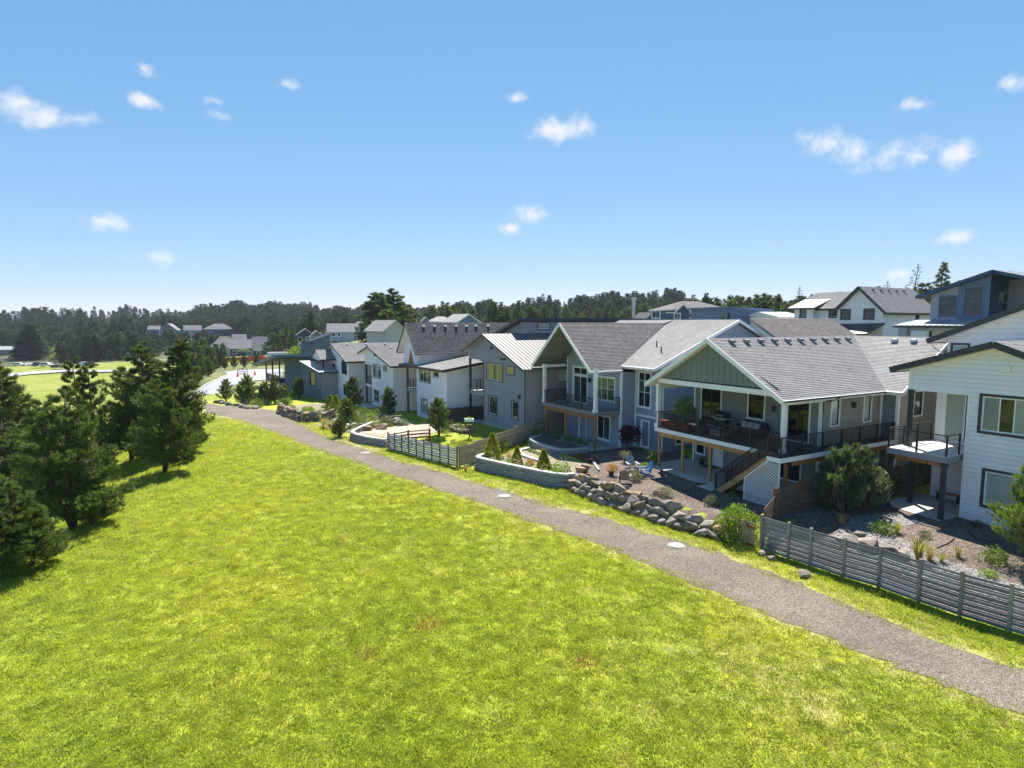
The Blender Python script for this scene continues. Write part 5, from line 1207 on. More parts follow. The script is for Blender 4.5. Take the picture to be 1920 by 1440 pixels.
block_wall('grey block retaining wall holding the pale sand yard', smooth([(58.6, 16.8), (56.6, 15.2), (54.6, 13.75), (53, 13.75), (50.9, 14.4), (49.2, 15.35)]), 5, .58, 8)
sheet('raised_bed', [(42.0, 26.5), (41.4, 25.3), (40.1, 24.8), (38.5, 24.65), (36.9, 24.7), (36.2, 25.3), (36.1, 26.7)], mulch_mat, .38, .5)
for k, px in enumerate(((7.65, 27.15), (-0.48, 35.43), (-11.79, 47.63))):
    m = MB(); m.lathe([(.0, .045), (.36, .045), (.36, .02), (.40, .02), (.40, -.1)][::-1], 20); m.lathe([(.3, .05), (.28, .052)], 20)
    o = m.build('utility_cover', cover_mat); o.location = gpos(px, .012); tag(o, ('round pale concrete utility cover on the path below the boulder wall', 'faint round utility cover on the path below the block wall', 'far round utility cover on the path by the sand strip')[k], 'manhole cover')

# ---------------------------------------------------------------- yard plants
def S(label, xy, me, s, mat=None, sz=1, kind='shrub', cat='shrub', group=None, dz=0): return shrub(kind, label, cat, xy, me, s, mat, group, sz, dz)
S('tallest golden cypress cone at the far end of the curved block wall', (-1.38, 42.61), THUJA[0], 1.85, kind='golden_cypress', sz=1)
S('middle golden cypress cone on the block wall terrace', (0.37, 40.71), THUJA[1], 1.35, kind='golden_cypress')
S('golden cypress next to the leafy bush at the near end of the block wall', (2.08, 39.06), THUJA[0], 1.8, kind='golden_cypress')
S('loose leafy green bush at the near end of the block wall', (3.19, 38.37), BUSH[1], 1.0, bright_bush, 1.3)
S('round green bush behind the tallest golden cypress', (-0.80, 46.66), BUSH[0], .85, bright_bush, 1.3)
G1 = 'low mounds on the block wall terrace'
for xy in ((-0.69, 42.27), (-0.22, 41.44), (0.98, 40.19), (1.54, 39.61), (2.53, 38.35), (-0.70, 45.99)): S('small bright green mound shrub among golden cypresses', xy, BUSH[2], .38, bright_bush, group=G1)
for xy in ((-0.23, 42.96), (1.42, 40.49), (1.19, 41.12)): S('small orange-leaved shrub among golden cypresses', xy, BUSH[2], .36, orange_leaf, group='orange shrubs on the block wall terrace')
for xy in ((1.22, 45.07), (1.49, 44.61), (1.75, 44.21), (1.01, 46.64), (2.04, 43.67)): S('tiny green mound inside the pale block edging', xy, BUSH[0], .28, bush_leaf, group='mounds inside the pale edging')
for xy, s, m in (((2.17, 50.33), .6, bright_bush), ((2.58, 49.49), .5, sage_leaf), ((3.07, 48.83), .55, sage_leaf), ((3.78, 47.80), .6, bush_leaf), ((4.44, 46.61), .6, bush_leaf), ((5.02, 45.74), .6, bush_leaf), ((5.58, 44.97), .5, sage_leaf)):
    S('rounded shrub on the upper block wall beside cedar posts', xy, BUSH[1], s, m, group='shrubs on the upper block wall', dz=.38)
put_tree('maple_tree', 'small dark maroon maple at the corner of the blue house', 'tree', (8.74, 44.97), (pine(90, 2.2, .9, nb=22, per=8, k=3, ln=.1, wd=.05, bare=.3, name='maple')[0], bush(65, 1600, .13, 10, maroon_leaf, 1.0, 'maple')), 1.0)
for o in [o for o in bpy.data.objects if o.name == 'maple_tree']:
    for c in o.children:
        if c.name.startswith('crown'): c.location = (0, 0, .75); c.scale = (1.15, 1.15, 1.3)
S('feathery pale grass clump below the maroon maple', (7.89, 41.26), CLUMP[1], 1.0, sage_leaf, kind='grass_clump', cat='grass')
S('upright yellow-green clump at the cedar post foot of the big deck', (9.76, 40.70), CLUMP[0], 1.1, bright_bush, kind='iris_clump', cat='plant')
S('low bright green plant behind the blue garden chair', (8.90, 40.08), BUSH[2], .6, bright_bush, .7)
def potted(name, label, xyz, s, leafmat, me, rim=.2):
    e = thing(name, label, 'potted plant', xyz); m = MB(); m.lathe([(rim*.7, 0), (rim, rim*1.7), (rim*1.05, rim*1.75), (rim*.85, rim*1.7)], 12); m.build('pot', charcoal, e)
    o = put('foliage', me, e, loc=(0, 0, rim*1.4), scale=s, mat=leafmat); return e
potted('potted_plant', 'black pot of orange flowers on top of the boulder wall', gpos((6.35, 37.79)), .55, orange_leaf, BUSH[0])
potted('potted_plant', 'dark pot with small shrub beside the patio door of the grey-green house', (*to_xy(29.0, 31.3), .66), .4, bush_leaf, BUSH[1])
S('grey twiggy shrub between the garden chairs', (7.46, 36.49), BUSH[1], .7, sage_leaf, 1.2)
S('reddish low shrub behind the boulder wall', (8.28, 33.47), BUSH[2], .5, maroon_leaf, .6)
S('small green shrub with pale tips behind the boulder wall', (8.69, 33.05), BUSH[0], .6, sage_leaf, 1.1)
S('pale cream-green shrub near the stair foot', (10.60, 31.46), BUSH[2], .6, sage_leaf, 1.2)
S('bright green tuft in mulch below the white lattice', (12.39, 33.26), BUSH[2], .35, bright_bush)
for xy in ((6.02, 34.97), (7.09, 33.10), (8.44, 31.50), (7.72, 32.45), (6.50, 34.16)): S('low green ground cover draped over the boulder wall top', xy, BUSH[2], .5, bright_bush, .5, group='ground cover on the boulder wall')
S('big rounded bright green bush standing on the verge left of the gate', (10.45, 27.83), bush(66, 2200, .1, 10, bush_leaf, 1.1), 1.0, bright_bush, 1.55)
S('second round bright green bush tucked behind the gate', (11.47, 28.32), bush(67, 1500, .1, 8, bush_leaf, 1.0), .85, bright_bush, 1.1)
put_tree('yard_pine', 'tall bushy young pine between the two nearest decks', 'pine tree', (17.14, 30.49), YOUNG[1], 1.55, 0.4, mat=pine_blue)
put_tree('yard_pine', 'bushy young pine overlapping the one between the two nearest decks', 'pine tree', (18.38, 31.36), YOUNG[0], 1.3, 2.0, mat=pine_blue)
S('grey-green rounded shrub beside the leftmost charcoal deck post', (19.50, 31.48), bush(68, 1800, .1, 10, sage_leaf, 1.0), 1.25, sage_leaf, 1.5)
S('grey-green rounded shrub between the charcoal deck posts', (22.52, 33.75), bush(69, 1800, .1, 10, sage_leaf, 1.0), 1.15, sage_leaf, 1.4)
put_tree('yard_pine', 'bright yellow-green young pine cut by the right picture edge', 'pine tree', (21.56, 23.73), pine(91, 4.6, 1.9, nb=70, per=34, k=10, ln=.24, wd=.03, rise=.6, spread=.5, mat=pine_young, name='yard_pine', upw=1.1), 1.0, 1.0)
S('pale yellow ornamental grass clump behind the slat fence', (17.38, 24.89), CLUMP[1], 1.05, yellow_blade, kind='grass_clump', cat='grass')
S('second straw-coloured grass clump leaning beside the pale one', (17.73, 24.73), CLUMP[2], .75, straw_blade, kind='grass_clump', cat='grass')
S('orange-tinged grass tuft right of the pale grass clumps', (19.05, 24.84), CLUMP[0], .6, straw_blade, kind='grass_clump', cat='grass')
S('small spiky yellow-green plant between the grass clumps', (18.07, 24.47), CLUMP[0], .5, yellow_blade, kind='grass_clump', cat='grass')
S('yellow iris-like tuft beside the low juniper', (18.21, 27.64), CLUMP[0], .6, yellow_blade, kind='grass_clump', cat='grass')
S('low spreading juniper in the rock mulch', (17.53, 27.76), bush(70, 1100, .1, 7, bush_leaf, .6), .9, bush_leaf)
S('brown twiggy shrub by the post shadow', (19.09, 27.04), BUSH[2], .45, sage_leaf)
S('dark green mound in shade under the right pine', (19.99, 23.99), BUSH[1], .8, bush_leaf)
S('small dark conifer seedling against the white house wall', (22.44, 28.35), BUSH[2], .4, pine_blue, 1.2)
S('bright low shrub at the right end of the rock mulch', (18.91, 23.10), BUSH[0], .5, bright_bush, .8)
S('straw grass clump at the foot of the young pine', (16.31, 28.97), CLUMP[2], .7, straw_blade, kind='grass_clump', cat='grass')
S('climbing rose sprig behind the fence corner', (13.51, 28.61), BUSH[2], .5, bright_bush, 1.2)
S('straw grass clump at the end of the block wall by the fence', (-3.25, 41.43), CLUMP[2], .6, straw_blade, kind='grass_clump', cat='grass')
S('reddish grass clump against the stepped tan fence', (3.86, 53.85), CLUMP[2], .9, straw_blade, kind='grass_clump', cat='grass')
rk = MB(); rngr = random.Random(4)
for k in range(260):
    u = rngr.uniform(7.5, 11.8); v = 25.4+(11.8-u)*.1+rngr.uniform(0, 1.6); x, y = to_xy(u, v); s = rngr.uniform(.06, .15); z = float(ground_z(x, y))+s*.3
    a = rngr.uniform(0, 3); c, sn = math.cos(a)*s, math.sin(a)*s; n = len(rk.v)
    rk.v += [(x+c, y+sn, z), (x-sn, y+c, z), (x-c, y-sn, z), (x+sn, y-c, z), (x, y, z+s*.6), (x, y, z-s*.5)]
    rk.f += [(n, n+1, n+4), (n+1, n+2, n+4), (n+2, n+3, n+4), (n+3, n, n+4), (n+1, n, n+5), (n+2, n+1, n+5), (n+3, n+2, n+5), (n, n+3, n+5)]
tag(rk.build('cobbles', rock_grey, kind='stuff'), 'bank of small grey cobbles behind the slat fence', 'cobbles')
for k in range(14):
    t = k/13; xy = to_xy(29.3-9.2*t+rw.uniform(-.3, .3), 21.75+.75*t+rw.uniform(-.2, .55)); S('small green weed tuft growing from gaps of the boulder wall', xy, BUSH[k % 3], rw.uniform(.2, .38), rw.choice((bush_leaf, bright_bush, sage_leaf)), .8, group='weeds in the boulder wall', dz=rw.uniform(-.1, .25))
# far yards
def YP(label, xy, i, s, mat=None, sz=1): put_tree('yard_pine', label, 'pine tree', xy, YOUNG[i], s, None, 'young pines in the far yards', mat=mat, sz=sz)
YP('young pine with upright candles at the corner of the fenced lawn', (-6.49, 52.83), 0, 1.25)
S('rounded dark shrub under the pine at the fenced lawn', (-5.95, 54.35), BUSH[1], 1.0, bush_leaf, 1.1)
YP('dark conical young pine before the pale blue house corner', (-14.10, 68.22), 0, 1.2, pine_needles, 1.1)
YP('dark young pine between balcony and pale blue houses', (-20.38, 77.06), 0, 1.45, pine_needles, 1.1)
YP('lighter young pine in front of the white balcony house', (-18.18, 65.50), 1, 1.2)
YP('wide dark young pine on the stone steps bank', (-16.22, 55.78), 1, 1.0, pine_needles, .8)
YP('young pine at the path bend nearest the road', (-43.15, 90.24), 0, 1.29)
YP('dense young pine in front of the covered deck', (-39.51, 87.67), 1, 1.48)
YP('taller young pine beside the covered deck posts', (-39.10, 88.71), 0, 1.56)
YP('dark young pine under the covered deck', (-35.88, 86.82), 1, 1.40, pine_needles)
YP('dark young pine next to the deck corner', (-34.33, 86.45), 0, 1.25, pine_needles)
YP('young pine against the slate-blue wall', (-34.22, 89.83), 1, 1.17, pine_blue)
YP('dark pine below the slate house window', (-33.18, 93.02), 0, 1.25, pine_needles)
S('left of two slim golden cypresses by the stone wall', (-22.06, 72.58), THUJA[0], 2.4, thuja_leaf, kind='golden_cypress')
S('right of two slim golden cypresses by the stone wall', (-20.75, 70.52), THUJA[1], 2.5, thuja_leaf, kind='golden_cypress')
rr = random.Random(9)
for k in range(20):
    xy = to_xy(rr.uniform(87, 99), rr.uniform(8.6, 14)); S('low dense shrub among the young pines below the covered deck', xy, BUSH[k % 3], rr.uniform(.7, 1.3), rr.choice((bush_leaf, sage_leaf, pine_blue, bush_leaf)), group='shrubs below the covered deck')
for k in range(16):
    t = k/15; xy = to_xy(64.5-3.5*t*1.6+rr.uniform(-1, 1), 13.0+.9*t+rr.uniform(-.2, .9)); S('pale straw grass clump along the path bed', xy, CLUMP[k % 3], rr.uniform(.7, 1.1), straw_blade if k % 3 else yellow_blade, kind='grass_clump', cat='grass', group='straw grasses along the path bed')
for k in range(38):
    xy = to_xy(rr.uniform(58.5, 72), rr.uniform(14.0, 20.5)); S('small mixed shrub on the planted bank of the far yards', xy, BUSH[k % 3], rr.uniform(.6, 1.15), rr.choice((bush_leaf, sage_leaf, bright_bush, pine_blue)), group='shrubs on the planted bank')
for k in range(14):
    xy = to_xy(rr.uniform(73, 84), rr.uniform(13.2, 18)); S('small bright mound behind the rubble stone wall', xy, BUSH[k % 3], rr.uniform(.4, .7), rr.choice((bright_bush, sage_leaf)), group='mounds behind the rubble wall')
for k in range(12):
    u = 87+k*1.1; xy = to_xy(u, 6.9-.33*k+rr.uniform(-.3, .3)+2.2); lone_rock('pale rock edging the small lawn below the covered deck', xy, rr.uniform(.5, 1.0), k, None, 'rocks edging the far lawn')
for k in range(9):
    xy = to_xy(63.2-.1*k+rr.uniform(-.15, .15), 15.2+.62*k); x, y = xy
    o = put('stone_step', unit_box(block_cap), None, gpos(xy, .1+.02*k), RZ+R(rr.uniform(-8, 8)), (1.1, .4, .16)); tag(o, 'flat pale stone step climbing the planted bank', 'step', 'stone steps on the bank')
for k, (px, l) in enumerate((((79.78, 22.64), 'pale concrete patio slab below the pale blue house'), ((95.00, 20.47), 'pale concrete patio slab below the balcony house'))):
    u, v = px; sheet('patio', [(u+3.5, v-1.2), (u-3, v-1.2), (u-3, v+2.4), (u+3.5, v+2.4)], concrete, .12)

# ---------------------------------------------------------------- furniture and small things
def adirondack(label, xyz, rz, mat):
    e = thing('garden_chair', label, 'chair', xyz, rz, 'adirondack chairs by the boulder wall')
    for k in range(5): put('seat_slat', unit_box(mat), e, loc=(0, -.22+.11*k, .36-.035*k), rot=(R(-18), 0, 0), scale=(.55, .09, .022))
    for k in range(6):
        h = .78-abs(k-2.5)*.055; put('back_slat', unit_box(mat), e, loc=(-.235+.094*k, .36+h*.18, .3+h*.47), rot=(R(-22), 0, 0), scale=(.085, .022, h))
    for s in (-1, 1):
        put('armrest', unit_box(mat), e, loc=(s*.34, .03, .56), scale=(.13, .72, .025)); put('leg', unit_box(mat), e, loc=(s*.3, -.27, .28), scale=(.03, .1, .56))
        m = MB(); m.beam((s*.3, -.3, .3), (s*.3, .62, .04), .03, .11); m.build('leg', mat, e); put('arm_support', unit_box(mat), e, loc=(s*.3, .36, .42), scale=(.03, .08, .3))
    return e
adirondack('weathered brown adirondack chair seen from behind on the boulder wall', gpos((6.85, 35.87)), R(165), chair_wood)
adirondack('pale grey adirondack chair facing the path behind the weathered one', gpos((7.94, 38.91)), R(10), chair_grey)
adirondack('blue adirondack chair seen from the side on the mulch', gpos((8.34, 37.53)), R(-75), chair_blue)
pl = thing('planter_box', 'long red-brown planter box at the left corner of the big deck', 'planter', (*to_xy(29.0, 28.75), 3.41), RZ)
for s in (-.85, 0, .85):
    m = MB(); m.box((s-.41, -.2, 0), (s+.41, .2, .42)); m.build('trough', terracotta, pl)
for s in (-.85, 0, .85): mm = MB(); mm.box((s-.43, -.22, .40), (s+.43, .22, .45)); mm.build('rim', terracotta, pl)
for s in (-.9, -.5, .6): put('seedling', BUSH[2], pl, loc=(s, 0, .4), scale=.16, mat=bright_bush)
pt = thing('potted_tree', 'leafy yellow-green potted shrub behind the red-brown planter on the deck', 'potted plant', (*to_xy(28.9, 29.5), 3.41)); m = MB(); m.lathe([(.17, 0), (.24, .4), (.25, .42), (.2, .4)], 12); m.build('pot', charcoal, pt)
m = MB(); m.tube([(0, 0, .3), (.03, .02, .9)], [.03, .015], 6); m.build('trunk', bark, pt); put('crown', bush(92, 420, .26, 8, bright_bush, 1.1, 'potted', .35), pt, loc=(0, 0, .75), scale=(.85, .85, 1.05), mat=bright_bush)
gr = thing('gas_grill', 'black gas barbecue grill with steel control panel on the big deck', 'grill', (*to_xy(27.0, 30.9), 3.41), RZ)
m = MB(); m.box((-.42, -.28, .1), (.42, .28, .78)); m.build('cabinet', black_metal, gr)
m = MB(); m.tube([(-.42, 0, .98), (.42, 0, .98)], .3, 14); m.build('lid', black_metal, gr)
m = MB(); m.box((-.45, -.36, .72), (.45, -.27, .88)); cp = m.build('control_panel', alu, gr)
for k in range(4): mm = MB(); mm.cbox((-.3+.2*k, -.375, .8), (.06, .04, .06)); mm.build('knob', black_metal, cp)
for s in (-1, 1): mm = MB(); mm.box((s*.45, -.26, .83), (s*.85, .24, .87)); mm.build('side_shelf', alu, gr); put('wheel', unit_box(rubber), gr, loc=(s*.36, 0, .05), scale=(.05, .1, .1))
mm = MB(); mm.beam((-.3, -.33, 1.02), (.3, -.33, 1.02), .03, .03); mm.build('handle', alu, gr)
so = thing('outdoor_sofa', 'dark outdoor sofa with patterned pillows against the deck wall', 'sofa', (*to_xy(25.0, 31.3), 3.41), RZ)
for nm, a, b in (('seat', (-.85, -.35, .15), (.85, .3, .42)), ('backrest', (-.85, .22, .42), (.85, .38, .85)), ('armrest', (-.95, -.35, .1), (-.85, .38, .62)), ('armrest', (.85, -.35, .1), (.95, .38, .62))):
    m = MB(); m.box(a, b); m.build(nm, charcoal, so)
for k, x in enumerate((-.45, .0, .45)): tag(put('pillow', unit_box(pillow_mat), None, (*to_xy(25.0-x, 31.12), 4.03), rot=(R(-18), R(6*(k-1)), RZ), scale=(.4, .13, .38)), ('first patterned pillow on the dark deck sofa from the grill side', 'middle patterned pillow on the dark deck sofa', 'patterned pillow at the stair end of the deck sofa')[k], 'pillow')
ft = thing('fire_table', 'low grey square fire table in the middle of the big deck', 'table', (*to_xy(25.9, 29.4), 3.41), RZ); m = MB(); m.box((-.4, -.4, 0), (.4, .4, .42)); m.build('base', soffit, ft); m = MB(); m.box((-.46, -.46, .42), (.46, .46, .48)); m.build('table_top', charcoal, ft); m = MB(); m.box((-.15, -.15, .48), (.15, .15, .5)); m.build('burner', alu, ft)
for k, (u, v, a) in enumerate(((26.9, 29.3, 90), (25.0, 29.0, -60))):
    c = thing('deck_chair', ('dark low lounge chair between planter and fire table', 'dark low lounge chair between fire table and stair')[k], 'chair', (*to_xy(u, v), 3.41), RZ+R(a))
    for nm, p, q in (('seat', (-.3, -.3, .28), (.3, .3, .4)), ('backrest', (-.3, .26, .4), (.3, .34, .85)), ('leg', (-.3, -.3, 0), (-.25, -.25, .28)), ('leg', (.25, -.3, 0), (.3, -.25, .28)), ('leg', (-.3, .25, 0), (-.25, .3, .28)), ('leg', (.25, .25, 0), (.3, .3, .28))): m = MB(); m.box(p, q); m.build(nm, charcoal, c)
m = MB(); m.box((-.55, -.35, 0), (.55, .35, .02)); o = m.build('doormat', weathered_brown); o.location = (*to_xy(28.2, 31.2), .72); o.rotation_euler = (0, 0, RZ); tag(o, 'dark doormat before the white patio door', 'doormat')
be = thing('bench', 'small orange wooden bench under the white house balcony', 'bench', (*to_xy(16.5, 37.0), .55), RZ); m = MB(); m.box((-.6, -.18, .4), (.6, .18, .46)); m.build('seat', cedar_pale, be)
for s in (-.5, .5): m = MB(); m.box((s-.03, -.15, 0), (s+.03, .15, .4)); m.build('leg', black_metal, be)
hose = [(18.35, 25.54), (19.45, 26.10), (20.29, 26.76)]
m = MB(); m.tube([gpos(p, .05) for p in hose], .025, 5); tag(m.build('drip_hose', black_metal), 'straight black drip hose on sunlit rock mulch', 'hose')
hose = [(21.82, 27.97), (21.44, 27.25), (21.29, 26.63), (21.69, 26.36), (22.29, 26.36)]
m = MB(); m.tube([gpos(p, .05) for p in hose], .03, 5); tag(m.build('edging_hose', black_metal), 'curved black edging hose in the shaded mulch bed', 'hose')
tr = thing('timber_bed', 'empty red timber frame bed below the upper block wall', 'garden bed', gpos((5.22, 42.27)), RZ)
for a, b in (((-1, -.4, 0), (1, -.34, .2)), ((-1, .34, 0), (1, .4, .2)), ((-1, -.34, 0), (-.94, .34, .2)), ((.94, -.34, 0), (1, .34, .2))): m = MB(); m.box(a, b); m.build('board', brown_post, tr)
ed = thing('edging_strip', 'pale concrete edging strip between the two terraces', 'edging', gpos((5.67, 40.59)), RZ+R(-28)); 
for k in range(5): put('edging_block', unit_box(block_cap), ed, loc=(-1.4+.7*k, 0, .06), scale=(.69, .14, .16))
ps = thing('planter_post', 'white flower box on a tall post in the fenced lawn', 'planter', gpos((-3.72, 51.77))); m = MB(); m.box((-.06, -.06, 0), (.06, .06, 1.5)); m.build('post', brown_post, ps); m = MB(); m.box((-.4, -.15, 1.5), (.4, .15, 1.75)); m.build('box', white, ps)
put('flowers', BUSH[0], ps, loc=(0, 0, 1.7), scale=(.35, .2, .25), mat=bright_bush)
sb = thing('stone_bed', 'raised stone planting bed in the fenced lawn', 'garden bed', gpos((-4.67, 54.87)), RZ)
for k in range(18):
    a = k/18*6.283; put('stone', ROCKS[k % 8], sb, loc=(1.5*math.cos(a), .8*math.sin(a), .2), rz=a, scale=(.6, .45, .45))
put('bed_plant', BUSH[1], sb, loc=(-.4, 0, .2), scale=(.8, .5, .5), mat=sage_leaf); put('bed_plant', BUSH[2], sb, loc=(.5, 0, .2), scale=(.6, .5, .4), mat=bright_bush)
for xy in ((-4.94, 50.00), (-4.34, 49.23), (-3.87, 48.96)): S('yellow flowering plant inside the grey fence corner', xy, BUSH[2], .45, yellow_blade, 1.1, group='yellow plants in the fence corner')

# ---------------------------------------------------------------- road and far ground
sheet('road', [(95.33, 0.58),(130.87, 3.35),(135.57, 5.45),(140.25, 8.20),(152.32, 10.83),(160.97, 11.01),(161.35, 13.89),(160.46, 18.65),(159.01, 23.81),(134.96, 20.14),(135.18, 15.42),(133.72, 11.80),(129.09, 8.21),(111.23, 3.53),(90.36, 1.27)], asphalt, .1, 1.5, seed=3)
sheet('kerb', [(131.63, 3.29),(136.31, 5.39),(141.41, 8.22),(153.28, 10.79),(161.80, 10.92),(160.97, 11.01),(152.32, 10.83),(140.25, 8.20),(135.57, 5.45),(130.87, 3.35)], concrete, .22, 1.5)
sheet('parking_road', [(254.90, -55.27),(271.91, -44.22),(277.77, -35.65),(272.46, -15.16),(276.44, -15.34),(283.02, -36.28),(279.00, -45.31),(265.38, -57.47)], asphalt, .35, 4)
# ---------------------------------------------------------------- second-row and far houses
def bg_house(label, x, y, z, w, eh, rh, depth, rz, kind, wm, rm, tm=None, wins=(), rwins=(), name='house', over=.5, group=None, sub=.4, cat='house'):
    tm = tm or white
    e = thing(name, label, cat, (x, y, z), R(rz), group); h = w/2
    mk = lambda L: [W(a-ww/2, a+ww/2, b, b+hh, trim=tm, tw=.16, frame=tm, g=g_dark if k % 2 else g_lawn_refl, cols=c) for k, (a, b, ww, hh, c) in enumerate(L)]
    st = dict(style='plain', mat=wm, name='wall')
    zb = -2.5
    if kind == 'y':                              # gable towards the viewer
        wall(e, (-h, 0), (h, 0), zb, [(0, eh), (h, rh), (w, eh)], mk(wins), **st); wall(e, (h, 0), (h, depth), zb, eh, mk(rwins), **st); wall(e, (h, depth), (-h, depth), zb, [(0, eh), (h, rh), (w, eh)], (), **st); wall(e, (-h, depth), (-h, 0), zb, eh, (), **st)
        s = (rh-eh)/h; lo = eh-s*over+.1
        for sg in (1, -1): roof(e, [(sg*(h+over), -over, lo), (sg*(h+over), depth+over, lo), (0, depth+over, rh+.1), (0, -over, rh+.1)], mat=rm, fascia=tm, t=.22, course=sub)
    elif kind == 'x':
        wall(e, (-h, 0), (h, 0), zb, eh, mk(wins), **st); wall(e, (h, 0), (h, depth), zb, [(0, eh), (depth/2, rh), (depth, eh)], mk(rwins), **st); wall(e, (h, depth), (-h, depth), zb, eh, (), **st); wall(e, (-h, depth), (-h, 0), zb, [(0, eh), (depth/2, rh), (depth, eh)], (), **st)
        s = (rh-eh)/(depth/2); lo = eh-s*over+.1
        for y0, y1 in ((-over, depth/2), (depth+over, depth/2)): roof(e, [(-h-over, y0, lo), (h+over, y0, lo), (h+over, y1, rh+.1), (-h-over, y1, rh+.1)], mat=rm, fascia=tm, t=.22, course=sub)
    elif kind == 'hip':
        for p, q in (((-h, 0), (h, 0)), ((h, 0), (h, depth)), ((h, depth), (-h, depth)), ((-h, depth), (-h, 0))): wall(e, p, q, zb, eh, mk(wins) if q == (h, 0) else mk(rwins) if p == (h, 0) else (), **st)
        i = min(depth/2, h*.7); o = over; yy = depth/2
        A, B, C_, D_ = (-h-o, -o, eh), (h+o, -o, eh), (h+o, depth+o, eh), (-h-o, depth+o, eh); E_, F_ = (-h+i, yy, rh), (h-i, yy, rh)
        for q in ((A, B, F_, E_), (B, C_, F_), (C_, D_, E_, F_), (D_, A, E_)): roof(e, q, mat=rm, fascia=tm, t=.2, course=sub)
    elif kind == 'shed':
        wall(e, (-h, 0), (h, 0), zb, [(0, eh), (w, rh)], mk(wins), **st); wall(e, (h, 0), (h, depth), zb, rh, mk(rwins), **st); wall(e, (h, depth), (-h, depth), zb, [(0, rh), (w, eh)], (), **st); wall(e, (-h, depth), (-h, 0), zb, eh, (), **st)
        s = (rh-eh)/w; roof(e, [(-h-over, -over, eh-s*over+.15), (-h-over, depth+over, eh-s*over+.15), (h+over, depth+over, rh+s*over+.15), (h+over, -over, rh+s*over+.15)], cover='metal', mat=rm, fascia=tm, t=.3, seam=3)
    return e
sh_far = shingle('far_grey_shingles', (.17, .165, .18), .2)
pale_wall = paint('pale_taupe_wall', (.45, .44, .42), .7, .05); grey_wall = paint('mid_grey_wall', (.17, .18, .2), .7, .06); dusk_wall = paint('dusky_blue_wall', (.055, .07, .10), .7, .08); sky_wall = paint('light_blue_wall', (.36, .42, .5), .7, .05)
bg_house('far dark two-storey house with hipped grey roof below the wooded ridge', -209.1, 430.0, -0.2, 18.2, 6.05, 9.82, 12, 20, 'hip', dusk_wall, sh_far, white, [(-6, 3.2, 1.6, 1.4, 1), (-2, 3.2, 1.6, 1.4, 1), (4, 3.2, 2.2, 1.4, 2), (-5, .6, 2.4, 1.8, 2), (2, .4, 2.6, 2, 2)])
bg_house('far pale house left of the hipped dark one', -227.9, 432.0, 2.4, 10.7, 3.04, 6.07, 9, 30, 'x', pale_wall, sh_far, white, [(-2, .8, 1.6, 1.4, 1), (2, .8, 1.6, 1.4, 1)])
bg_house('far grey-roofed house half hidden by conifers', -252.6, 445.0, 1.4, 10.6, 3.91, 8.20, 10, 15, 'y', grey_wall, sh_grey, white, [(0, 1, 1.6, 1.5, 1)])
bg_house('farthest small house peeping out of the conifers', -266.8, 450.0, 1.7, 7.1, 3.95, 6.32, 9, 20, 'x', grey_wall, sh_far, white, [(0, 1, 1.6, 1.5, 1)])
bg_house('low grey-roofed house with white gable windows behind the shore pines', -182.6, 335.0, -6.4, 10.7, 3.55, 7.10, 12, 25, 'y', grey_wall, sh_far, white, [(-1, .5, 3, 1.6, 2)])
bg_house('grey-roofed house with white garage trim in the valley row', -150.2, 312.0, -5.8, 11.0, 3.59, 8.26, 12, 20, 'hip', pale_wall, sh_far, white, [(-3, .5, 2, 1.5, 2), (3, .5, 2, 1.5, 2)])
bg_house('higher grey roof behind the valley row of houses', -155.2, 345.0, -3.3, 6.7, 3.04, 6.99, 10, 30, 'x', grey_wall, sh_far, white)
bg_house('dark-gabled house in the valley row next to a clipped hedge', -133.8, 300.0, -5.5, 11.7, 3.45, 7.42, 12, 25, 'x', dusk_wall, sh_far, white, [(-3, .4, 2.2, 1.8, 2), (2, .4, 1.5, 1.6, 1)])
bg_house('end house of the valley row with white-trimmed porch', -120.7, 292.0, -5.8, 7.8, 3.36, 9.28, 12, 25, 'x', dusk_wall, sh_far, white, [(-2, .4, 2.4, 2, 3), (2, .4, 1.6, 1.8, 1)])
bg_house('dark blue house with grey gable above the slate house roof', -77.9, 228.0, 3.0, 6.8, 2.61, 5.21, 9, 20, 'y', dusk_wall, sh_far, white, [(-1.5, .4, 1.2, 1.6, 1), (1.5, .4, 1.2, 1.6, 1)])
bg_house('grey house with second white-trimmed gable beside the dark blue one', -72.4, 224.0, 3.1, 4.7, 2.37, 4.34, 9, 20, 'y', grey_wall, sh_far, white, [(-.8, .4, 1.2, 1.6, 1), (1, .4, 1.4, 1.8, 2)])
bg_house('small pale porch gable in front of the light blue house', -68.0, 222.0, 2.0, 2.9, 1.76, 3.33, 5, 20, 'y', pale_wall, sh_far, white, [(0, .2, 1.4, 1.6, 1)])
bg_house('light blue two-storey house with broad grey roof', -65.4, 232.0, 1.2, 9.4, 5.93, 8.77, 11, 20, 'x', sky_wall, sh_far, white, [(-3.4, 4, 1.4, 1.4, 1), (-.5, 4, 1.5, 1.4, 1), (1.6, 4, 1.5, 1.4, 1), (3.8, 4, 1, 1.4, 1), (-2, 1, 2, 1.5, 2), (2, 1, 2, 1.5, 2)])
bg_house('navy upper-storey house at the foot of the tall pines', -58.9, 238.0, 3.1, 5.0, 5.86, 7.74, 9, 25, 'hip', navy, sh_far, white, [(0, 4, 2.4, 1.6, 3), (-1, 1, 2, 1.4, 1)])
bg_house('cream house with grey gable behind the pale blue house', -22.4, 116.0, 5.8, 4.1, 3.27, 5.00, 12, 30, 'y', pale_wall, sh_grey, pale_wall)
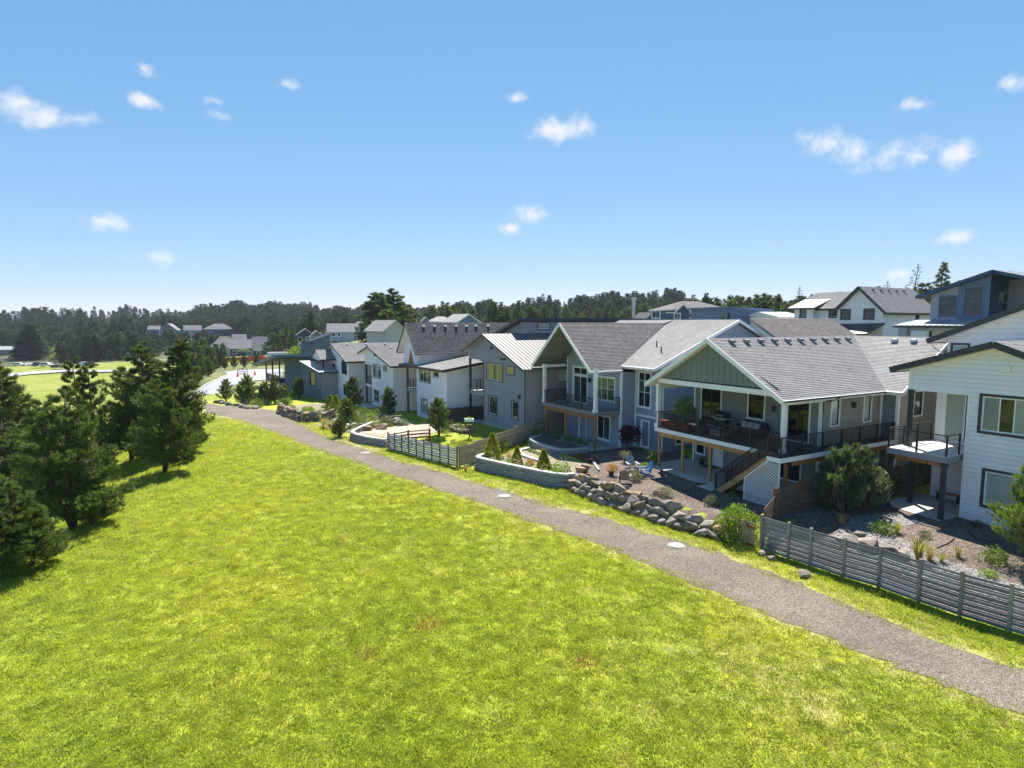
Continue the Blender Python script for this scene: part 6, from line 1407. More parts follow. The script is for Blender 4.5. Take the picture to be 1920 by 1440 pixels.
bg_house('grey-hipped house with paired white windows on the ridge', -19.3, 168.0, 7.3, 6.5, 3.39, 4.86, 10, 12, 'hip', grey_wall, sh_light, white, [(-1.5, 1.3, 1.6, 1.6, 2), (2, 1.3, 1.6, 1.6, 2)])
bg_house('brown-gabled small house left of the grey hipped one', -24.3, 172.0, 7.2, 3.6, 3.02, 4.83, 9, 12, 'y', taupe_wall, sh_brown, taupe_wall)
bg_house('dusty blue house with pale roof and chimney block on the ridge', -10.9, 152.0, 7.3, 5.6, 3.47, 5.20, 9, 30, 'y', navy_light, sh_light, white, [(-.6, 1, 1.2, 1.6, 1), (1.8, 1, 1, 1.6, 1)])
bg_house('tiny dark roofed house far behind the blue house ridge', 43.8, 190.0, 10.6, 3.3, 1.66, 2.99, 7, 20, 'y', dusk_wall, sh_dark, white)
bg_house('navy house with brown hipped roof and white gable trim', 44.4, 142.0, 9.5, 14.3, 3.97, 6.08, 13, 10, 'hip', navy, sh_brown, white, [(-4.2, 2.0, 1.9, 1.6, 2), (4.3, 2.0, 1.9, 1.0, 2)])
bg_house('small white-trimmed gable front of the navy hipped house', 39.5, 140.5, 9.5, 3.2, 3.69, 5.09, 4, 10, 'y', navy, sh_brown, white, [(.3, 1.6, 1.4, 1.4, 2)])
bg_house('slate-blue flat-roofed house with dark openings behind the navy one', 45.2, 115.0, 9.1, 8.9, 4.12, 3.72, 12, 20, 'shed', navy_light, metal_pale, navy_light, [(-2.2, 1.8, 1.2, 1.6, 1), (-.6, 1.8, .8, 1.6, 1)])
bg_house('low plain white building beside the white farmhouse', 49.7, 108.0, 8.5, 5.0, 2.93, 3.78, 10, 15, 'x', cream_white, paint('white_membrane', (.7, .7, .72), .6, .04), white)
bg_house('slanted dark slate roof house behind the balcony house', -41.7, 128.0, 3.3, 5.9, 2.49, 4.52, 10, 20, 'shed', slate_blue, metal_dark, slate_blue, [(1.4, 2.6, .5, .6, 1), (2.2, 2.6, .5, .6, 1), (.6, 2.6, .5, .6, 1)])
bg_house('white metal shed at the left edge of the far field', -315.5, 372.0, -10.2, 21.1, 3.95, 5.76, 18, 20, 'x', pale_wall, metal_pale, pale_wall, [(2, .2, 4, 3, 1)], name='metal_shed', cat='shed')
bg_house('long low dark container shelter behind the parked cars', -227.4, 288.0, -11.2, 10.2, 1.79, 2.30, 5, 10, 'x', grey_wall, metal_pale, grey_wall, name='container_shelter', cat='shed')
# ---- white farmhouse behind the row
def farmhouse():
    h = House('white_farmhouse', 'white farmhouse with steep dark roofs and ribbed black porch roof behind the row', 54.6, 86, 6.0)
    wt = dict(trim=charcoal, tw=.1, frame=charcoal)
    WF(h, 54.6, 47.9, 86, 4, [(54.6, 12.2), (51.3, 15.3), (47.9, 12.2)], [W(54.0, 52.6, 10.9, 12.3, g=g_dark, **wt), W(50.6, 49.2, 10.9, 12.3, g=g_dark, **wt)], style='bb', exp=.6, mat=cream_white)
    WR(h, 47.9, 86, 99, 4, 12.2, [W(94.2, 95.0, 10.9, 12.1, g=g_dark, **wt)], mat=cream_white, exp=.3)
    WF(h, 61.5, 54.6, 87.2, 4, 12.8, [W(56.6, 55.4, 11.2, 12.5, g=g_lawn_refl, **wt)], style='bb', exp=.6, mat=cream_white)
    WF(h, 61.8, 58.6, 86.2, 9.6, 12.9, [W(60.8, 59.8, 10.8, 12.6, g=g_lawn_refl, **wt)], style='bb', exp=.6, mat=cream_white); WR(h, 58.6, 86.2, 87.2, 9.6, 12.9, (), mat=cream_white, exp=.3)
    WP(h, [(47.9, 99), (61.5, 99), (61.5, 87.2)], 4, 12, cream_white)
    kw = dict(mat=sh_grey, fascia=charcoal, t=.3, soffit_mat=charcoal)
    RF(h, [(47.3, 85.4, 11.8), (47.3, 99.5, 11.8), (51.3, 99.5, 15.55), (51.3, 85.4, 15.55)], edges=(0, 3), **kw)
    RF(h, [(55.3, 85.4, 11.8), (55.3, 99.5, 11.8), (51.3, 99.5, 15.55), (51.3, 85.4, 15.55)], edges=(0, 3), **kw)
    RF(h, [(62.2, 86.6, 12.6), (53.5, 86.6, 12.6), (53.5, 92, 15.2), (62.2, 92, 15.2)], edges=(0,), **kw)
    RF(h, [(62.6, 85.6, 12.7), (58.0, 85.6, 12.7), (58.0, 90, 14.2), (62.6, 90, 14.2)], cover='metal', mat=metal_pale, fascia=charcoal, t=.25, seam=.6)
    RF(h, [(63.5, 82.6, 8.6), (48.2, 82.6, 8.9), (47.6, 86, 10.35), (63.5, 86, 10.05)], cover='metal', mat=metal_dark, fascia=charcoal, t=.2, seam=.55)
    for v in (88, 90, 92, 94, 96): roof_vent(h.o, h.L(50.7, v, 15.1), mat=charcoal)
    for u in (62.8, 58.5, 53.5, 49): post(h.o, h.L(u, 83)[0], 83-86, 0, 2.6, .3, white, 'porch_post')
    WF(h, 63, 48.2, 85.8, 4, 8.8, (), mat=cream_white, exp=.3)
farmhouse()
def navy_modern():
    h = House('navy_house', 'navy modern house with single-slope roof and angled glazing at the upper right', 36.6, 75, 6.2)
    wt = dict(trim=navy_light, tw=.12, frame=navy_light)
    zr = lambda u: 13.75+(36.6-u)*.33
    WF(h, 36.6, 31.0, 75, 10.6, [(36.6, zr(36.6)), (31.0, zr(31.0))], [W(35.7, 34.0, 11.1, 13.3, fr=[.4, .6], rows=3, g=g_dark, **wt), W(33.3, 31.6, 11.1, 14.2, fr=[.4, .6], rows=4, g=g_dark, **wt)], style='bb', exp=.4, mat=navy_light)
    WF(h, 36.6, 33.9, 74.96, 10.6, [(36.6, zr(36.6)), (33.9, zr(33.9))], [hole(35.82, 33.9, 10.98, 13.42)], style='plain', mat=lavender)
    WR(h, 31.0, 75, 88, 10.6, 15.4, [W(77, 79.2, 12.6, 13.6, g=[g_pale, g_dark], cols=2, **wt)], mat=navy, exp=.25)
    WF(h, 31.0, 24, 79, 6, 15.0, (), mat=lavender, exp=.25)
    WP(h, [(24, 79), (24, 88), (36.6, 88), (36.6, 75)], 5, 13.6, navy)
    RF(h, [(37.8, 74, zr(37.8)+.1), (37.8, 88.5, zr(37.8)+.1), (30.6, 88.5, zr(30.6)+.1), (30.6, 74, zr(30.6)+.1)], cover='metal', mat=metal_pale, fascia=navy, t=.35, seam=2)
    RF(h, [(23, 74.5, 13.6), (23, 88.5, 13.6), (30.6, 88.5, zr(30.6)+.1), (30.6, 74.5, zr(30.6)+.1)], cover='metal', mat=metal_pale, fascia=navy, t=.35, seam=2)
    RF(h, [(39, 72, 10.1), (30, 72, 10.1), (30, 75, 10.7), (38.0, 75, 10.7)], cover='metal', mat=metal_pale, fascia=charcoal, t=.25, seam=.6)
    WF(h, 37.2, 24, 75.6, 5, 10.2, [W(35.2, 33.6, 7.4, 9.6, fr=[1, 1], rows=3, g=g_dark, trim=soffit, frame=charcoal), W(33.1, 31, 7.4, 9.6, cols=2, rows=3, g=g_dark, trim=soffit, frame=charcoal)], mat=cream_white, exp=.25)
    for u in (38.0, 31.2): post(h.o, h.L(u, 72.6)[0], 72.6-75, -1, 3.7, .9, lavender, 'porch_column')
    trim_beam(h.o, 'porch_beam', h.L(38.4, 72.6, 9.75), h.L(30, 72.6, 9.75), .5, .5, lavender)
navy_modern()

# ---------------------------------------------------------------- trees behind and far forest
def tree_to(kind, label, xyz, proto, h, group=None, mat=None, cat='tree', wide=1):
    g = float(ground_z(xyz[0], xyz[1])); s = max(.15, (xyz[2]-g)/h); e = put_tree(kind, label, cat, (xyz[0], xyz[1]), proto, s, None, group, mat=mat); e.scale = (s*wide, s*wide, s); return e
tree_to('tall_pine', 'tall pine with open crown, left one of the pair above the roofs', (-36.57, 165.00, 18.60), BIGP[0], 16, 'tall pine pair', wide=1.75)
tree_to('tall_pine', 'tallest pine above the roofs, right one of the pair', (-32.74, 170.00, 19.88), BIGP[1], 15, 'tall pine pair', wide=1.75)
tree_to('pine_tree', 'lower rounded pine right of the tall pair', (-29.66, 176.00, 15.47), MIDP[0], 8, wide=1.5)
tree_to('pine_tree', 'low dark pine at the foot of the tall pair', (-33.45, 160.00, 13.90), MIDP[2], 7, wide=1.7)
tree_to('spruce_tree', 'sparse spire-shaped spruce above the farmhouse roof', (73.52, 112.00, 21.18), SPRUCE[1], 13)
tree_to('spruce_tree', 'dense tall spruce beside the navy modern house', (78.38, 112.00, 21.57), SPRUCE[0], 13, wide=1.25)
tree_to('spruce_tree', 'narrow spruce standing left of the farmhouse', (59.39, 125.00, 17.91), SPRUCE[1], 13)
tree_to('spruce_tree', 'small spruce tip peeping over the farmhouse ridge', (76.38, 125.00, 19.10), SPRUCE[1], 13)
tree_to('spruce_tree', 'smallest spruce tip between farmhouse ridge and sparse spire', (78.34, 122.00, 18.04), SPRUCE[1], 13)
rt = random.Random(21)
for k, (px, dd) in enumerate((((-28.83, 205.00, 13.98), 0), ((-26.64, 205.00, 15.77), 1), ((-21.93, 200.00, 17.21), 2), ((-19.44, 205.00, 16.31), 0), ((-16.48, 204.00, 16.10), 1), ((-13.35, 200.00, 15.12), 2), ((-5.83, 190.00, 17.03), 0), ((-3.71, 192.00, 16.77), 1), ((-1.67, 190.00, 15.54), 2), ((1.81, 188.00, 16.80), 1), ((5.50, 190.00, 15.54), 0), ((7.18, 190.00, 15.05), 2), ((10.07, 188.00, 15.49), 1))):
    tree_to('pine_tree', 'pine on the skyline between the tall pair and the grey house roof', px, MIDP[dd], (8, 9, 7)[dd], 'pines on the central skyline', wide=rt.uniform(.9, 1.3))
for k, px in enumerate(((23.28, 260.00, 17.44), (26.88, 255.00, 16.19), (30.31, 250.00, 15.43), (36.54, 260.00, 16.53), (45.03, 270.00, 18.18), (48.15, 255.00, 16.64), (53.76, 250.00, 18.04), (57.65, 245.00, 16.82))):
    i = k % 3; tree_to('pine_tree', 'pine before the wooded knoll behind the blue house', px, MIDP[i], (8, 9, 7)[i], 'pines before the wooded knoll', wide=rt.uniform(1, 1.4))
for k, px in enumerate(((56.46, 185.00, 17.34), (58.68, 185.00, 19.11), (63.05, 175.00, 17.88), (66.48, 178.00, 17.85), (67.82, 175.00, 17.57), (69.26, 170.00, 18.40), (71.92, 172.00, 17.75), (72.44, 165.00, 17.88), (72.72, 160.00, 15.85), (73.50, 158.00, 15.23))):
    i = k % 3; tree_to('pine_tree', 'pine on the skyline left of the farmhouse', px, MIDP[i], (8, 9, 7)[i], 'pines left of the farmhouse', wide=rt.uniform(.8, 1.2))
for k, px in enumerate(((-99.84, 190.00, 4.56), (-100.18, 195.00, 5.43), (-101.08, 188.00, 2.13), (-98.08, 200.00, 3.37), (-95.16, 198.00, 3.61), (-98.41, 196.00, 2.64), (-100.73, 185.00, 0.13))):
    i = k % 3; tree_to('pine_tree', 'dark pine in the hollow beyond the road left of the orange netting', px, MIDP[i], (8, 9, 7)[i], 'pines in the hollow beyond the road', wide=rt.uniform(.9, 1.3))
for k, px in enumerate(((-85.70, 215.00, 6.82), (-82.28, 212.00, 6.49), (-81.85, 218.00, 8.11), (-77.92, 214.00, 7.58), (-78.76, 205.00, 4.10), (-81.54, 206.00, 3.16), (-75.64, 212.00, 3.88))):
    i = k % 3; tree_to('pine_tree', 'pine between the valley row and the dark blue house', px, MIDP[i], (8, 9, 7)[i], 'pines right of the valley row', wide=rt.uniform(.9, 1.3))
for k, px in enumerate(((-210.58, 300.00, -1.74), (-193.63, 290.00, -2.36), (-192.45, 295.00, -1.27), (-178.86, 280.00, -3.16), (-213.67, 300.00, -4.12))):
    i = k % 3; tree_to('pine_tree', 'dark pine at the far side of the mown field', px, MIDP[i], (8, 9, 7)[i], 'pines beyond the mown field', wide=rt.uniform(1.1, 1.5))
for k, (px, s) in enumerate((((-261.12, 345.00, -8.13), 8), ((-252.26, 340.00, -8.47), 9), ((-243.21, 335.00, -8.19), 8), ((-247.84, 350.00, -8.09), 9), ((-238.78, 345.00, -7.52), 9.5), ((-236.67, 350.00, -7.78), 8), ((-228.40, 345.00, -7.52), 7), ((-241.04, 320.00, -10.19), 5), ((-277.17, 340.00, -11.18), 5), ((-270.17, 338.00, -11.35), 5), ((-263.51, 336.00, -11.22), 4.5))):
    shrub('willow_bush', 'pale green rounded willow beyond the mown field', 'tree', (px[0], px[1], max(px[2]-1.5, float(ground_z(px[0], px[1]))-.5)), BUSH[k % 3], s, willow_leaf, 'willows beyond the mown field', .95)
shrub('red_tree', 'small reddish tree above the slate house roof', 'tree', (-68.37, 182.00, -0.99), BUSH[1], 3.6, maroon_leaf, None, 1.2)
for k, (px, s) in enumerate((((-59.93, 170.00, 0.36), 4.0), ((-58.48, 172.00, 0.86), 4.5), ((-57.31, 175.00, 1.31), 4.5), ((-61.33, 168.00, -0.11), 3.0), ((-52.93, 166.00, 0.60), 3.5))): shrub('bright_bush', 'bright yellow-green broom bush on the bank behind the slate house', 'bush', px, BUSH[k % 3], s, bright_bush, 'broom bushes on the bank')
for k, (px, h) in enumerate((((-66.99, 129.72), 2.6), ((-69.98, 138.43), 3.2), ((-81.36, 165.49), 2.0), ((-80.41, 168.45), 1.7), ((-72.01, 155.79), 2.1), ((-68.70, 154.27), 2.4), ((-66.33, 156.14), 2.0), ((-65.58, 125.43), 2.2), ((-69.35, 125.74), 2.4))):
    put_tree('bank_pine', 'small round young pine on the grassy bank beyond the road', 'pine tree', px, YOUNG[k % 2], h/2.4*1.35, None, 'young pines on the road bank', mat=pine_needles)
for k, px in enumerate(((-82.32, 157.34), (-69.25, 130.71), (-81.43, 159.49), (-103.66, 207.99), (-103.59, 220.51), (-101.71, 222.83), (-83.40, 191.98))): shrub('gorse_bush', 'yellow flowering gorse on the grassy bank beyond the road', 'bush', px, BUSH[k % 3], 1.8, yellow_blade, 'gorse on the road bank', .6)
hd = shrub('hedge', 'clipped dark green hedge in the valley row', 'hedge', (-128.17, 288.00, -3.54), BUSH[0], 4.0, bush_leaf, None, .5)

def gn_scatter(name, protos, P, scl, rz, idx, label, cat, tilt=None):
    coll = bpy.data.collections.new(name+'_prototypes')
    for k, me in enumerate(protos):
        o = bpy.data.objects.new('%s_%02d' % (name, k), me); coll.objects.link(o)
    me = bpy.data.meshes.new(name); n = len(P); me.vertices.add(n); me.vertices.foreach_set('co', P.reshape(-1).astype('f'))
    a = me.attributes.new('scl', 'FLOAT_VECTOR', 'POINT'); a.data.foreach_set('vector', scl.reshape(-1).astype('f'))
    rot = np.zeros((n, 3)); rot[:, 2] = rz
    a = me.attributes.new('rot', 'FLOAT_VECTOR', 'POINT'); a.data.foreach_set('vector', rot.reshape(-1).astype('f'))
    a = me.attributes.new('idx', 'INT', 'POINT'); a.data.foreach_set('value', idx.astype('i'))
    me.update()
    o = put(name, me, kind='stuff'); tag(o, label, cat)
    ng = bpy.data.node_groups.new(name, 'GeometryNodeTree'); ng.interface.new_socket('Geometry', in_out='INPUT', socket_type='NodeSocketGeometry'); ng.interface.new_socket('Geometry', in_out='OUTPUT', socket_type='NodeSocketGeometry')
    N = ng.nodes.new; K = ng.links.new
    gi, go, iop, ci = N('NodeGroupInput'), N('NodeGroupOutput'), N('GeometryNodeInstanceOnPoints'), N('GeometryNodeCollectionInfo')
    ci.inputs['Collection'].default_value = coll; ci.inputs['Separate Children'].default_value = True; ci.inputs['Reset Children'].default_value = True
    def at(nm, ty):
        x = N('GeometryNodeInputNamedAttribute'); x.data_type = ty; x.inputs['Name'].default_value = nm; return x.outputs['Attribute']
    K(gi.outputs[0], iop.inputs['Points']); K(ci.outputs[0], iop.inputs['Instance']); iop.inputs['Pick Instance'].default_value = True
    K(at('idx', 'INT'), iop.inputs['Instance Index']); K(at('scl', 'FLOAT_VECTOR'), iop.inputs['Scale'])
    e2r = N('FunctionNodeEulerToRotation'); K(at('rot', 'FLOAT_VECTOR'), e2r.inputs[0]); K(e2r.outputs[0], iop.inputs['Rotation'])
    K(iop.outputs[0], go.inputs[0])
    md = o.modifiers.new('scatter', 'NODES'); md.node_group = ng
    return o
def far_forest():
    rng = np.random.default_rng(5); A = []; Dd = []; Hh = []
    def add(n, a0, a1, d0, d1, h0, h1):
        A.append(rng.uniform(R(a0), R(a1), n)); Dd.append(rng.uniform(d0, d1, n)); Hh.append(rng.uniform(h0, h1, n))
    add(2600, -47, -2, 455, 780, 11, 18); add(260, -46, -38, 405, 460, 14, 22); add(240, -37, -25, 352, 425, 9, 14); add(420, -24, -9, 250, 450, 9, 15)
    add(620, -2, 17, 330, 620, 9, 16); add(500, 17, 50, 210, 520, 10, 15); add(300, -75, -47, 300, 700, 12, 20); add(300, 50, 85, 200, 600, 12, 18)
    A, Dd, Hh = map(np.concatenate, (A, Dd, Hh)); X, Y = np.sin(A)*Dd, np.cos(A)*Dd
    Hh = Hh*(.86+.18*np.sin(A*41+.7)*np.sin(Dd*.013+A*17)+.1*np.sin(A*130))
    blk = np.zeros(len(X), bool)
    for o in bpy.data.objects:                   # keep clear of the houses
        if o.type == 'EMPTY' and o.get('category') in ('house', 'shed') and o.location.y > 100:
            hx, hy = o.location.x, o.location.y; dx = X-hx*Y/hy; blk |= (np.abs(dx) < 13) & (Y < hy+14) & (Y > hy-70)
    k = ~blk; X, Y, Hh = X[k], Y[k], Hh[k]
    P = np.stack([X, Y, ground_z(X, Y)-.3], 1); n = len(X); w = Hh*rng.uniform(.9, 2.0, n)
    protos = []
    for t, c in FARC:
        bm = bmesh.new(); bm.from_mesh(c); bm.from_mesh(t); me = bpy.data.meshes.new('far_tree'); bm.to_mesh(me); bm.free(); me.materials.append(far_needles); protos.append(me)
    gn_scatter('forest', protos, P, np.stack([w, w, Hh], 1), rng.uniform(0, 6.28, n), rng.integers(0, 4, n), 'dark conifer forest covering the hills along the horizon', 'forest')
far_forest()

# ---------------------------------------------------------------- vehicles, road works, wood-chip heap
def car(label, xyz, rz, paintm, kind='suv'):
    e = thing('parked_car', label, 'car', xyz, rz, 'cars parked beyond the mown field'); L, Wd = 4.6, 1.85
    hb, hr = (.95, 1.7) if kind == 'suv' else (.85, 1.4)
    m = MB(); pr = [(-2.3, .35), (2.3, .35), (2.3, .75), (2.15, hb-.05), (1.2, hb), (.5, hb+.02), (-2.2, hb), (-2.3, .7)]
    m.prism([(x, -Wd/2, z) for x, z in pr], (0, Wd, 0)); m.build('body', paintm, e)
    m = MB(); pr = [(1.1, hb), (.45, hr-.08), (.3, hr), (-1.7, hr), (-2.15, hb)]; m.prism([(x, -Wd/2+.14, z) for x, z in pr], (0, Wd-.28, 0)); c = m.build('cabin', paintm, e)
    for s in (-1, 1):
        m = MB(); m.prism([(.85, s*(Wd/2-.13), hb+.06), (.4, s*(Wd/2-.13), hr-.12), (-1.6, s*(Wd/2-.13), hr-.12), (-1.95, s*(Wd/2-.13), hb+.06)], (0, s*.01, 0)); m.build('side_window', g_dark, c)
        for x in (1.45, -1.4):
            m = MB(); m.tube([(x, s*(Wd/2-.2), .34), (x, s*(Wd/2+.01), .34)], .34, 12); w_ = m.build('wheel', rubber, e)
            m = MB(); m.tube([(x, s*(Wd/2+.012), .34), (x, s*(Wd/2+.02), .34)], .2, 10); m.build('rim', alu, w_)
        m = MB(); m.cbox((2.28, s*.65, .7), (.06, .35, .16)); m.build('headlight', g_white, e)
    return e
car('white parked car nearest the field at the right of the pair', gpos((-182.17, 235.51), .35), R(15), car_white)
car('blue-grey parked car just left of the white one', gpos((-184.88, 235.24), .35), R(20), car_blue)
car('dark low parked car in front of the white ones', gpos((-174.49, 231.36), .35), R(5), car_dark, 'sedan')
car('pale parked car half hidden by the left pines', gpos((-195.73, 238.83), .35), R(20), car_white, 'sedan')
car('white van-like car at the far right of the parking row', gpos((-169.55, 238.95), .35), R(80), car_white)
car('dark parked car under the far pines', gpos((-166.15, 237.70), .35), R(70), car_dark)
def camper():
    e = thing('camper_van', 'long white camper behind the slate house roof', 'van', (-65.08, 172.00, -0.52), R(12)); e.location.z = float(ground_z(e.location.x, e.location.y))+.1
    m = MB(); m.prism([(-4.5, -1.2, .5), (4.3, -1.2, .5), (4.5, -1.2, 1.2), (4.2, -1.2, 3.0), (3.9, -1.2, 3.2), (-4.3, -1.2, 3.2), (-4.5, -1.2, 3.0)], (0, 2.4, 0)); b = m.build('body', car_white, e)
    for x in (-2.6, -.4, 2.2): m = MB(); m.cbox((x, -1.21, 2.1), (1.2, .04, .6)); m.build('window', g_dark, b)
    for x in (-2.8, 2.8):
        for s in (-1, 1): m = MB(); m.tube([(x, s*1.0, .45), (x, s*1.22, .45)], .45, 12); m.build('wheel', rubber, e)
camper()
def barricade():
    e = thing('road_barricade', 'striped white road barricade standing across the pale road', 'barricade', gpos((-59.80, 133.28), .1), R(25))
    for k, z in enumerate((.5, .95, 1.4)):
        b = put('plank', unit_box(white), e, loc=(0, 0, z), scale=(2.4, .04, .22))
        for j in range(5): m = MB(); x = -1+.5*j; m.prism([(x-.12, -.025, z-.1), (x, -.025, z-.1), (x+.12, -.025, z+.1), (x, -.025, z+.1)], (0, -.006, 0)); m.build('stripe', charcoal, e)
    for s in (-1, 1): put('upright', unit_box(alu), e, loc=(s*1.0, .04, .8), scale=(.06, .05, 1.6)); put('foot', unit_box(alu), e, loc=(s*1.0, 0, .04), scale=(.08, 1.2, .06))
barricade()
for px, l in (((-60.31, 132.06), 'red traffic cone left of the barricade foot'), ((-59.02, 132.59), 'red traffic cone right of the barricade foot'), ((-58.04, 135.55), 'red traffic cone alone near the dry grass island')):
    e = thing('traffic_cone', l, 'traffic cone', gpos(px, .1), 0, 'traffic cones on the road'); m = MB(); m.lathe([(.26, .03), (.05, .95), (.04, .97)], 12); m.build('cone', cone_orange, e); m = MB(); m.box((-.32, -.32, 0), (.32, .32, .05)); m.build('base', cone_orange, e)
    m = MB(); m.lathe([(.185, .35), (.14, .55)], 12); m.build('band', white, e)
def netting(label, pts, h=1.3):
    x0, y0, z0 = gpos(pts[0]); e = thing('orange_netting', label, 'safety fence', (x0, y0, z0)); Q = []
    for p, q in zip(pts, pts[1:]):
        for k in range(4): t = k/4; Q.append((p[0]+(q[0]-p[0])*t, p[1]+(q[1]-p[1])*t))
    Q.append(pts[-1]); r = random.Random(3); m = MB()
    V3 = [Vector(gpos(p))-Vector((x0, y0, z0)) for p in Q]
    for p in V3: put('stake', unit_box(brown_post), e, loc=(p.x, p.y, .6+p.z), scale=(.06, .06, 1.6))
    for p, q in zip(V3, V3[1:]):
        sag = r.uniform(.0, .25); m2 = MB()
        for k in range(7):
            z = .1+(h-.1)*k/6; m2.beam((p.x, p.y-.04, p.z+z), (q.x, q.y-.04, q.z+z-sag*.3), .02, .12)
        for k in range(14): t = k/13; a = p+(q-p)*t; m2.beam((a.x, a.y-.04, a.z+.1), (a.x, a.y-.04, a.z+h), .02, .1, up=(1, 0, 0))
        m2.build('net_panel', orange_net, e)
netting('orange safety netting along the bank beyond the road', [(-107.97, 225.19), (-104.13, 225.96), (-100.91, 227.77), (-96.41, 226.69), (-77.48, 190.04)], 1.6)
netting('short piece of orange netting left of the dark tree', [(-109.80, 220.81), (-109.14, 223.06)], 1.4)
netting('scrap of orange netting showing beside the shore pines', [(-112.74, 207.65), (-110.68, 206.57)], 1.6)
m = MB(); rh = random.Random(2); n0 = 26
for i in range(n0):
    for j in range(n0):
        a, b = i/(n0-1)*2-1, j/(n0-1)*2-1; r_ = math.hypot(a, b*1.05); z = max(0, 1-r_**1.6)*7.2*(1+rh.uniform(-.06, .06))+(-.3 if r_ > 1 else 0)+.6*math.sin(a*5+b*3)*max(0, 1-r_)
        m.v.append((a*13, b*9, z))
for i in range(n0-1):
    for j in range(n0-1): k = i*n0+j; m.f.append((k, k+n0, k+n0+1, k+1))
o = m.build('wood_chip_heap', wood_chips, smooth=True); o.location = gpos((-280.89, 354.87)); o.rotation_euler = (0, 0, .2); tag(o, 'large brown wood-chip heap beside the white shed', 'heap')

# ---------------------------------------------------------------- lawn grass
def lawn_grass():
    rng = np.random.default_rng(3)
    def blade_tuft(seed, nb, rad, h, w, mat):
        r = np.random.default_rng(seed); a = r.uniform(0, 6.28, nb); q = rad*np.sqrt(r.uniform(0, 1, nb)); b = np.stack([q*np.cos(a), q*np.sin(a), np.full(nb, -.01)], 1)
        hd = r.uniform(0, 6.28, nb); ln = r.uniform(.15, .9, nb); hh = h*r.uniform(.5, 1.15, nb); tip = b+np.stack([np.cos(hd)*ln*hh, np.sin(hd)*ln*hh, hh], 1); s = np.stack([-np.sin(hd), np.cos(hd), 0*hd], 1)*w/2
        return tri_mesh('grass_tuft', np.stack([b-s, b+s, tip], 1), mat)
    g1 = leaf('lawn_blades', (.18, .265, .028), (.35, .41, .055), .5, clump=1.6, var=.25, orand=.2, tcol=(1.25, 1.2, .45), world=True, patch=((.29, .335, .03), (.49, .52, .07)))
    g2 = leaf('lawn_blades_dark', (.09, .18, .016), (.2, .3, .03), .45, clump=.8, var=.25, orand=.25, world=True)
    g3 = leaf('lawn_blades_straw', (.42, .36, .16), (.58, .5, .26), .4, clump=.3, var=.2, orand=.2)
    g4 = leaf('red_sorrel', (.30, .09, .05), (.42, .2, .1), .35, world=True)
    protos = [blade_tuft(1, 22, .14, .085, .016, g1), blade_tuft(2, 26, .16, .07, .018, g1), blade_tuft(3, 18, .12, .11, .015, g1), blade_tuft(4, 22, .13, .09, .024, g2), blade_tuft(5, 18, .15, .07, .014, g3), blade_tuft(6, 24, .12, .15, .016, g1), blade_tuft(7, 14, .14, .09, .02, g4)]
    n = 210000; r = 10+72*rng.uniform(0, 1, n)**1.15; a = np.radians(rng.uniform(-47, 46, n)); X, Y = np.sin(a)*r, np.cos(a)*r
    U, V = to_uv(X, Y); pd = path_dist(U, V); up = V > interp_v(PUP, U); vw = np.interp(U, VW_U, VW_V)
    keep = np.where(up, (V < vw-.15) & (pd > rng.uniform(-.55, .5, n)), pd > rng.uniform(-.6, .3, n)) & (V > np.interp(U, [0, 28, 47, 67, 95], [-22, -16, -9, -6, -8]))
    h4 = (U > 40.2) & (U < 46.5) & (V > np.interp(U, [39, 47.9], [17.6, 15.4])) & (V < 26); keep |= h4 & (rng.uniform(0, 1, n) < .8)
    nz = .35*np.sin(U*.9+1.3*np.sin(V*.7))*np.sin(V*1.1+np.sin(U*.5)*1.7)+.7*np.sin(U*4.7+V*1.9+2*np.sin(V*.9))*np.sin(V*5.1-U*2.8+2*np.sin(U*1.3))+.4*rng.normal(size=n)
    straw = np.clip(1-pd/1.6, 0, 1)*np.where(up, .5, .32)+np.clip(1-np.hypot(U-11, V-15)/7, 0, 1)*.3+.06+np.clip(1-np.hypot((U-80)/8, (V-5)/2.2), 0, 1)*.7+np.clip(1-np.hypot((U-24)/9, (V-13)/4), 0, 1)*.16
    pt = np.sin(U*.83+1.7*np.sin(V*.41+.5))*np.sin(V*.97+1.9*np.sin(U*.37))+.5*np.sin(U*2.3-V*1.1)*np.sin(V*2.9+U*.7)
    straw = straw+np.clip(pt-.75, 0, .6)*np.clip(1-np.abs(V-12)/12, 0, 1)*1.1
    keep &= rng.uniform(0, 1, n) > straw*.85
    k = keep; X, Y, U, V, r, nz, straw, pd, up = (q[k] for q in (X, Y, U, V, r, nz, straw, pd, up)); n = len(X)
    idx = rng.choice([0, 1, 2, 5], n, p=[.38, .38, .2, .04]); idx = np.where(rng.uniform(0, 1, n) < straw*.8, 4, idx); idx = np.where((nz < -.75) & (rng.uniform(0, 1, n) < .55), 3, idx)
    foot = up & (V > np.interp(U, VW_U, VW_V)-.9) & (rng.uniform(0, 1, n) < .3); idx = np.where(foot, 5, idx)
    for (cx, cy), rd in (((-2.91, 20.03), .55), ((-4.56, 18.13), .4), ((-8.25, 28.23), .4), ((2.29, 17.51), .4)): idx = np.where((np.hypot(X-cx, (Y-cy)*.8) < rd*rng.uniform(.3, 1.2, n)) & (rng.uniform(0, 1, n) < .6), 6, idx)
    s = (.8+r/38)*rng.uniform(.7, 1.25, n)*np.clip(1+.2*nz, .6, 1.5); hz = .75*s*np.where(rng.uniform(0, 1, n) < .03, 1.8, 1)/np.sqrt(1+r/60)
    gn_scatter('lawn_grass', protos, np.stack([X, Y, ground_z(X, Y)], 1), np.stack([s, s, hz], 1), rng.uniform(0, 6.28, n), idx, 'short yellow-green lawn grass between pines and gravel path', 'grass')
lawn_grass()

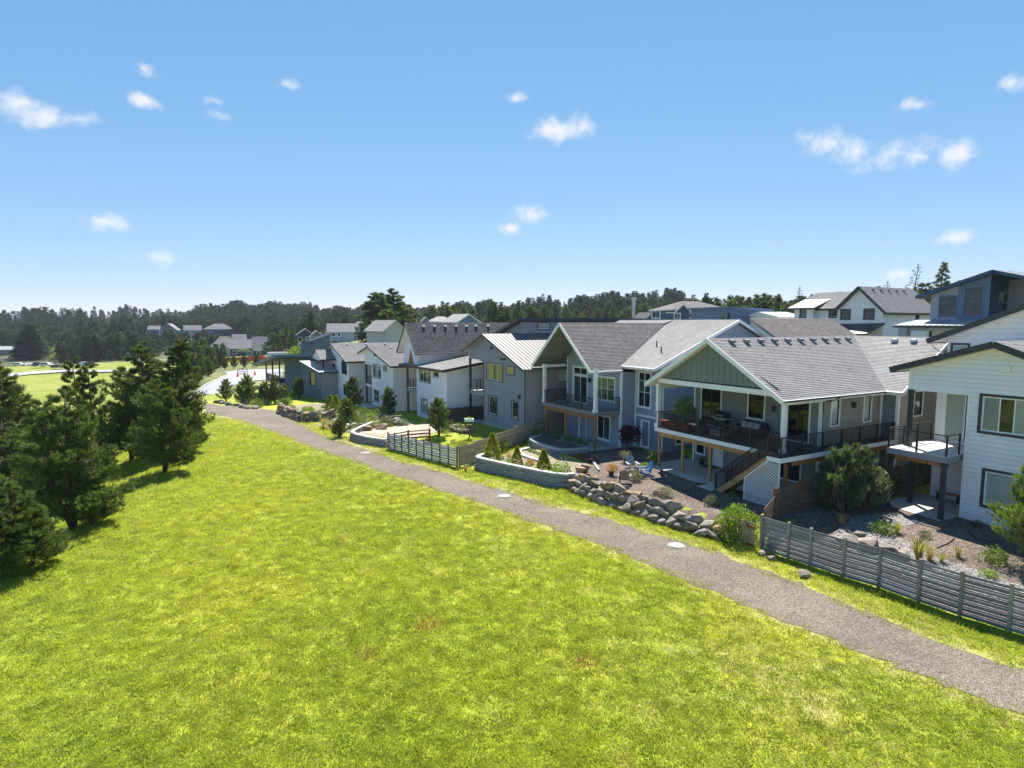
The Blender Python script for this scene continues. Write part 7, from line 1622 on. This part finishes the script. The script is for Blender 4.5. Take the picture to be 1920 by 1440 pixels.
def path_stones():
    rng = np.random.default_rng(8); n = 6000
    r = 14+50*rng.uniform(0, 1, n); a = np.radians(rng.uniform(-30, 44, n)); X, Y = np.sin(a)*r, np.cos(a)*r; U, V = to_uv(X, Y); pd = path_dist(U, V)
    k = (pd < rng.uniform(-.9, .35, n)) | ((pd < 0) & (rng.uniform(0, 1, n) < .35)); X, Y, r = X[k], Y[k], r[k]; n = len(X); s = rng.uniform(.02, .05, n)*(1+r/60)
    protos = []
    for m_ in ROCKS[:4]:
        c = m_.copy(); c.materials.clear(); c.materials.append(STONE); protos.append(c)
    gn_scatter('path_stones', protos, np.stack([X, Y, ground_z(X, Y)+.02], 1), np.stack([s*1.3, s, s*.7], 1), rng.uniform(0, 6.28, n), rng.integers(0, 4, n), 'loose gravel stones lying on the path and its edges', 'gravel')
STONE = paint('loose_stone', (.26, .225, .19), .95, .3, 3, orand=.45)
path_stones()

# ---------------------------------------------------------------- labels of look-alikes: place in the row tells them apart
ORD = ['leftmost', 'second', 'third', 'fourth', 'fifth', 'sixth', 'seventh', 'eighth', 'ninth', 'tenth', 'eleventh', 'twelfth', 'thirteenth', 'fourteenth', 'fifteenth', 'sixteenth']+['%dth' % k for k in range(17, 40)]
by = {}
for o in bpy.data.objects:
    if o.parent is None and o.get('label'): by.setdefault(o['label'], []).append(o)
for l, os_ in by.items():
    if len(os_) < 2: continue
    os_.sort(key=lambda o: o.location.x/max(o.location.y, 1))
    for k, o in enumerate(os_): o['label'] = l+', '+(ORD[k]+' of them' if k == 0 else 'rightmost of them' if k == len(os_)-1 else ORD[k]+' from left')

# ---------------------------------------------------------------- thin summer haze
def haze():
    mb = MB(); mb.box((-4600, -4600, -13), (4600, 4600, 64)); m, nt, N, K, out = new_mat('haze_air')
    v = N('ShaderNodeVolumePrincipled'); v.inputs['Density'].default_value = .0001; v.inputs['Color'].default_value = (.78, .86, 1, 1); v.inputs['Anisotropy'].default_value = .2
    K(v.outputs[0], out.inputs['Volume']); o = mb.build('haze', m, kind='stuff'); tag(o, 'thin pale blue summer haze over the far forest', 'haze')
haze()
